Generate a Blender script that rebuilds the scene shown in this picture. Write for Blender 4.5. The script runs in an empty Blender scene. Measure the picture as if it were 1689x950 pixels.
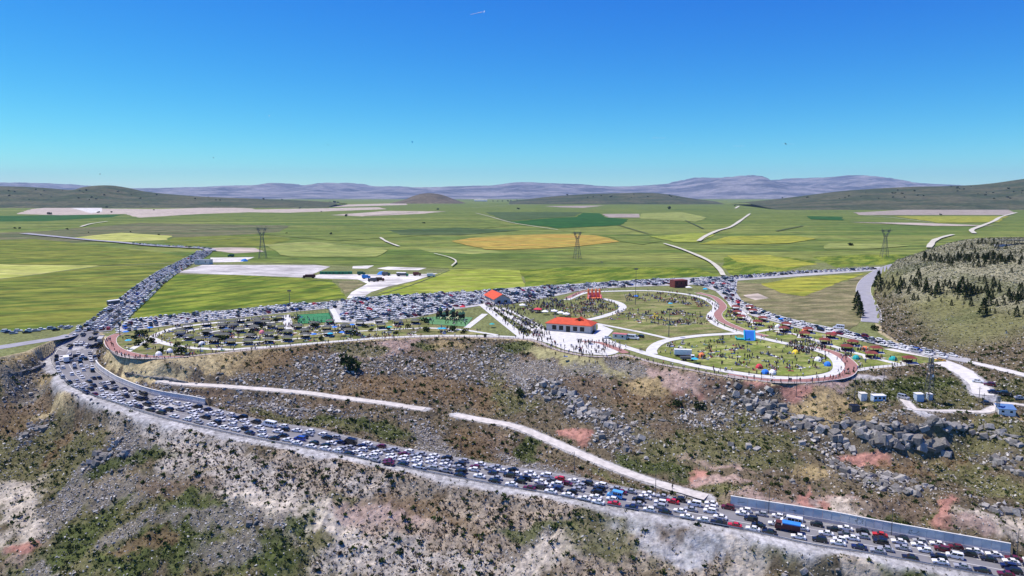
import bpy, bmesh, math, random
import numpy as np
from mathutils import Vector, Matrix
from mathutils.geometry import delaunay_2d_cdt
R = math.radians
random.seed(7)
rng = np.random.default_rng(11)
S = bpy.context.scene
COL = S.collection

# ------------------------------------------------------------------ camera, sky, sun, exposure
CZ = 75.0                       # the drone hovers 75 m above the picnic plateau (plateau = z 0)
PITCH = R(7.36)
FPX = 1184.0
cam = bpy.data.cameras.new("camera")
cam.sensor_width = 36.0
cam.lens = FPX / 1689.0 * 36.0
cam.clip_start = 1.0
cam.clip_end = 120000.0
co = bpy.data.objects.new("camera", cam)
co.location = (0, 0, CZ)
co.rotation_euler = (R(90) - PITCH, 0, 0)
COL.objects.link(co)
S.camera = co

SUN = Vector((-0.42, 0.13, 0.89)).normalized()
SUN_EL = math.asin(SUN.z)
SUN_AZ = math.atan2(SUN.x, SUN.y)
w = bpy.data.worlds.new("World")
S.world = w
w.use_nodes = True
nt = w.node_tree
bg = nt.nodes["Background"]
sky = nt.nodes.new("ShaderNodeTexSky")
sky.sky_type = 'NISHITA'
sky.sun_disc = False
sky.sun_elevation = SUN_EL
sky.sun_rotation = SUN_AZ
sky.altitude = 1200
sky.air_density = 1.0
sky.dust_density = 0.0
sky.ozone_density = 6.0
# the camera's strong colour response, applied to the whole sky alike: one power curve per channel
sep = nt.nodes.new("ShaderNodeSeparateColor"); cmb = nt.nodes.new("ShaderNodeCombineColor")
nt.links.new(sky.outputs[0], sep.inputs[0])
for ch, (p_, k_) in enumerate([(2.45, 1.06), (1.62, 1.16), (.6, .93)]):
    a_ = nt.nodes.new("ShaderNodeMath"); a_.operation = 'MULTIPLY'; a_.inputs[1].default_value = .12
    b_ = nt.nodes.new("ShaderNodeMath"); b_.operation = 'POWER'; b_.inputs[1].default_value = p_
    c_ = nt.nodes.new("ShaderNodeMath"); c_.operation = 'MULTIPLY'; c_.inputs[1].default_value = k_ / .12
    d_ = nt.nodes.new("ShaderNodeMath"); d_.operation = 'MINIMUM'; d_.inputs[1].default_value = 8.0
    nt.links.new(sep.outputs[ch], a_.inputs[0]); nt.links.new(a_.outputs[0], b_.inputs[0])
    nt.links.new(b_.outputs[0], c_.inputs[0]); nt.links.new(c_.outputs[0], d_.inputs[0]); nt.links.new(d_.outputs[0], cmb.inputs[ch])
nt.links.new(cmb.outputs[0], bg.inputs["Color"])
bg.inputs["Strength"].default_value = 0.12
sl = bpy.data.lights.new("sun", 'SUN')
sl.energy = 5.0
sl.angle = R(0.53)
sl.color = (1.0, 0.915, 0.77)
so = bpy.data.objects.new("sun", sl)
so.rotation_euler = SUN.to_track_quat('Z', 'Y').to_euler()
so.location = (0, 0, 400)
COL.objects.link(so)
S.view_settings.view_transform = 'Standard'
S.view_settings.look = 'None'
S.view_settings.exposure = 0.2
S.view_settings.gamma = 1.0
S.view_settings.use_curve_mapping = False
S.render.engine = 'CYCLES'
S.cycles.max_bounces = 5
S.cycles.volume_bounces = 0

# ------------------------------------------------------------------ survey helpers
def at(px, py, z=0.0):
    """survey sight line through a point of the photograph, cut at height z"""
    x = (px - 844.5) / FPX
    v = -(py - 475.0) / FPX
    d = (x, math.cos(PITCH) + v * math.sin(PITCH), -math.sin(PITCH) + v * math.cos(PITCH))
    t = (z - CZ) / d[2]
    return np.array([d[0] * t, d[1] * t, z])

def at_dist(px, py, dist):
    x = (px - 844.5) / FPX
    v = -(py - 475.0) / FPX
    d = np.array([x, math.cos(PITCH) + v * math.sin(PITCH), -math.sin(PITCH) + v * math.cos(PITCH)])
    return np.array([0, 0, CZ]) + d * (dist / d[1])

def smooth(t):
    t = np.clip(t, 0, 1)
    return t * t * (3 - 2 * t)

_perm = rng.permutation(4096)
_val = rng.random(4096)
def vnoise(x, y):
    xi = np.floor(x).astype(np.int64); yi = np.floor(y).astype(np.int64)
    fx = x - xi; fy = y - yi
    u = fx * fx * (3 - 2 * fx); v = fy * fy * (3 - 2 * fy)
    def h(i, j):
        return _val[_perm[(_perm[i & 4095] + j) & 4095]]
    a = h(xi, yi); b = h(xi + 1, yi); c = h(xi, yi + 1); d = h(xi + 1, yi + 1)
    return (a * (1 - u) + b * u) * (1 - v) + (c * (1 - u) + d * u) * v
def fbm(x, y, lam, octs=4, gain=0.5):
    s = np.zeros_like(x); amp = 1.0; tot = 0
    for k in range(octs):
        s += amp * (vnoise(x / lam + 17.3 * k, y / lam - 9.1 * k) - 0.5)
        tot += amp; amp *= gain; lam *= 0.5
    return s / tot * 2       # about -1..1

def catmull(P, n):
    P = np.asarray(P, float)
    Q = np.vstack([2 * P[0] - P[1], P, 2 * P[-1] - P[-2]])
    out = []
    for i in range(1, len(Q) - 2):
        p0, p1, p2, p3 = Q[i - 1], Q[i], Q[i + 1], Q[i + 2]
        for k in range(n):
            t = k / n
            out.append(0.5 * ((2 * p1) + (-p0 + p2) * t + (2 * p0 - 5 * p1 + 4 * p2 - p3) * t * t + (-p0 + 3 * p1 - 3 * p2 + p3) * t ** 3))
    out.append(Q[-2])
    return np.array(out)
def resample(P, step):
    P = np.asarray(P, float)
    d = np.r_[0, np.cumsum(np.linalg.norm(np.diff(P[:, :2], axis=0), axis=1))]
    n = max(2, int(d[-1] / step) + 1)
    s = np.linspace(0, d[-1], n)
    return np.stack([np.interp(s, d, P[:, k]) for k in range(P.shape[1])], 1)

def in_poly(x, y, poly):
    poly = np.asarray(poly)
    ins = np.zeros(np.shape(x), bool)
    n = len(poly); j = n - 1
    for i in range(n):
        xi, yi = poly[i][0], poly[i][1]; xj, yj = poly[j][0], poly[j][1]
        c = ((yi > y) != (yj > y)) & (x < (xj - xi) * (y - yi) / (yj - yi + 1e-12) + xi)
        ins ^= c
        j = i
    return ins
def seg_dist(x, y, P, closed=False):
    P = np.asarray(P)
    best = np.full(np.shape(x), 1e9)
    n = len(P)
    for i in range(n if closed else n - 1):
        a = P[i]; b = P[(i + 1) % n]
        dx, dy = b[0] - a[0], b[1] - a[1]
        t = np.clip(((x - a[0]) * dx + (y - a[1]) * dy) / (dx * dx + dy * dy + 1e-9), 0, 1)
        best = np.minimum(best, np.hypot(x - a[0] - t * dx, y - a[1] - t * dy))
    return best

# ------------------------------------------------------------------ object helpers
def tag(o, label=None, cat=None, group=None, kind=None):
    if label: o["label"] = label
    if cat: o["category"] = cat
    if group: o["group"] = group
    if kind: o["kind"] = kind
    return o
def link(name, data, parent=None, loc=None, rot=None, scale=None):
    o = bpy.data.objects.new(name, data)
    COL.objects.link(o)
    if parent is not None: o.parent = parent
    if loc is not None: o.location = [float(v) for v in loc]
    if rot is not None: o.rotation_euler = rot if hasattr(rot, "__len__") else (0, 0, rot)
    if scale is not None: o.scale = (scale,) * 3 if not hasattr(scale, "__len__") else scale
    return o
def thing(name, label, cat, loc, rotz=0.0, group=None):
    o = bpy.data.objects.new(name, None)
    o.empty_display_size = 0.5
    COL.objects.link(o)
    o.location = [float(v) for v in loc]
    o.rotation_euler = (0, 0, rotz)
    return tag(o, label, cat, group)
def dup(root, loc, rotz=0.0, label=None, group=None, scale=None):
    r = root.copy(); COL.objects.link(r)
    r.location = [float(v) for v in loc]
    r.rotation_euler = (0, 0, rotz)
    if scale is not None: r.scale = (scale,) * 3
    if label: r["label"] = label
    if group: r["group"] = group
    for ch in root.children:
        c = ch.copy(); COL.objects.link(c); c.parent = r
        for g in ch.children:
            d = g.copy(); COL.objects.link(d); d.parent = c
    return r
def raw_mesh(name, V, F, mats=(), mi=None, smooth_=False, colors=None, cname="cover"):
    """V (n,3), F (m,3) or (m,4) arrays"""
    V = np.asarray(V, np.float32); F = np.asarray(F, np.int32)
    me = bpy.data.meshes.new(name)
    me.vertices.add(len(V)); me.vertices.foreach_set("co", V.ravel())
    k = F.shape[1]
    me.loops.add(F.size); me.loops.foreach_set("vertex_index", F.ravel())
    me.polygons.add(len(F))
    me.polygons.foreach_set("loop_start", np.arange(0, F.size, k, dtype=np.int32))
    try: me.polygons.foreach_set("loop_total", np.full(len(F), k, np.int32))
    except Exception: pass
    for m in mats: me.materials.append(m)
    if mi is not None: me.polygons.foreach_set("material_index", np.asarray(mi, np.int32))
    me.polygons.foreach_set("use_smooth", np.full(len(F), bool(smooth_)))
    if colors is not None:
        a = me.color_attributes.new(cname, 'FLOAT_COLOR', 'POINT')
        c = np.ones((len(V), 4), np.float32); c[:, :3] = colors
        a.data.foreach_set("color", c.ravel())
    me.update(calc_edges=True)
    me.validate()
    return me

class MB:
    """collects simple solids, then links them as ONE mesh"""
    def __init__(s): s.v = []; s.f = []; s.m = []
    def quad(s, *p, m=0):
        n = len(s.v); s.v += [tuple(map(float, q)) for q in p]; s.f.append(tuple(range(n, n + len(p)))); s.m.append(m); return s
    def hull(s, bot, top, m=0, cap=True):
        n = len(s.v); k = len(bot)
        s.v += [tuple(map(float, q)) for q in bot] + [tuple(map(float, q)) for q in top]
        for i in range(k):
            j = (i + 1) % k
            s.f.append((n + i, n + j, n + k + j, n + k + i)); s.m.append(m)
        if cap:
            s.f.append(tuple(n + k + i for i in range(k))); s.m.append(m)
            s.f.append(tuple(n + i for i in reversed(range(k)))); s.m.append(m)
        return s
    def box(s, x0, x1, y0, y1, z0, z1, m=0):
        return s.hull([(x0, y0, z0), (x1, y0, z0), (x1, y1, z0), (x0, y1, z0)], [(x0, y0, z1), (x1, y0, z1), (x1, y1, z1), (x0, y1, z1)], m)
    def bar(s, a, b, r, n=4, r2=None, m=0):
        a = Vector(a); b = Vector(b); d = b - a
        if d.length < 1e-6: return s
        q = d.to_track_quat('Z', 'Y'); r2 = r if r2 is None else r2
        ring = [q @ Vector((math.cos(2 * math.pi * (i + .5) / n), math.sin(2 * math.pi * (i + .5) / n), 0)) for i in range(n)]
        return s.hull([a + e * r for e in ring], [b + e * r2 for e in ring], m)
    def prism(s, prof, y0, y1, m=0, t0=None):
        """profile in x,z extruded along y"""
        return s.hull([(x, y0, z) for x, z in prof], [(x, y1, z) for x, z in prof], m)
    def mesh(s, name, mats, smooth_=False):
        me = bpy.data.meshes.new(name)
        me.from_pydata(s.v, [], s.f)
        for m in (mats if isinstance(mats, (list, tuple)) else [mats]): me.materials.append(m)
        me.polygons.foreach_set("material_index", s.m)
        me.polygons.foreach_set("use_smooth", [smooth_] * len(s.f))
        me.update()
        bm = bmesh.new(); bm.from_mesh(me); bmesh.ops.recalc_face_normals(bm, faces=bm.faces); bm.to_mesh(me); bm.free()
        return me
    def build(s, name, mats, parent=None, **k):
        return link(name, s.mesh(name, mats), parent, **k)

# ------------------------------------------------------------------ materials
def nodes(m):
    m.use_nodes = True
    n = m.node_tree
    return n, n.nodes["Principled BSDF"], (lambda t: n.nodes.new(t)), n.links.new
def mat(name, col, rough=0.7, var=0.0, scale=1.0, metal=0.0, spec=0.3, bump=0.0, bscale=None):
    m = bpy.data.materials.new(name)
    n, b, N, L = nodes(m)
    b.inputs["Base Color"].default_value = (*col, 1)
    b.inputs["Roughness"].default_value = rough
    b.inputs["Metallic"].default_value = metal
    b.inputs["Specular IOR Level"].default_value = spec
    if var > 0 or bump > 0:
        g = N("ShaderNodeNewGeometry")
        t = N("ShaderNodeTexNoise"); t.inputs["Scale"].default_value = scale; t.inputs["Detail"].default_value = 6
        L(g.outputs["Position"], t.inputs["Vector"])
        r = N("ShaderNodeMapRange"); r.inputs[1].default_value = 0.3; r.inputs[2].default_value = 0.7
        r.inputs[3].default_value = 1 - var; r.inputs[4].default_value = 1 + var
        L(t.outputs[0], r.inputs[0])
        mx = N("ShaderNodeMix"); mx.data_type = 'RGBA'; mx.blend_type = 'MULTIPLY'; mx.inputs[0].default_value = 1
        mx.inputs[6].default_value = (*col, 1)
        L(r.outputs[0], mx.inputs[7]); L(mx.outputs[2], b.inputs["Base Color"])
        if bump > 0:
            t2 = N("ShaderNodeTexNoise"); t2.inputs["Scale"].default_value = bscale or scale * 4; t2.inputs["Detail"].default_value = 4
            L(g.outputs["Position"], t2.inputs["Vector"])
            bp = N("ShaderNodeBump"); bp.inputs["Distance"].default_value = bump; bp.inputs["Strength"].default_value = 0.8
            L(t2.outputs[0], bp.inputs["Height"]); L(bp.outputs[0], b.inputs["Normal"])
    return m
def attr_mat(name, attr, rough=0.8, var=0.35, scale=2.0, bump=0.0, bscale=6.0, spec=0.25, coarse=0.0, speck=0.0):
    m = bpy.data.materials.new(name)
    n, b, N, L = nodes(m)
    b.inputs["Roughness"].default_value = rough
    b.inputs["Specular IOR Level"].default_value = spec
    a = N("ShaderNodeVertexColor"); a.layer_name = attr
    g = N("ShaderNodeNewGeometry")
    cur = a.outputs[0]
    def mul(cur, sc, v, det=5):
        t = N("ShaderNodeTexNoise"); t.inputs["Scale"].default_value = sc; t.inputs["Detail"].default_value = det
        L(g.outputs["Position"], t.inputs["Vector"])
        r = N("ShaderNodeMapRange"); r.inputs[1].default_value = 0.3; r.inputs[2].default_value = 0.7
        r.inputs[3].default_value = 1 - v; r.inputs[4].default_value = 1 + v
        L(t.outputs[0], r.inputs[0])
        mx = N("ShaderNodeMix"); mx.data_type = 'RGBA'; mx.blend_type = 'MULTIPLY'; mx.inputs[0].default_value = 1
        L(cur, mx.inputs[6]); L(r.outputs[0], mx.inputs[7])
        return mx.outputs[2]
    if var: cur = mul(cur, scale, var)
    if coarse: cur = mul(cur, scale * 0.12, coarse)
    if speck:
        v = N("ShaderNodeTexVoronoi"); v.inputs["Scale"].default_value = 1.7
        L(g.outputs["Position"], v.inputs["Vector"])
        r = N("ShaderNodeMapRange"); r.inputs[1].default_value = 0.10; r.inputs[2].default_value = 0.34
        r.inputs[3].default_value = 1.0 + speck; r.inputs[4].default_value = 1.0 - speck * 0.25
        L(v.outputs["Distance"], r.inputs[0])
        mx = N("ShaderNodeMix"); mx.data_type = 'RGBA'; mx.blend_type = 'MULTIPLY'; mx.inputs[0].default_value = 1
        L(cur, mx.inputs[6]); L(r.outputs[0], mx.inputs[7]); cur = mx.outputs[2]
    L(cur, b.inputs["Base Color"])
    if bump:
        t2 = N("ShaderNodeTexNoise"); t2.inputs["Scale"].default_value = bscale; t2.inputs["Detail"].default_value = 6
        L(g.outputs["Position"], t2.inputs["Vector"])
        bp = N("ShaderNodeBump"); bp.inputs["Distance"].default_value = bump; bp.inputs["Strength"].default_value = 1.0
        L(t2.outputs[0], bp.inputs["Height"]); L(bp.outputs[0], b.inputs["Normal"])
    return m
def field_mat(name, c1, c2, ang=0.0, lam=120.0, stretch=7.0, rows=0.0, fine=0.25, blotch=.075):
    """crop: two hues mixed by noise drawn out along the drilling direction"""
    c1 = tuple(v * .9 for v in c1); c2 = tuple(v * .9 for v in c2)
    m = bpy.data.materials.new(name)
    n, b, N, L = nodes(m)
    b.inputs["Roughness"].default_value = 0.9
    b.inputs["Specular IOR Level"].default_value = 0.1
    g = N("ShaderNodeNewGeometry")
    mp = N("ShaderNodeMapping"); mp.vector_type = 'TEXTURE'
    mp.inputs["Rotation"].default_value = (0, 0, ang)
    mp.inputs["Scale"].default_value = (lam * stretch, lam, lam)
    L(g.outputs["Position"], mp.inputs["Vector"])
    t = N("ShaderNodeTexNoise"); t.inputs["Scale"].default_value = 1.0; t.inputs["Detail"].default_value = 7; t.inputs["Roughness"].default_value = 0.6
    L(mp.outputs[0], t.inputs["Vector"])
    r = N("ShaderNodeMapRange"); r.inputs[1].default_value = 0.41; r.inputs[2].default_value = 0.59
    L(t.outputs[0], r.inputs[0])
    mx = N("ShaderNodeMix"); mx.data_type = 'RGBA'
    mx.inputs[6].default_value = (*c1, 1); mx.inputs[7].default_value = (*c2, 1)
    L(r.outputs[0], mx.inputs[0])
    t2 = N("ShaderNodeTexNoise"); t2.inputs["Scale"].default_value = 9.0; t2.inputs["Detail"].default_value = 5
    L(mp.outputs[0], t2.inputs["Vector"])
    r2 = N("ShaderNodeMapRange"); r2.inputs[1].default_value = 0.3; r2.inputs[2].default_value = 0.7
    r2.inputs[3].default_value = 1 - fine; r2.inputs[4].default_value = 1 + fine
    L(t2.outputs[0], r2.inputs[0])
    m2 = N("ShaderNodeMix"); m2.data_type = 'RGBA'; m2.blend_type = 'MULTIPLY'; m2.inputs[0].default_value = 1
    L(mx.outputs[2], m2.inputs[6]); L(r2.outputs[0], m2.inputs[7])
    t3 = N("ShaderNodeTexNoise"); t3.inputs["Scale"].default_value = blotch; t3.inputs["Detail"].default_value = 7; t3.inputs["Roughness"].default_value = .65
    mq = N("ShaderNodeMapping"); mq.inputs["Scale"].default_value = (.45, 1, 1); L(g.outputs["Position"], mq.inputs["Vector"]); L(mq.outputs[0], t3.inputs["Vector"])
    r3 = N("ShaderNodeMapRange"); r3.inputs[1].default_value = 0.32; r3.inputs[2].default_value = 0.68
    r3.inputs[3].default_value = .50; r3.inputs[4].default_value = 1.38
    L(t3.outputs[0], r3.inputs[0])
    m3 = N("ShaderNodeMix"); m3.data_type = 'RGBA'; m3.blend_type = 'MULTIPLY'; m3.inputs[0].default_value = 1
    L(m2.outputs[2], m3.inputs[6]); L(r3.outputs[0], m3.inputs[7])
    L(m3.outputs[2], b.inputs["Base Color"])
    return m

M = {}
M["asphalt"] = mat("asphalt", (.20, .20, .215), .85, .14, .25, bump=.01)
M["asphalt_old"] = mat("asphalt_old", (.30, .30, .34), .85, .15, .2)
M["lot"] = mat("parking_surface", (.40, .40, .41), .85, .2, .1)
M["line"] = mat("road_paint", (.72, .72, .70), .6, .2, .8)
M["concrete"] = mat("concrete", (.62, .61, .60), .85, .14, .35, bump=.01)
M["concrete_dark"] = mat("concrete_base", (.43, .43, .46), .85, .15, .4)
M["coping"] = mat("coping", (.66, .66, .64), .8, .1, .5)
M["path"] = mat("pale_paving", (.60, .60, .59), .8, .16, .35)
M["track_red"] = mat("red_running_track", (.33, .17, .15), .85, .12, .3)
M["kerb"] = mat("kerb_stone", (.70, .69, .66), .8, .1, .5)
M["dirt"] = mat("dirt_track", (.56, .53, .50), .95, .2, .5, bump=.03)
M["gravel_road"] = mat("pale_gravel", (.60,.585,.57), .95, .14, .4, bump=.02)
M["dirt_far"] = mat("far_dirt_track", (.52, .50, .42), .95, .12, .05)
M["lawn"] = field_mat("lawn", (.155, .205, .040), (.31, .325, .115), .3, 7, 2.0, fine=.35)
M["lawn2"] = field_mat("worn_lawn", (.15, .185, .05), (.27, .25, .115), .3, 6, 2.0, fine=.38)
M["turf"] = mat("turf_pitch", (.012, .17, .055), .9, .2, .2)
M["turf_line"] = mat("pitch_line", (.30, .55, .36), .9)
M["play"] = mat("playground_surface", (.10, .24, .10), .9, .2, .2)
M["steel"] = mat("galvanised_steel", (.30, .31, .33), .45, .1, 2, metal=.6)
M["steel_dark"] = mat("dark_lattice_steel", (.10, .105, .115), .55, .1, 2, metal=.3)
M["glass"] = mat("tinted_glass", (.012, .014, .018), .08, spec=.6)
M["tyre"] = mat("tyre_rubber", (.012, .012, .013), .85)
M["hub"] = mat("wheel_rim", (.42, .42, .44), .35, metal=.7)
M["roof_orange"] = mat("orange_roof_tile", (.58, .085, .038), .8, .14, .6, bump=.02)
M["roof_red"] = mat("dark_red_roof", (.19, .045, .04), .8, .2, .6)
M["roof_grey"] = mat("grey_shingle_roof", (.105, .112, .105), .85, .2, .6)
M["wood"] = mat("dark_timber", (.06, .04, .028), .8, .2, 2)
M["wall_grey"] = mat("grey_render", (.46, .45, .45), .9, .1, .6)
M["dark_open"] = mat("dark_opening", (.012, .012, .014), .4)
M["white"] = mat("white_sheet_metal", (.78, .78, .78), .5, .06, 1)
M["cream"] = mat("cream_wall", (.66, .64, .58), .8, .08, 1)
M["brownred"] = mat("brown_red_cladding", (.17, .045, .04), .8, .15, .6)
M["pinkroof"] = mat("pink_roof", (.52, .17, .20), .8, .1, 1)
M["blueroof"] = mat("blue_sheet_roof", (.10, .20, .42), .55, .1, 1)
M["paleblue"] = mat("pale_blue_cabinet", (.47, .58, .72), .6, .08, 1)
M["green_box"] = mat("green_container", (.02, .22, .10), .6, .15, 1)
M["dkgreen"] = mat("dark_green_paint", (.02, .10, .06), .6, .15, 1)
M["navy"] = mat("blue_tarpaulin", (.03, .22, .62), .6, .1, 1)
M["truck_red"] = mat("dark_red_truck", (.12, .03, .028), .6, .2, 1)
M["bark"] = mat("bark", (.05, .035, .025), .95, .2, 4)
M["rock"] = attr_mat("lava_rock", "cover", .95, .30, 1.4, bump=.10, bscale=2.0, spec=.15)
M["scrub"] = attr_mat("scrub_leaves", "cover", .95, .30, 3.0, spec=.1)
M["ground"] = attr_mat("hillside_ground", "cover", .97, .42, .55, bump=.5, bscale=.9, spec=.1, coarse=.20, speck=.22)

PAINT = {
 'white': (.82, .82, .82), 'black': (.010, .010, .012), 'red': (.55, .020, .025), 'dark red': (.13, .008, .016),
 'silver': (.36, .37, .40), 'grey': (.12, .125, .135), 'navy': (.012, .018, .07), 'blue': (.03, .09, .42), 'light blue': (.12, .42, .80),
 'yellow': (.80, .42, .02), 'dark brown': (.06, .045, .04)}
def paint(c):
    k = "paint_" + c
    if k not in M:
        m = mat("car_paint_" + c.replace(' ', '_'), PAINT[c], .28, spec=.5)
        m.node_tree.nodes["Principled BSDF"].inputs["Coat Weight"].default_value = .6
        m.node_tree.nodes["Principled BSDF"].inputs["Coat Roughness"].default_value = .08
        M[k] = m
    return M[k]
def colour(name, c, rough=.7):
    k = "col_" + name
    if k not in M: M[k] = mat(name, c, rough, .06, 2)
    return M[k]

# ------------------------------------------------------------------ the relief
ROAD_ST = [((1900,959),(1900,1000),-30),((1677,920),(1689,961),-28.5),((1460,881),(1450,916),-27),((1362,862),(1345,900),-26.5),
 ((1181,833),(1195,868),-25.5),((1037,805),(1000,833),-24),((926,781),(900,814),-23),((820,766),(820,800),-22),((716,747),(716,781),-20.5),
 ((616,729),(610,759),-19),((513,705),(505,739),-17),((436,694),(423,724),-16),((331,667),(324,703),-14),((249,652),(255,686),-12.5),
 ((199,634),(196,667),-11),((177,622),(155,653),-10),((159,608),(114,634),-8.5),((153,593),(90,603),-7),((156,580),(86,584),-5.5),
 ((168,563),(99,568),-2.6),((182,548),(115,551),0.17)]
_A = catmull([at(*u, z) for u, l, z in ROAD_ST], 12)
_B = catmull([at(*l, z) for u, l, z in ROAD_ST], 12)
_c = (_A + _B) / 2
_d = np.r_[0, np.cumsum(np.linalg.norm(np.diff(_c[:, :2], axis=0), axis=1))]
_s = np.arange(0, _d[-1], 1.5)
def _rs(P): return np.stack([np.interp(_s, _d, P[:, k]) for k in range(3)], 1)
RA, RB = _rs(_A), _rs(_B)          # upper and lower edge of the carriageway
RC = (RA + RB) / 2
RW = np.linalg.norm((RA - RB)[:, :2], axis=1) / 2
RN = (RA - RB)[:, :2] / (2 * RW[:, None])
RT = np.gradient(RC[:, :2], axis=0); RT /= np.linalg.norm(RT, axis=1)[:, None]
RS = np.r_[0, np.cumsum(np.linalg.norm(np.diff(RC[:, :2], axis=0), axis=1))]
def px_station(px):                # station whose centre shows nearest that column (outside the bend)
    u = RC[:, 0] / (RC[:, 1] * math.cos(PITCH) + (CZ - RC[:, 2]) * math.sin(PITCH)) * FPX + 844.5
    return int(np.argmin(np.abs(u - px) + (np.arange(len(u)) > len(u) * .8) * 60))
WALL_R = (px_station(1675), px_station(1213))      # long retaining wall: station range
WALL_L = (px_station(331), px_station(331) + 60)   # curved wall in the bend (range set below)
k0 = px_station(331)
k1 = int(np.argmin(np.hypot(*(RA[:, :2] - at(157, 596, -6)[:2]).T)))
WALL_L = (k0, k1)

CTRL = []
def C(*p): CTRL.extend(p)
for i in range(0, len(RC), 5):
    if True:
        CTRL.append(tuple(RA[i])); CTRL.append(tuple(RB[i]))
def Cp(*pts):
    for px, py, z in pts: CTRL.append(tuple(at(px, py, z)))
RIM = [(172,562),(185,583),(215,592),(280,592),(350,585),(450,575),(560,565),(650,559),(750,557),(845,560),(880,564),(912,577),(961,588),(1012,590),(1029,587),(1076,600),(1128,610),(1200,623),(1274,632),(1324,633),(1374,628),(1411,613),(1495,604)]
Cp(*[(x, y, 0) for x, y in RIM])
# plateau and plain
Cp(*[(x, y, 0) for x, y in [(0,548),(-200,548),(60,540),(100,530),(300,545),(500,545),(700,540),(900,530),(1100,530),(1250,590),(1100,590),(1300,545),(1400,572),(300,490),(500,490),(700,470),(900,465),(1100,455),(1300,450),(1400,445),(100,470),(-200,480),(0,440),(1530,592),(1570,597),(1330,510),(1400,520),(1430,540)]])
_rim = resample(np.array([at(x, y, 0)[:2] for x, y in RIM]), 7.0)
for _p in _rim: CTRL.append((_p[0], _p[1], 0.0))
# foot of the rim and slope above the road
Cp((300,632,-9),(300,616,-5.5),(230,606,-5),(500,648,-12),(500,610,-7),(400,640,-10.5),(400,612,-6),(600,660,-13),(600,610,-7),(690,672,-15),(700,620,-9),(845,600,-6),(845,650,-12),(845,705,-18),
   (950,620,-5),(960,680,-14),(950,745,-21.2),(1050,650,-9),(1050,700,-15),(1050,785,-23.2),(770,688,-16.8),(850,703,-18.2),(1150,660,-9),(1150,720,-16),(1160,818,-25),
   (1200,650,-6),(1250,700,-12.5),(1250,760,-19),(1250,815,-22.5),(1300,655,-5),(1300,700,-11.5),(1330,750,-17),(560,655,-12.6),(440,642,-11.2),
   (1404,655,-5),(1404,685,-8),(1480,625,-2),(1550,640,-2.5),(1620,640,-2),(1689,650,-3),(1450,665,-5),(1540,670,-5.5),(1660,685,-6),(1800,660,-3))
Cp((1384,696,-9),(1423,701,-9),(1473,708,-9),(1523,704,-8.5),(1570,700,-8),(1630,702,-7.5),(1689,707,-7),(1800,712,-6),
   (1390,728,-15),(1448,741,-16),(1498,744,-16),(1548,741,-15.5),(1600,735,-15),(1689,735,-13),(1800,740,-12))
Cp((1400,800,-20.5),(1473,800,-20),(1560,810,-20),(1640,830,-21.5),(1689,800,-18),(1800,860,-22),(1330,805,-21.5))
wi = np.linspace(WALL_R[0], WALL_R[1], 14).astype(int)
for i in wi:                        # ground behind the retaining wall
    p = RA[i] + np.r_[RN[i] * 1.6, 0]; CTRL.append((p[0], p[1], RA[i, 2] + 3.7))
# left hillside
Cp((40,600,-3.5),(0,610,-6),(60,614,-8.5),(0,630,-12),(50,650,-15),(100,660,-15.5),(130,700,-21),(0,700,-23),(100,770,-30),(0,800,-33),(200,780,-27.5),(-200,640,-14),(-200,760,-30),(-200,592,0),(0,592,0),(50,582,0),(85,572,-1.5))
# embankment and foot below the road
Cp((300,780,-24),(300,860,-33),(300,950,-42),(500,770,-21),(500,830,-27),(500,890,-34),(500,950,-41),(700,810,-24.5),(700,870,-31),(700,950,-39.5),(845,830,-25),(845,870,-29),(845,950,-37.5),
   (1000,870,-27.5),(1000,950,-36),(1100,880,-27.5),(1100,950,-35.5),(1250,910,-30),(1250,950,-34.5),(1400,940,-32),(1400,990,-36),(1600,980,-33),(1800,1040,-37),(150,860,-37),(0,950,-46),(100,950,-45),(-200,900,-46),
   (200,1100,-55),(600,1100,-54),(1000,1100,-50),(1400,1100,-48),(-200,1100,-58),(1800,1150,-50))
# the conical hill on the right
Cp((1470,525,2.5),(1500,520,5),(1500,480,13),(1470,480,6),(1500,452,18),(1530,430,24),(1530,412,27),(1570,400,34),(1600,394,38),(1550,520,6),(1550,480,16),(1550,445,25),(1620,560,4),(1620,500,13),(1620,450,26),(1620,420,33),
   (1650,400,39),(1689,600,2),(1689,540,10),(1689,480,22),(1689,430,33),(1689,402,39),(1640,600,.6),(1850,620,4),(1850,500,20),(1850,400,41),(1590,590,.3),(1520,560,1))
for p in [(300,640,0),(362,730,0),(420,800,0),(520,820,0),(640,800,0),(760,760,2),(700,560,18),(240,470,0),(262,530,0),(560,700,22),(480,690,26),(-400,500,0),(-600,700,0),(-300,900,0),(0,900,0),(200,900,0),(-500,350,-6),(-420,300,-18),(330,250,-15),(380,330,2)]:
    CTRL.append(p)
CT = np.array(CTRL, float)
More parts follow.
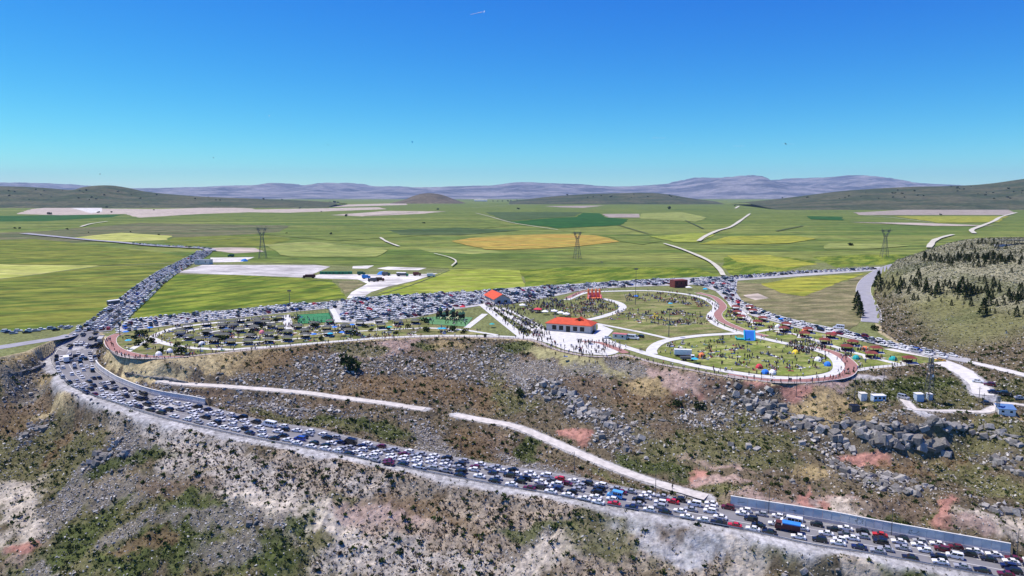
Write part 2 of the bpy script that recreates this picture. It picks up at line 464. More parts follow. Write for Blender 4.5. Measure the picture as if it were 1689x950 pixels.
# drop doubles closer than 2 m
_keep = []
for i, p in enumerate(CT):
    if all((p[0] - CT[j, 0]) ** 2 + (p[1] - CT[j, 1]) ** 2 > 4 for j in _keep): _keep.append(i)
CT = CT[_keep]
_n = len(CT); _c2 = 25.0
_D = np.sqrt((CT[:, None, 0] - CT[None, :, 0]) ** 2 + (CT[:, None, 1] - CT[None, :, 1]) ** 2 + _c2)
_Amat = np.zeros((_n + 1, _n + 1)); _Amat[:_n, :_n] = _D - np.eye(_n) * 0.6; _Amat[:_n, _n] = 1; _Amat[_n, :_n] = 1
_wt = np.linalg.solve(_Amat, np.r_[CT[:, 2], 0])
def rbf(x, y):
    out = np.empty(len(x))
    for i in range(0, len(x), 40000):
        X = x[i:i + 40000, None].astype(np.float32); Y = y[i:i + 40000, None].astype(np.float32)
        d = np.sqrt((X - CT[None, :, 0].astype(np.float32)) ** 2 + (Y - CT[None, :, 1].astype(np.float32)) ** 2 + np.float32(_c2))
        out[i:i + 40000] = d.astype(np.float64) @ _wt[:_n] + _wt[_n]
    return out
FLAT = [at(x, y)[:2] for x, y in [(-500,594),(0,591),(50,580),(84,566),(104,556),(125,549),(160,549)] + RIM + [(1560,594),(1500,575),(1456,548),(1450,528),(1446,505),(1440,485),(1447,463),(1466,447),(1492,436)]]
FLAT += [np.array(p) for p in [(520, 860), (900, 1000), (900, 3000), (-1500, 3000), (-1500, 500)]]
FLAT = np.array(FLAT)

TRACKS = [([(268,626),(290,632),(360,636),(440,642),(500,647),(560,655),(630,664),(700,675)], 2.3),
          ([(752,683),(770,688),(810,695),(850,703),(905,725),(950,745),(1000,766),(1050,785),(1105,803),(1165,820)], 2.5)]
TRACKS += [([(1470,575),(1490,581),(1530,590),(1556,598),(1585,611),(1612,633),(1622,652)], 4.2),
           ([(1556,589),(1600,597),(1640,606),(1689,618),(1760,634)], 2.7),
           ([(1488,655),(1500,668),(1516,680),(1535,690)], 1.4), ([(1505,674),(1540,677),(1580,678),(1622,679),(1640,672),(1655,664),(1689,668)], 1.5)]
def _march_rbf(px, py):
    x = (px - 844.5) / FPX; v = -(py - 475.0) / FPX
    d = np.array([x, math.cos(PITCH) + v * math.sin(PITCH), -math.sin(PITCH) + v * math.cos(PITCH)])
    t = np.linspace(150, 800, 1300) / d[1]
    P = np.array([0, 0, CZ]) + d * t[:, None]
    below = P[:, 2] < rbf(P[:, 0], P[:, 1])
    i = int(np.argmax(below)) if below.any() else len(t) - 1
    return P[i]
TRK = []
for pts, hw in TRACKS:
    c = catmull([_march_rbf(*p) for p in pts], 10)
    c = resample(c, 1.5)
    k = np.ones(9) / 9
    z = np.convolve(np.pad(c[:, 2], 4, mode='edge'), k, 'valid')
    c[:, 2] = z
    TRK.append((c, hw))

ROADP = np.vstack([RA[:, :2], RB[::-1, :2]])
def road_frame(x, y):
    """nearest edge station, signed side (+ = uphill), distance outside the carriageway (minus = on it), road height"""
    n = len(x)
    jj = np.zeros(n, int); side = np.ones(n); a = np.full(n, 99.0); zz = np.zeros(n)
    sel = np.nonzero((x > RC[:, 0].min() - 60) & (x < RC[:, 0].max() + 60) & (y > RC[:, 1].min() - 60) & (y < RC[:, 1].max() + 50))[0]
    if len(sel) == 0: return jj, side, a, zz
    for i in range(0, len(sel), 60000):
        q = sel[i:i + 60000]; X = x[q, None].astype(np.float32); Y = y[q, None].astype(np.float32)
        r = []
        for P in (RA, RB):
            d = (X - P[None, :, 0].astype(np.float32)) ** 2 + (Y - P[None, :, 1].astype(np.float32)) ** 2
            k = d.argmin(1); r.append((k, np.sqrt(d[np.arange(len(k)), k]), P[k, 2]))
        (ka, da, za), (kb, db, zb) = r
        up = da < db
        inside = in_poly(x[q], y[q], ROADP)
        jj[q] = np.where(up, ka, kb); side[q] = np.where(up, 1, -1)
        dist = np.minimum(da, db)
        wz = np.where(inside, (za * db + zb * da) / (da + db + 1e-6), np.where(up, za, zb))
        zz[q] = wz
        tip = (~inside) & ((jj[q] == 0) | (jj[q] == len(RC) - 1))
        a[q] = np.where(inside, -dist, np.where(tip, 99, dist))
    return jj, side, a, zz

def relief(x, y, full=False):
    x = np.asarray(x, float); y = np.asarray(y, float)
    z = rbf(x, y)
    hill = smooth((x - 215 - (y - 400) * .35) / 30) * smooth((y - 330) / 30)
    slope = 1 - hill
    # broken ground
    n1 = fbm(x, y, 26, 4); n2 = fbm(x + 300, y, 7.5, 4, .55); n3 = 1 - np.abs(fbm(x, y + 800, 4.2, 3, .6)) * 2; rid = 1 - np.abs(fbm(x * .8, y, 14, 3)) * 2
    z0 = z.copy()
    z = z + slope * (n1 * 1.1 + n2 * .75 + np.clip(rid, 0, 1) ** 3 * .7 - .5 + np.clip(n3, 0, 1) ** 2 * .55 - .3) + hill * (n1 * .5 + n2 * .2)
    ins = in_poly(x, y, FLAT)
    dd = seg_dist(x, y, FLAT, True)
    z = np.where(ins, z * (1 - smooth(dd / .5)), z)
    near = (~ins) & (y < 420) & (x < 215)
    z = np.where(near, z0 + (z - z0) * smooth(dd / 7), z)
    z = np.where(near & (dd < 3), np.minimum(z, -.06 - dd * .3), z)
    z = np.where((~ins) & ~near & (dd < 12), z * smooth(dd / 12) , z)
    # carriageway
    tw = np.full(len(x), 99.0)
    for c, hw in TRK:
        d2 = np.full(len(x), 1e9); zi = np.zeros(len(x))
        sel = (x > c[:, 0].min() - 15) & (x < c[:, 0].max() + 15) & (y > c[:, 1].min() - 15) & (y < c[:, 1].max() + 15)
        if sel.any():
            xs = x[sel]; ys = y[sel]
            d = (xs[:, None] - c[None, :, 0]) ** 2 + (ys[:, None] - c[None, :, 1]) ** 2
            j = d.argmin(1); d2[sel] = np.sqrt(d[np.arange(len(j)), j]); zi[sel] = c[j, 2]
        wgt = 1 - smooth((d2 - hw - .5) / 4)
        z = z * (1 - wgt) + (zi - .12) * wgt
        tw = np.minimum(tw, d2 - hw)
    j, off, a, zr = road_frame(x, y)
    wall = (off > 0) & (((j >= WALL_R[0]) & (j <= WALL_R[1])) | ((j >= WALL_L[0]) & (j <= WALL_L[1])))
    wh = np.where((j >= WALL_L[0]) & (j <= WALL_L[1]), 2.4, 3.5)
    wlow = 1 - smooth((a - np.where(off < 0, 3.2, 1.0)) / np.where(off < 0, 5.0, 6.0))
    wlow = np.where(ins & (dd > 1.0), 0, wlow)
    tgt = np.where(wall & (a > 1.45), zr + wh, zr - .12 - np.where(off < 0, np.clip(a, 0, 3.2) * .06, 0))
    z = z * (1 - wlow) + tgt * wlow
    bank = (off < 0) & (a > 3.5) & (a < 60) & (~ins) & (y < 330)
    z = np.where(bank, z + smooth((a - 3.5) / 6) * (fbm(x + .35 * y, y * .16, 3.2, 3) * .75), z)
    if full: return z, j, off, a, ins, dd, tw, hill
    return z
def hgt(x, y): return float(relief(np.array([x]), np.array([y]))[0])
def hit(px, py, z_up=0.0):
    x = (px - 844.5) / FPX; v = -(py - 475.0) / FPX
    d = np.array([x, math.cos(PITCH) + v * math.sin(PITCH), -math.sin(PITCH) + v * math.cos(PITCH)])
    t = np.geomspace(150, 900, 700) / d[1]
    P = np.array([0, 0, CZ]) + d * t[:, None]
    below = P[:, 2] < relief(P[:, 0], P[:, 1]) + z_up
    if not below.any(): return at(px, py, 0)
    i = int(np.argmax(below))
    p = P[i]; return np.array([p[0], p[1], p[2] - z_up])

# ------------------------------------------------------------------ land cover
CLS = {   # colour, rocks per m2, rock size range, tufts per m2, tuft size, tuft palette
 'mixed': ((.135,.110,.072), .40, (.30, 1.3), .95, .52, 'mix'),
 'pale':  ((.42,.385,.345), .35, (.2, .7), 1.6, .56, 'brown'),
 'gravel':((.40,.40,.41), .10, (.15, .4), .04, .40, 'mix'),
 'tan':   ((.33,.275,.215), .35, (.2, .7), 2.0, .56, 'brown'),
 'rock':  ((.115,.098,.072), 1.05, (.5, 2.2), .22, .5, 'mix'),  # ground darkened to stand for the shaded gaps between blocks
 'scree': ((.175,.160,.138), 2.6, (.3, 1.0), .08, .4, 'mix'),  # soil colour lowered to imitate shadow between the stones
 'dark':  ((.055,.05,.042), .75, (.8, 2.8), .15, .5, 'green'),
 'green': ((.065,.088,.024), .35, (.3, .9), 1.5, .55, 'green'),
 'olive': ((.120,.120,.052), .60, (.3, 1.1), 1.1, .5, 'green'),
 'dry':   ((.33,.26,.14), .12, (.3, .8), .8, .45, 'dry'),
 'straw': ((.48,.40,.23), .03, (.2, .5), .20, .4, 'dry'),
 'rust':  ((.160,.115,.068), .25, (.3, 1.0), 1.0, .5, 'rust'),
 'brown': ((.145,.108,.075), .50, (.3, 1.1), .8, .45, 'brown'),
 'red':   ((.36,.185,.150), .08, (.2, .6), .12, .4, 'brown'),
 'pink':  ((.36,.265,.235), .60, (.3, .8), .06, .4, 'mix'),
 'cream': ((.52,.465,.395), .25, (.2, .6), .28, .5, 'green'),
 'ygrass':((.31,.295,.155), .01, (.2, .4), .06, .3, 'dry'),
}
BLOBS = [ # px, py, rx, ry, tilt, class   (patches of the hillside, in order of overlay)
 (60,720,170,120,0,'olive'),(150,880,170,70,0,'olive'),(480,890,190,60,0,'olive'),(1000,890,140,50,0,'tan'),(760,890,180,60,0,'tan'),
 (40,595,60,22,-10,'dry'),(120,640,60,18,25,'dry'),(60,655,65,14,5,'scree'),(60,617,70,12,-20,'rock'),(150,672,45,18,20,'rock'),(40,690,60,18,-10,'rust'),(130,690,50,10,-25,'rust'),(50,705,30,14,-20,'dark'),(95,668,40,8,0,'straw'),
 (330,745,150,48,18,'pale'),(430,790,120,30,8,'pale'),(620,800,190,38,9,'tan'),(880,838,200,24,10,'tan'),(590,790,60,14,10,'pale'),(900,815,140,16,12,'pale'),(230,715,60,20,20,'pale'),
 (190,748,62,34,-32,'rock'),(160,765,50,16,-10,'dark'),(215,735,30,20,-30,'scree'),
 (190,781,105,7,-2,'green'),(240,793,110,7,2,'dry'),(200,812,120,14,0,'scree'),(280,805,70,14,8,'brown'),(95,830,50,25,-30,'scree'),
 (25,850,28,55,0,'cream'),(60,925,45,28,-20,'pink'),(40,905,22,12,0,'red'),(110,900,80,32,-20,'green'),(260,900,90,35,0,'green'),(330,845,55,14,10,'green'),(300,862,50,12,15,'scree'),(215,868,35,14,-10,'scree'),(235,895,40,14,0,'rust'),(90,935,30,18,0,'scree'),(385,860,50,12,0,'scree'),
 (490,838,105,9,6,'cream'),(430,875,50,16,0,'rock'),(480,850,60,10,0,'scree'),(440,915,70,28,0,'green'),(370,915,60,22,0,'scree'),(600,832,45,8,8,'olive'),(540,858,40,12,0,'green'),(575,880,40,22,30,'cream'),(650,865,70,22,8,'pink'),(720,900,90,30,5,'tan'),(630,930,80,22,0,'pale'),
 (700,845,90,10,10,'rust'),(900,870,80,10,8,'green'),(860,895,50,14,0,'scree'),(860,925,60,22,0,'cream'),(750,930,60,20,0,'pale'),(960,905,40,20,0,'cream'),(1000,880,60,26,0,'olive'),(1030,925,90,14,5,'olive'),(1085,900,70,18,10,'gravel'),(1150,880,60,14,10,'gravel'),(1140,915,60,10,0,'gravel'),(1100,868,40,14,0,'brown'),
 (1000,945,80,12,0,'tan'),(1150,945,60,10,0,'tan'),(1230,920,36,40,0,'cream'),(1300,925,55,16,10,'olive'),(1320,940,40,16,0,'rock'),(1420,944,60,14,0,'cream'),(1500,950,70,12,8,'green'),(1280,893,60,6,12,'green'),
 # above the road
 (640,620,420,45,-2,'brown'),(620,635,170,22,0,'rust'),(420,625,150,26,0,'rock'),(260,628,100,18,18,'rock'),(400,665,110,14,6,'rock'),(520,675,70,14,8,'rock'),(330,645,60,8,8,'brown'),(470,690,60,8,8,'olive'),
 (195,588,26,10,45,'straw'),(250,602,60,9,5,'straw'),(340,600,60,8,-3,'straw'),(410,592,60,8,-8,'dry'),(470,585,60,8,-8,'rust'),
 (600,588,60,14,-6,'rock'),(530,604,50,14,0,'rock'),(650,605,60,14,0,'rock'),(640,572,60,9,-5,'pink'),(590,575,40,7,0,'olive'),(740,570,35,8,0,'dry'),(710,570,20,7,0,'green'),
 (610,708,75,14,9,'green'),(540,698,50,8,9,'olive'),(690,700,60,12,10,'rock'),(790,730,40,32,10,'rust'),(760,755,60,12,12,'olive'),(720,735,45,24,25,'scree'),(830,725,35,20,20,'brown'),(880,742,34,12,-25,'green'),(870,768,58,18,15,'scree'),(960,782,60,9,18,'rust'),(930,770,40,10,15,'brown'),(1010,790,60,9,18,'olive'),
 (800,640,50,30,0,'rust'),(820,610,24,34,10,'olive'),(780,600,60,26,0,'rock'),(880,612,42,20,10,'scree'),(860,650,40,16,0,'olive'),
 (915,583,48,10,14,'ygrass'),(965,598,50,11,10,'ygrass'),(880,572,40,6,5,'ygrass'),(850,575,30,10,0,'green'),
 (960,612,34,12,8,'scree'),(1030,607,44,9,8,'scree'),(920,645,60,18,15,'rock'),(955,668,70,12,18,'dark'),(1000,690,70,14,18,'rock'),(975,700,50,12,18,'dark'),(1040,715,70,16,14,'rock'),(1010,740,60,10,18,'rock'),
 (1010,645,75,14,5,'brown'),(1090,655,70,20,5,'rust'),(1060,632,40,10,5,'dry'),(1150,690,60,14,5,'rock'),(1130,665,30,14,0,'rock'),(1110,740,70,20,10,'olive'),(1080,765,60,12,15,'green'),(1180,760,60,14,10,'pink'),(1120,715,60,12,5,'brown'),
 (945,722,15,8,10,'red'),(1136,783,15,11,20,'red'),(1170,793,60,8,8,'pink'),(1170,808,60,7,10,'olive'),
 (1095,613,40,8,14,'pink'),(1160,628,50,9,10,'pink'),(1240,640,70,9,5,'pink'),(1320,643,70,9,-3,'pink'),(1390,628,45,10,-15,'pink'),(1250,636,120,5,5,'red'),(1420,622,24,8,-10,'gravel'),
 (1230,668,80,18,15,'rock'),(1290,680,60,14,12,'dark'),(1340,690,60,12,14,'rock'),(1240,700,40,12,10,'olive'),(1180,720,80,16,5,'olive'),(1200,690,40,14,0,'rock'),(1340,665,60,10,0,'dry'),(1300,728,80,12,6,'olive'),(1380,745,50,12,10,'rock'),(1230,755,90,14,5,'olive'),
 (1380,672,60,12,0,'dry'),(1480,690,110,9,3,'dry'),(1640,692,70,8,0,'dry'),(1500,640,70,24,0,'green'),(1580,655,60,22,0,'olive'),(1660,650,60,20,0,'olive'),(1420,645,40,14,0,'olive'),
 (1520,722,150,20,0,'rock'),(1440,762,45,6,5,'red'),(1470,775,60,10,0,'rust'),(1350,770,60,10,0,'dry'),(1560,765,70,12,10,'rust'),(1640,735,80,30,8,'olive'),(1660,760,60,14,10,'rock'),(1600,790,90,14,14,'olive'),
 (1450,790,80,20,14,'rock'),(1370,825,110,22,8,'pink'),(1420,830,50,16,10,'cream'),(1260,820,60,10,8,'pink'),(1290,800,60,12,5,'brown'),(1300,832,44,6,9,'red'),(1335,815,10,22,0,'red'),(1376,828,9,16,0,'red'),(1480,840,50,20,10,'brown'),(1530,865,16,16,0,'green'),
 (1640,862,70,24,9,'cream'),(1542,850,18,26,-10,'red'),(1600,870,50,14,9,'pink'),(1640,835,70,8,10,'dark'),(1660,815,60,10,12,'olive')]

def landcover(x, y, z, j, off, a, ins, dd, tw, hill):
    n = len(x)
    col = np.zeros((n, 3)); rd = np.zeros(n); rs = np.zeros((n, 2)); td = np.zeros(n); ts = np.zeros(n)
    pal = np.zeros(n, int); PALS = ['mix', 'brown', 'green', 'dry', 'rust']
    def lay(m, cls):
        nonlocal col, rd, rs, td, ts
        c = CLS[cls]; mm = m[:, None]
        col = col * (1 - mm) + np.array(c[0]) * mm
        rd = rd * (1 - m) + c[1] * m; rs = rs * (1 - mm) + np.array(c[2]) * mm
        td = td * (1 - m) + c[3] * m; ts = ts * (1 - m) + c[4] * m
        pal[m > .5] = PALS.index(c[5])
    lay(np.ones(n), 'mixed')
    wx = x + fbm(x, y, 22, 5, .62) * 13; wy = y + fbm(x + 91, y - 40, 18, 5, .62) * 9
    brk = fbm(x + 40, y + 77, 5.0, 4, .6)
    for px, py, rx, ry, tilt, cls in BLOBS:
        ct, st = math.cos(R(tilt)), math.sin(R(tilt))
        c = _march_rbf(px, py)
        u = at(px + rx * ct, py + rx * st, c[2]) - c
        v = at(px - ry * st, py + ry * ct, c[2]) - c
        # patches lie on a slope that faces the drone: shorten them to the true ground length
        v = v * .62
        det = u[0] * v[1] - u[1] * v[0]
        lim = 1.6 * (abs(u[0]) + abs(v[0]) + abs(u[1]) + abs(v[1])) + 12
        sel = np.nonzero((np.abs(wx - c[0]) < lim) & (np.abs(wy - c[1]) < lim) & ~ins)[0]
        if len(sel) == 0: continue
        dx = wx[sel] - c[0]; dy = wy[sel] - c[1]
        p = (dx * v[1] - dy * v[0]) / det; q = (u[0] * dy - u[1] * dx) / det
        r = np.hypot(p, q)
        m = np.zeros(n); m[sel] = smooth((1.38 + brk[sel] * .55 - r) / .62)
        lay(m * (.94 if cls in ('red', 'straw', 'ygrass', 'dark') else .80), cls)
    # shoulder gravel beside the carriageway, gravel under the guard rail
    sh = np.where(off < 0, smooth((5.2 + fbm(x, y, 12, 3) * 3 - a) / 2.0), smooth((1.2 - a) / 1.0)) * (a < 30) * (~ins)
    lay(sh, 'gravel')
    lay(smooth((1.2 - tw) / 1.0), 'gravel')
    # hill and plateau
    hm = np.clip(hill, 0, 1) * (~ins)
    up = smooth((fbm(x, y, 40, 4) + (z - 8) / 16) / .5)
    hc = np.array((.160, .160, .072))[None] * (1 - up[:, None]) + np.array((.255, .245, .165))[None] * up[:, None]
    g2 = smooth((fbm(x + 500, y, 30, 4) - .12) / .25)[:, None]
    hc = hc * (1 - g2 * .6) + np.array((.105, .12, .05))[None] * g2 * .6
    col = col * (1 - hm[:, None]) + hc * hm[:, None]
    rd = rd * (1 - hm) + hm * .02; td = td * (1 - hm) + hm * (.22 + .75 * up); rs = np.where(hm[:, None] > .5, np.array([[.3, .7]]), rs)
    pal[hm > .5] = 0
    fl = ins.astype(float)
    gc = np.where(((dd < 2.5) & (y < 420) & (x < 215))[:, None], np.array((.40, .34, .21))[None], np.array((.17, .19, .075))[None])
    col = col * (1 - fl[:, None]) + gc * fl[:, None]
    rd = rd * (1 - fl); td = td * (1 - fl)
    on = (a < .6) | (tw < .3)
    rd = np.where(on, 0, rd); td = np.where(on, 0, td)
    off_sh = (off < 0) & (a < 3)
    rd = np.where(off_sh, rd * .2, rd)
    return col, rd, rs, td, ts, pal

# hillside sheet: fan of cells, fine where the slope is near
NA = 820
ang = np.linspace(R(-44), R(44), NA)
rad = [150.0]
while rad[-1] < 800:
    r = rad[-1]
    rad.append(r + (0.72 if r < 400 else 0.72 + (r - 400) * .011))
rad = np.array(rad); NR = len(rad)
# rows are levelled by distance ahead, so they follow the slope
GX = (np.tan(ang)[None, :] * rad[:, None]); GY = np.repeat(rad[:, None], NA, 1)
gx = GX.ravel(); gy = GY.ravel()
gz, gj, goff, ga, gins, gdd, gtw, ghill = relief(gx, gy, True)
gcol, grd, grs, gtd, gts, gpal = landcover(gx, gy, gz, gj, goff, ga, gins, gdd, gtw, ghill)
ii = np.arange((NR - 1) * (NA - 1)); r_ = ii // (NA - 1); c_ = ii % (NA - 1)
v0 = r_ * NA + c_
GF = np.stack([v0, v0 + 1, v0 + NA + 1, v0 + NA], 1)
gv = np.stack([gx, gy, gz], 1)
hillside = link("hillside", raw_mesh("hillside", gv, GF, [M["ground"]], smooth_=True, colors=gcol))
tag(hillside, "rocky hillside with scrub, red soil and pale gravel around the crowded road", kind="structure")
print("hillside", len(GF), "quads", NR)

# plain beyond
M["plain"] = field_mat("plain_grass", (.105, .165, .028), (.225, .255, .060), .05, 110, 6, fine=.30)
mb = MB()
e0 = rad[-1]
xs = np.tan(ang[[0, -1]]) * e0
mb.quad((xs[0], e0, 0), (xs[1], e0, 0), (26000, 16000, 0), (-26000, 16000, 0))
mb.quad((xs[0], e0, 0), (-26000, 16000, 0), (-26000, 150, 0), (np.tan(ang[0]) * 330, 330, 0))
mb.quad((xs[1], e0, 0), (np.tan(ang[-1]) * 150, 150, -12), (26000, 150, 0), (26000, 16000, 0))
pl = mb.build("plain", M["plain"])
tag(pl, "wide green plain of farmland running to the foot of the mountains", kind="structure")
# ------------------------------------------------------------------ flat sheets: fields, lawns, paths
LV = {}
def ragged(P, amp):
    out = []
    n = len(P)
    for i in range(n):
        a, b = np.array(P[i]), np.array(P[(i + 1) % n]); L_ = np.linalg.norm(b - a); k = int(np.clip(L_ / (amp * 3), 1, 40))
        nn = np.array([-(b - a)[1], (b - a)[0]]) / (L_ + 1e-9)
        for t in range(k):
            q = a + (b - a) * t / k
            if t: q = q + nn * float(fbm(q[:1], q[1:], amp * 9, 3)[0]) * amp
            out.append(q)
    return out
def sheet(name, poly, material, z, label=None, kind="structure", world=False, rag=0):
    P = [at(x, y)[:2] for x, y in poly] if not world else [np.array(p)[:2] for p in poly]
    if rag: P = ragged(P, rag)
    vs = [Vector((float(p[0]), float(p[1]))) for p in P]
    o = delaunay_2d_cdt(vs, [], [list(range(len(vs)))], 1, 1e-4)
    V = [(v.x, v.y, z) for v in o[0]]
    me = bpy.data.meshes.new(name); me.from_pydata(V, [], [list(f) for f in o[2]]); me.materials.append(material)
    me.update()
    bm = bmesh.new(); bm.from_mesh(me)
    for f in bm.faces:
        if f.normal.z < 0: f.normal_flip()
    bm.to_mesh(me); bm.free()
    ob = link(name, me)
    return tag(ob, label, kind=kind)
def ribbon_pts(pts, hw, step=2.0, world=False, sm=True):
    P = np.array([at(x, y)[:2] for x, y in pts]) if not world else np.array(pts, float)[:, :2]
    c = resample(catmull(P, 10) if (sm and len(P) > 2) else P, step)
    t = np.gradient(c, axis=0); t /= np.linalg.norm(t, axis=1)[:, None] + 1e-9
    n = np.stack([-t[:, 1], t[:, 0]], 1)
    hw = np.broadcast_to(hw, len(c)) if np.ndim(hw) == 0 else np.interp(np.linspace(0, 1, len(c)), np.linspace(0, 1, len(hw)), hw)
    return c, n, hw
def strip_mesh(L_, R_, zl, zr):
    n = len(L_)
    V = np.zeros((2 * n, 3)); V[0::2, :2] = L_; V[1::2, :2] = R_; V[0::2, 2] = zl; V[1::2, 2] = zr
    i = np.arange(n - 1) * 2
    return V, np.stack([i, i + 1, i + 3, i + 2], 1)
def ribbon(name, pts, hw, material, z, label=None, kind="structure", step=2.0, kerb=False, world=False, sm=True):
    c, n, h = ribbon_pts(pts, hw, step, world, sm)
    V, F = strip_mesh(c - n * h[:, None], c + n * h[:, None], z, z)
    ob = link(name, raw_mesh(name, V, F, [material]))
    tag(ob, label, kind=kind)
    if kerb:
        m = MB()
        for s in (-1, 1):
            e0_ = c + n * (s * h)[:, None]; e1 = c + n * (s * (h + .22))[:, None]
            for i in range(len(c) - 1):
                m.quad((*e0_[i], z + .10), (*e0_[i + 1], z + .10), (*e1[i + 1], z + .10), (*e1[i], z + .10))
                m.quad((*e0_[i], z), (*e0_[i + 1], z), (*e0_[i + 1], z + .10), (*e0_[i], z + .10))
                m.quad((*e1[i], z - .1), (*e1[i + 1], z - .1), (*e1[i + 1], z + .10), (*e1[i], z + .10))
        m.build("kerb", M["kerb"], ob)
    return ob

YG = lambda n, a, b, ang=0, lam=60, st=6: field_mat(n, a, b, ang, lam, st)
fm = {
 'olive': YG("crop_olive", (.095,.145,.018), (.225,.240,.038), .45, 18, 5),
 'vivid': YG("crop_vivid_green", (.085,.145,.012), (.235,.275,.035), 1.0, 13, 4),
 'vivid2': YG("crop_bright_green", (.225,.290,.030), (.345,.375,.075), .2, 18, 4),
 'lime': YG("crop_lime", (.37,.41,.09), (.47,.48,.15), 0, 40),
 'yellow': YG("crop_yellow", (.37,.36,.05), (.23,.265,.035), .25, 16, 4),
 'orange': YG("ripe_field", (.44,.29,.06), (.35,.31,.06), .1, 30, 5),
 'dark': YG("dark_green_crop", (.020,.090,.012), (.040,.125,.02), .1, 60, 5),
 'dark2': YG("deep_green_crop", (.060,.105,.03), (.095,.135,.045), 0, 90, 5),
 'mid': YG("mid_green_crop", (.100,.155,.026), (.185,.225,.048), 0, 60, 6),
 'light': YG("light_green_crop", (.240,.290,.075), (.30,.33,.095), 0, 60, 5),
 'plough': YG("ploughed_field", (.46,.39,.34), (.54,.47,.40), 0, 80, 5),
 'mauve': YG("fallow_field", (.33,.28,.25), (.40,.345,.30), 0, 80, 5),
 'gravelyard': YG("gravel_yard", (.47,.45,.45), (.58,.56,.55), .3, 16, 4),
 'white': YG("white_yard", (.64,.62,.60), (.74,.72,.69), 0, 20, 3),
 'verge': YG("rough_verge", (.155,.155,.070), (.285,.25,.135), .4, 9, 2),
 'brownish': YG("brown_pasture", (.105,.130,.050), (.180,.170,.085), 0, 70, 5),
 'lot': M["lot"]}
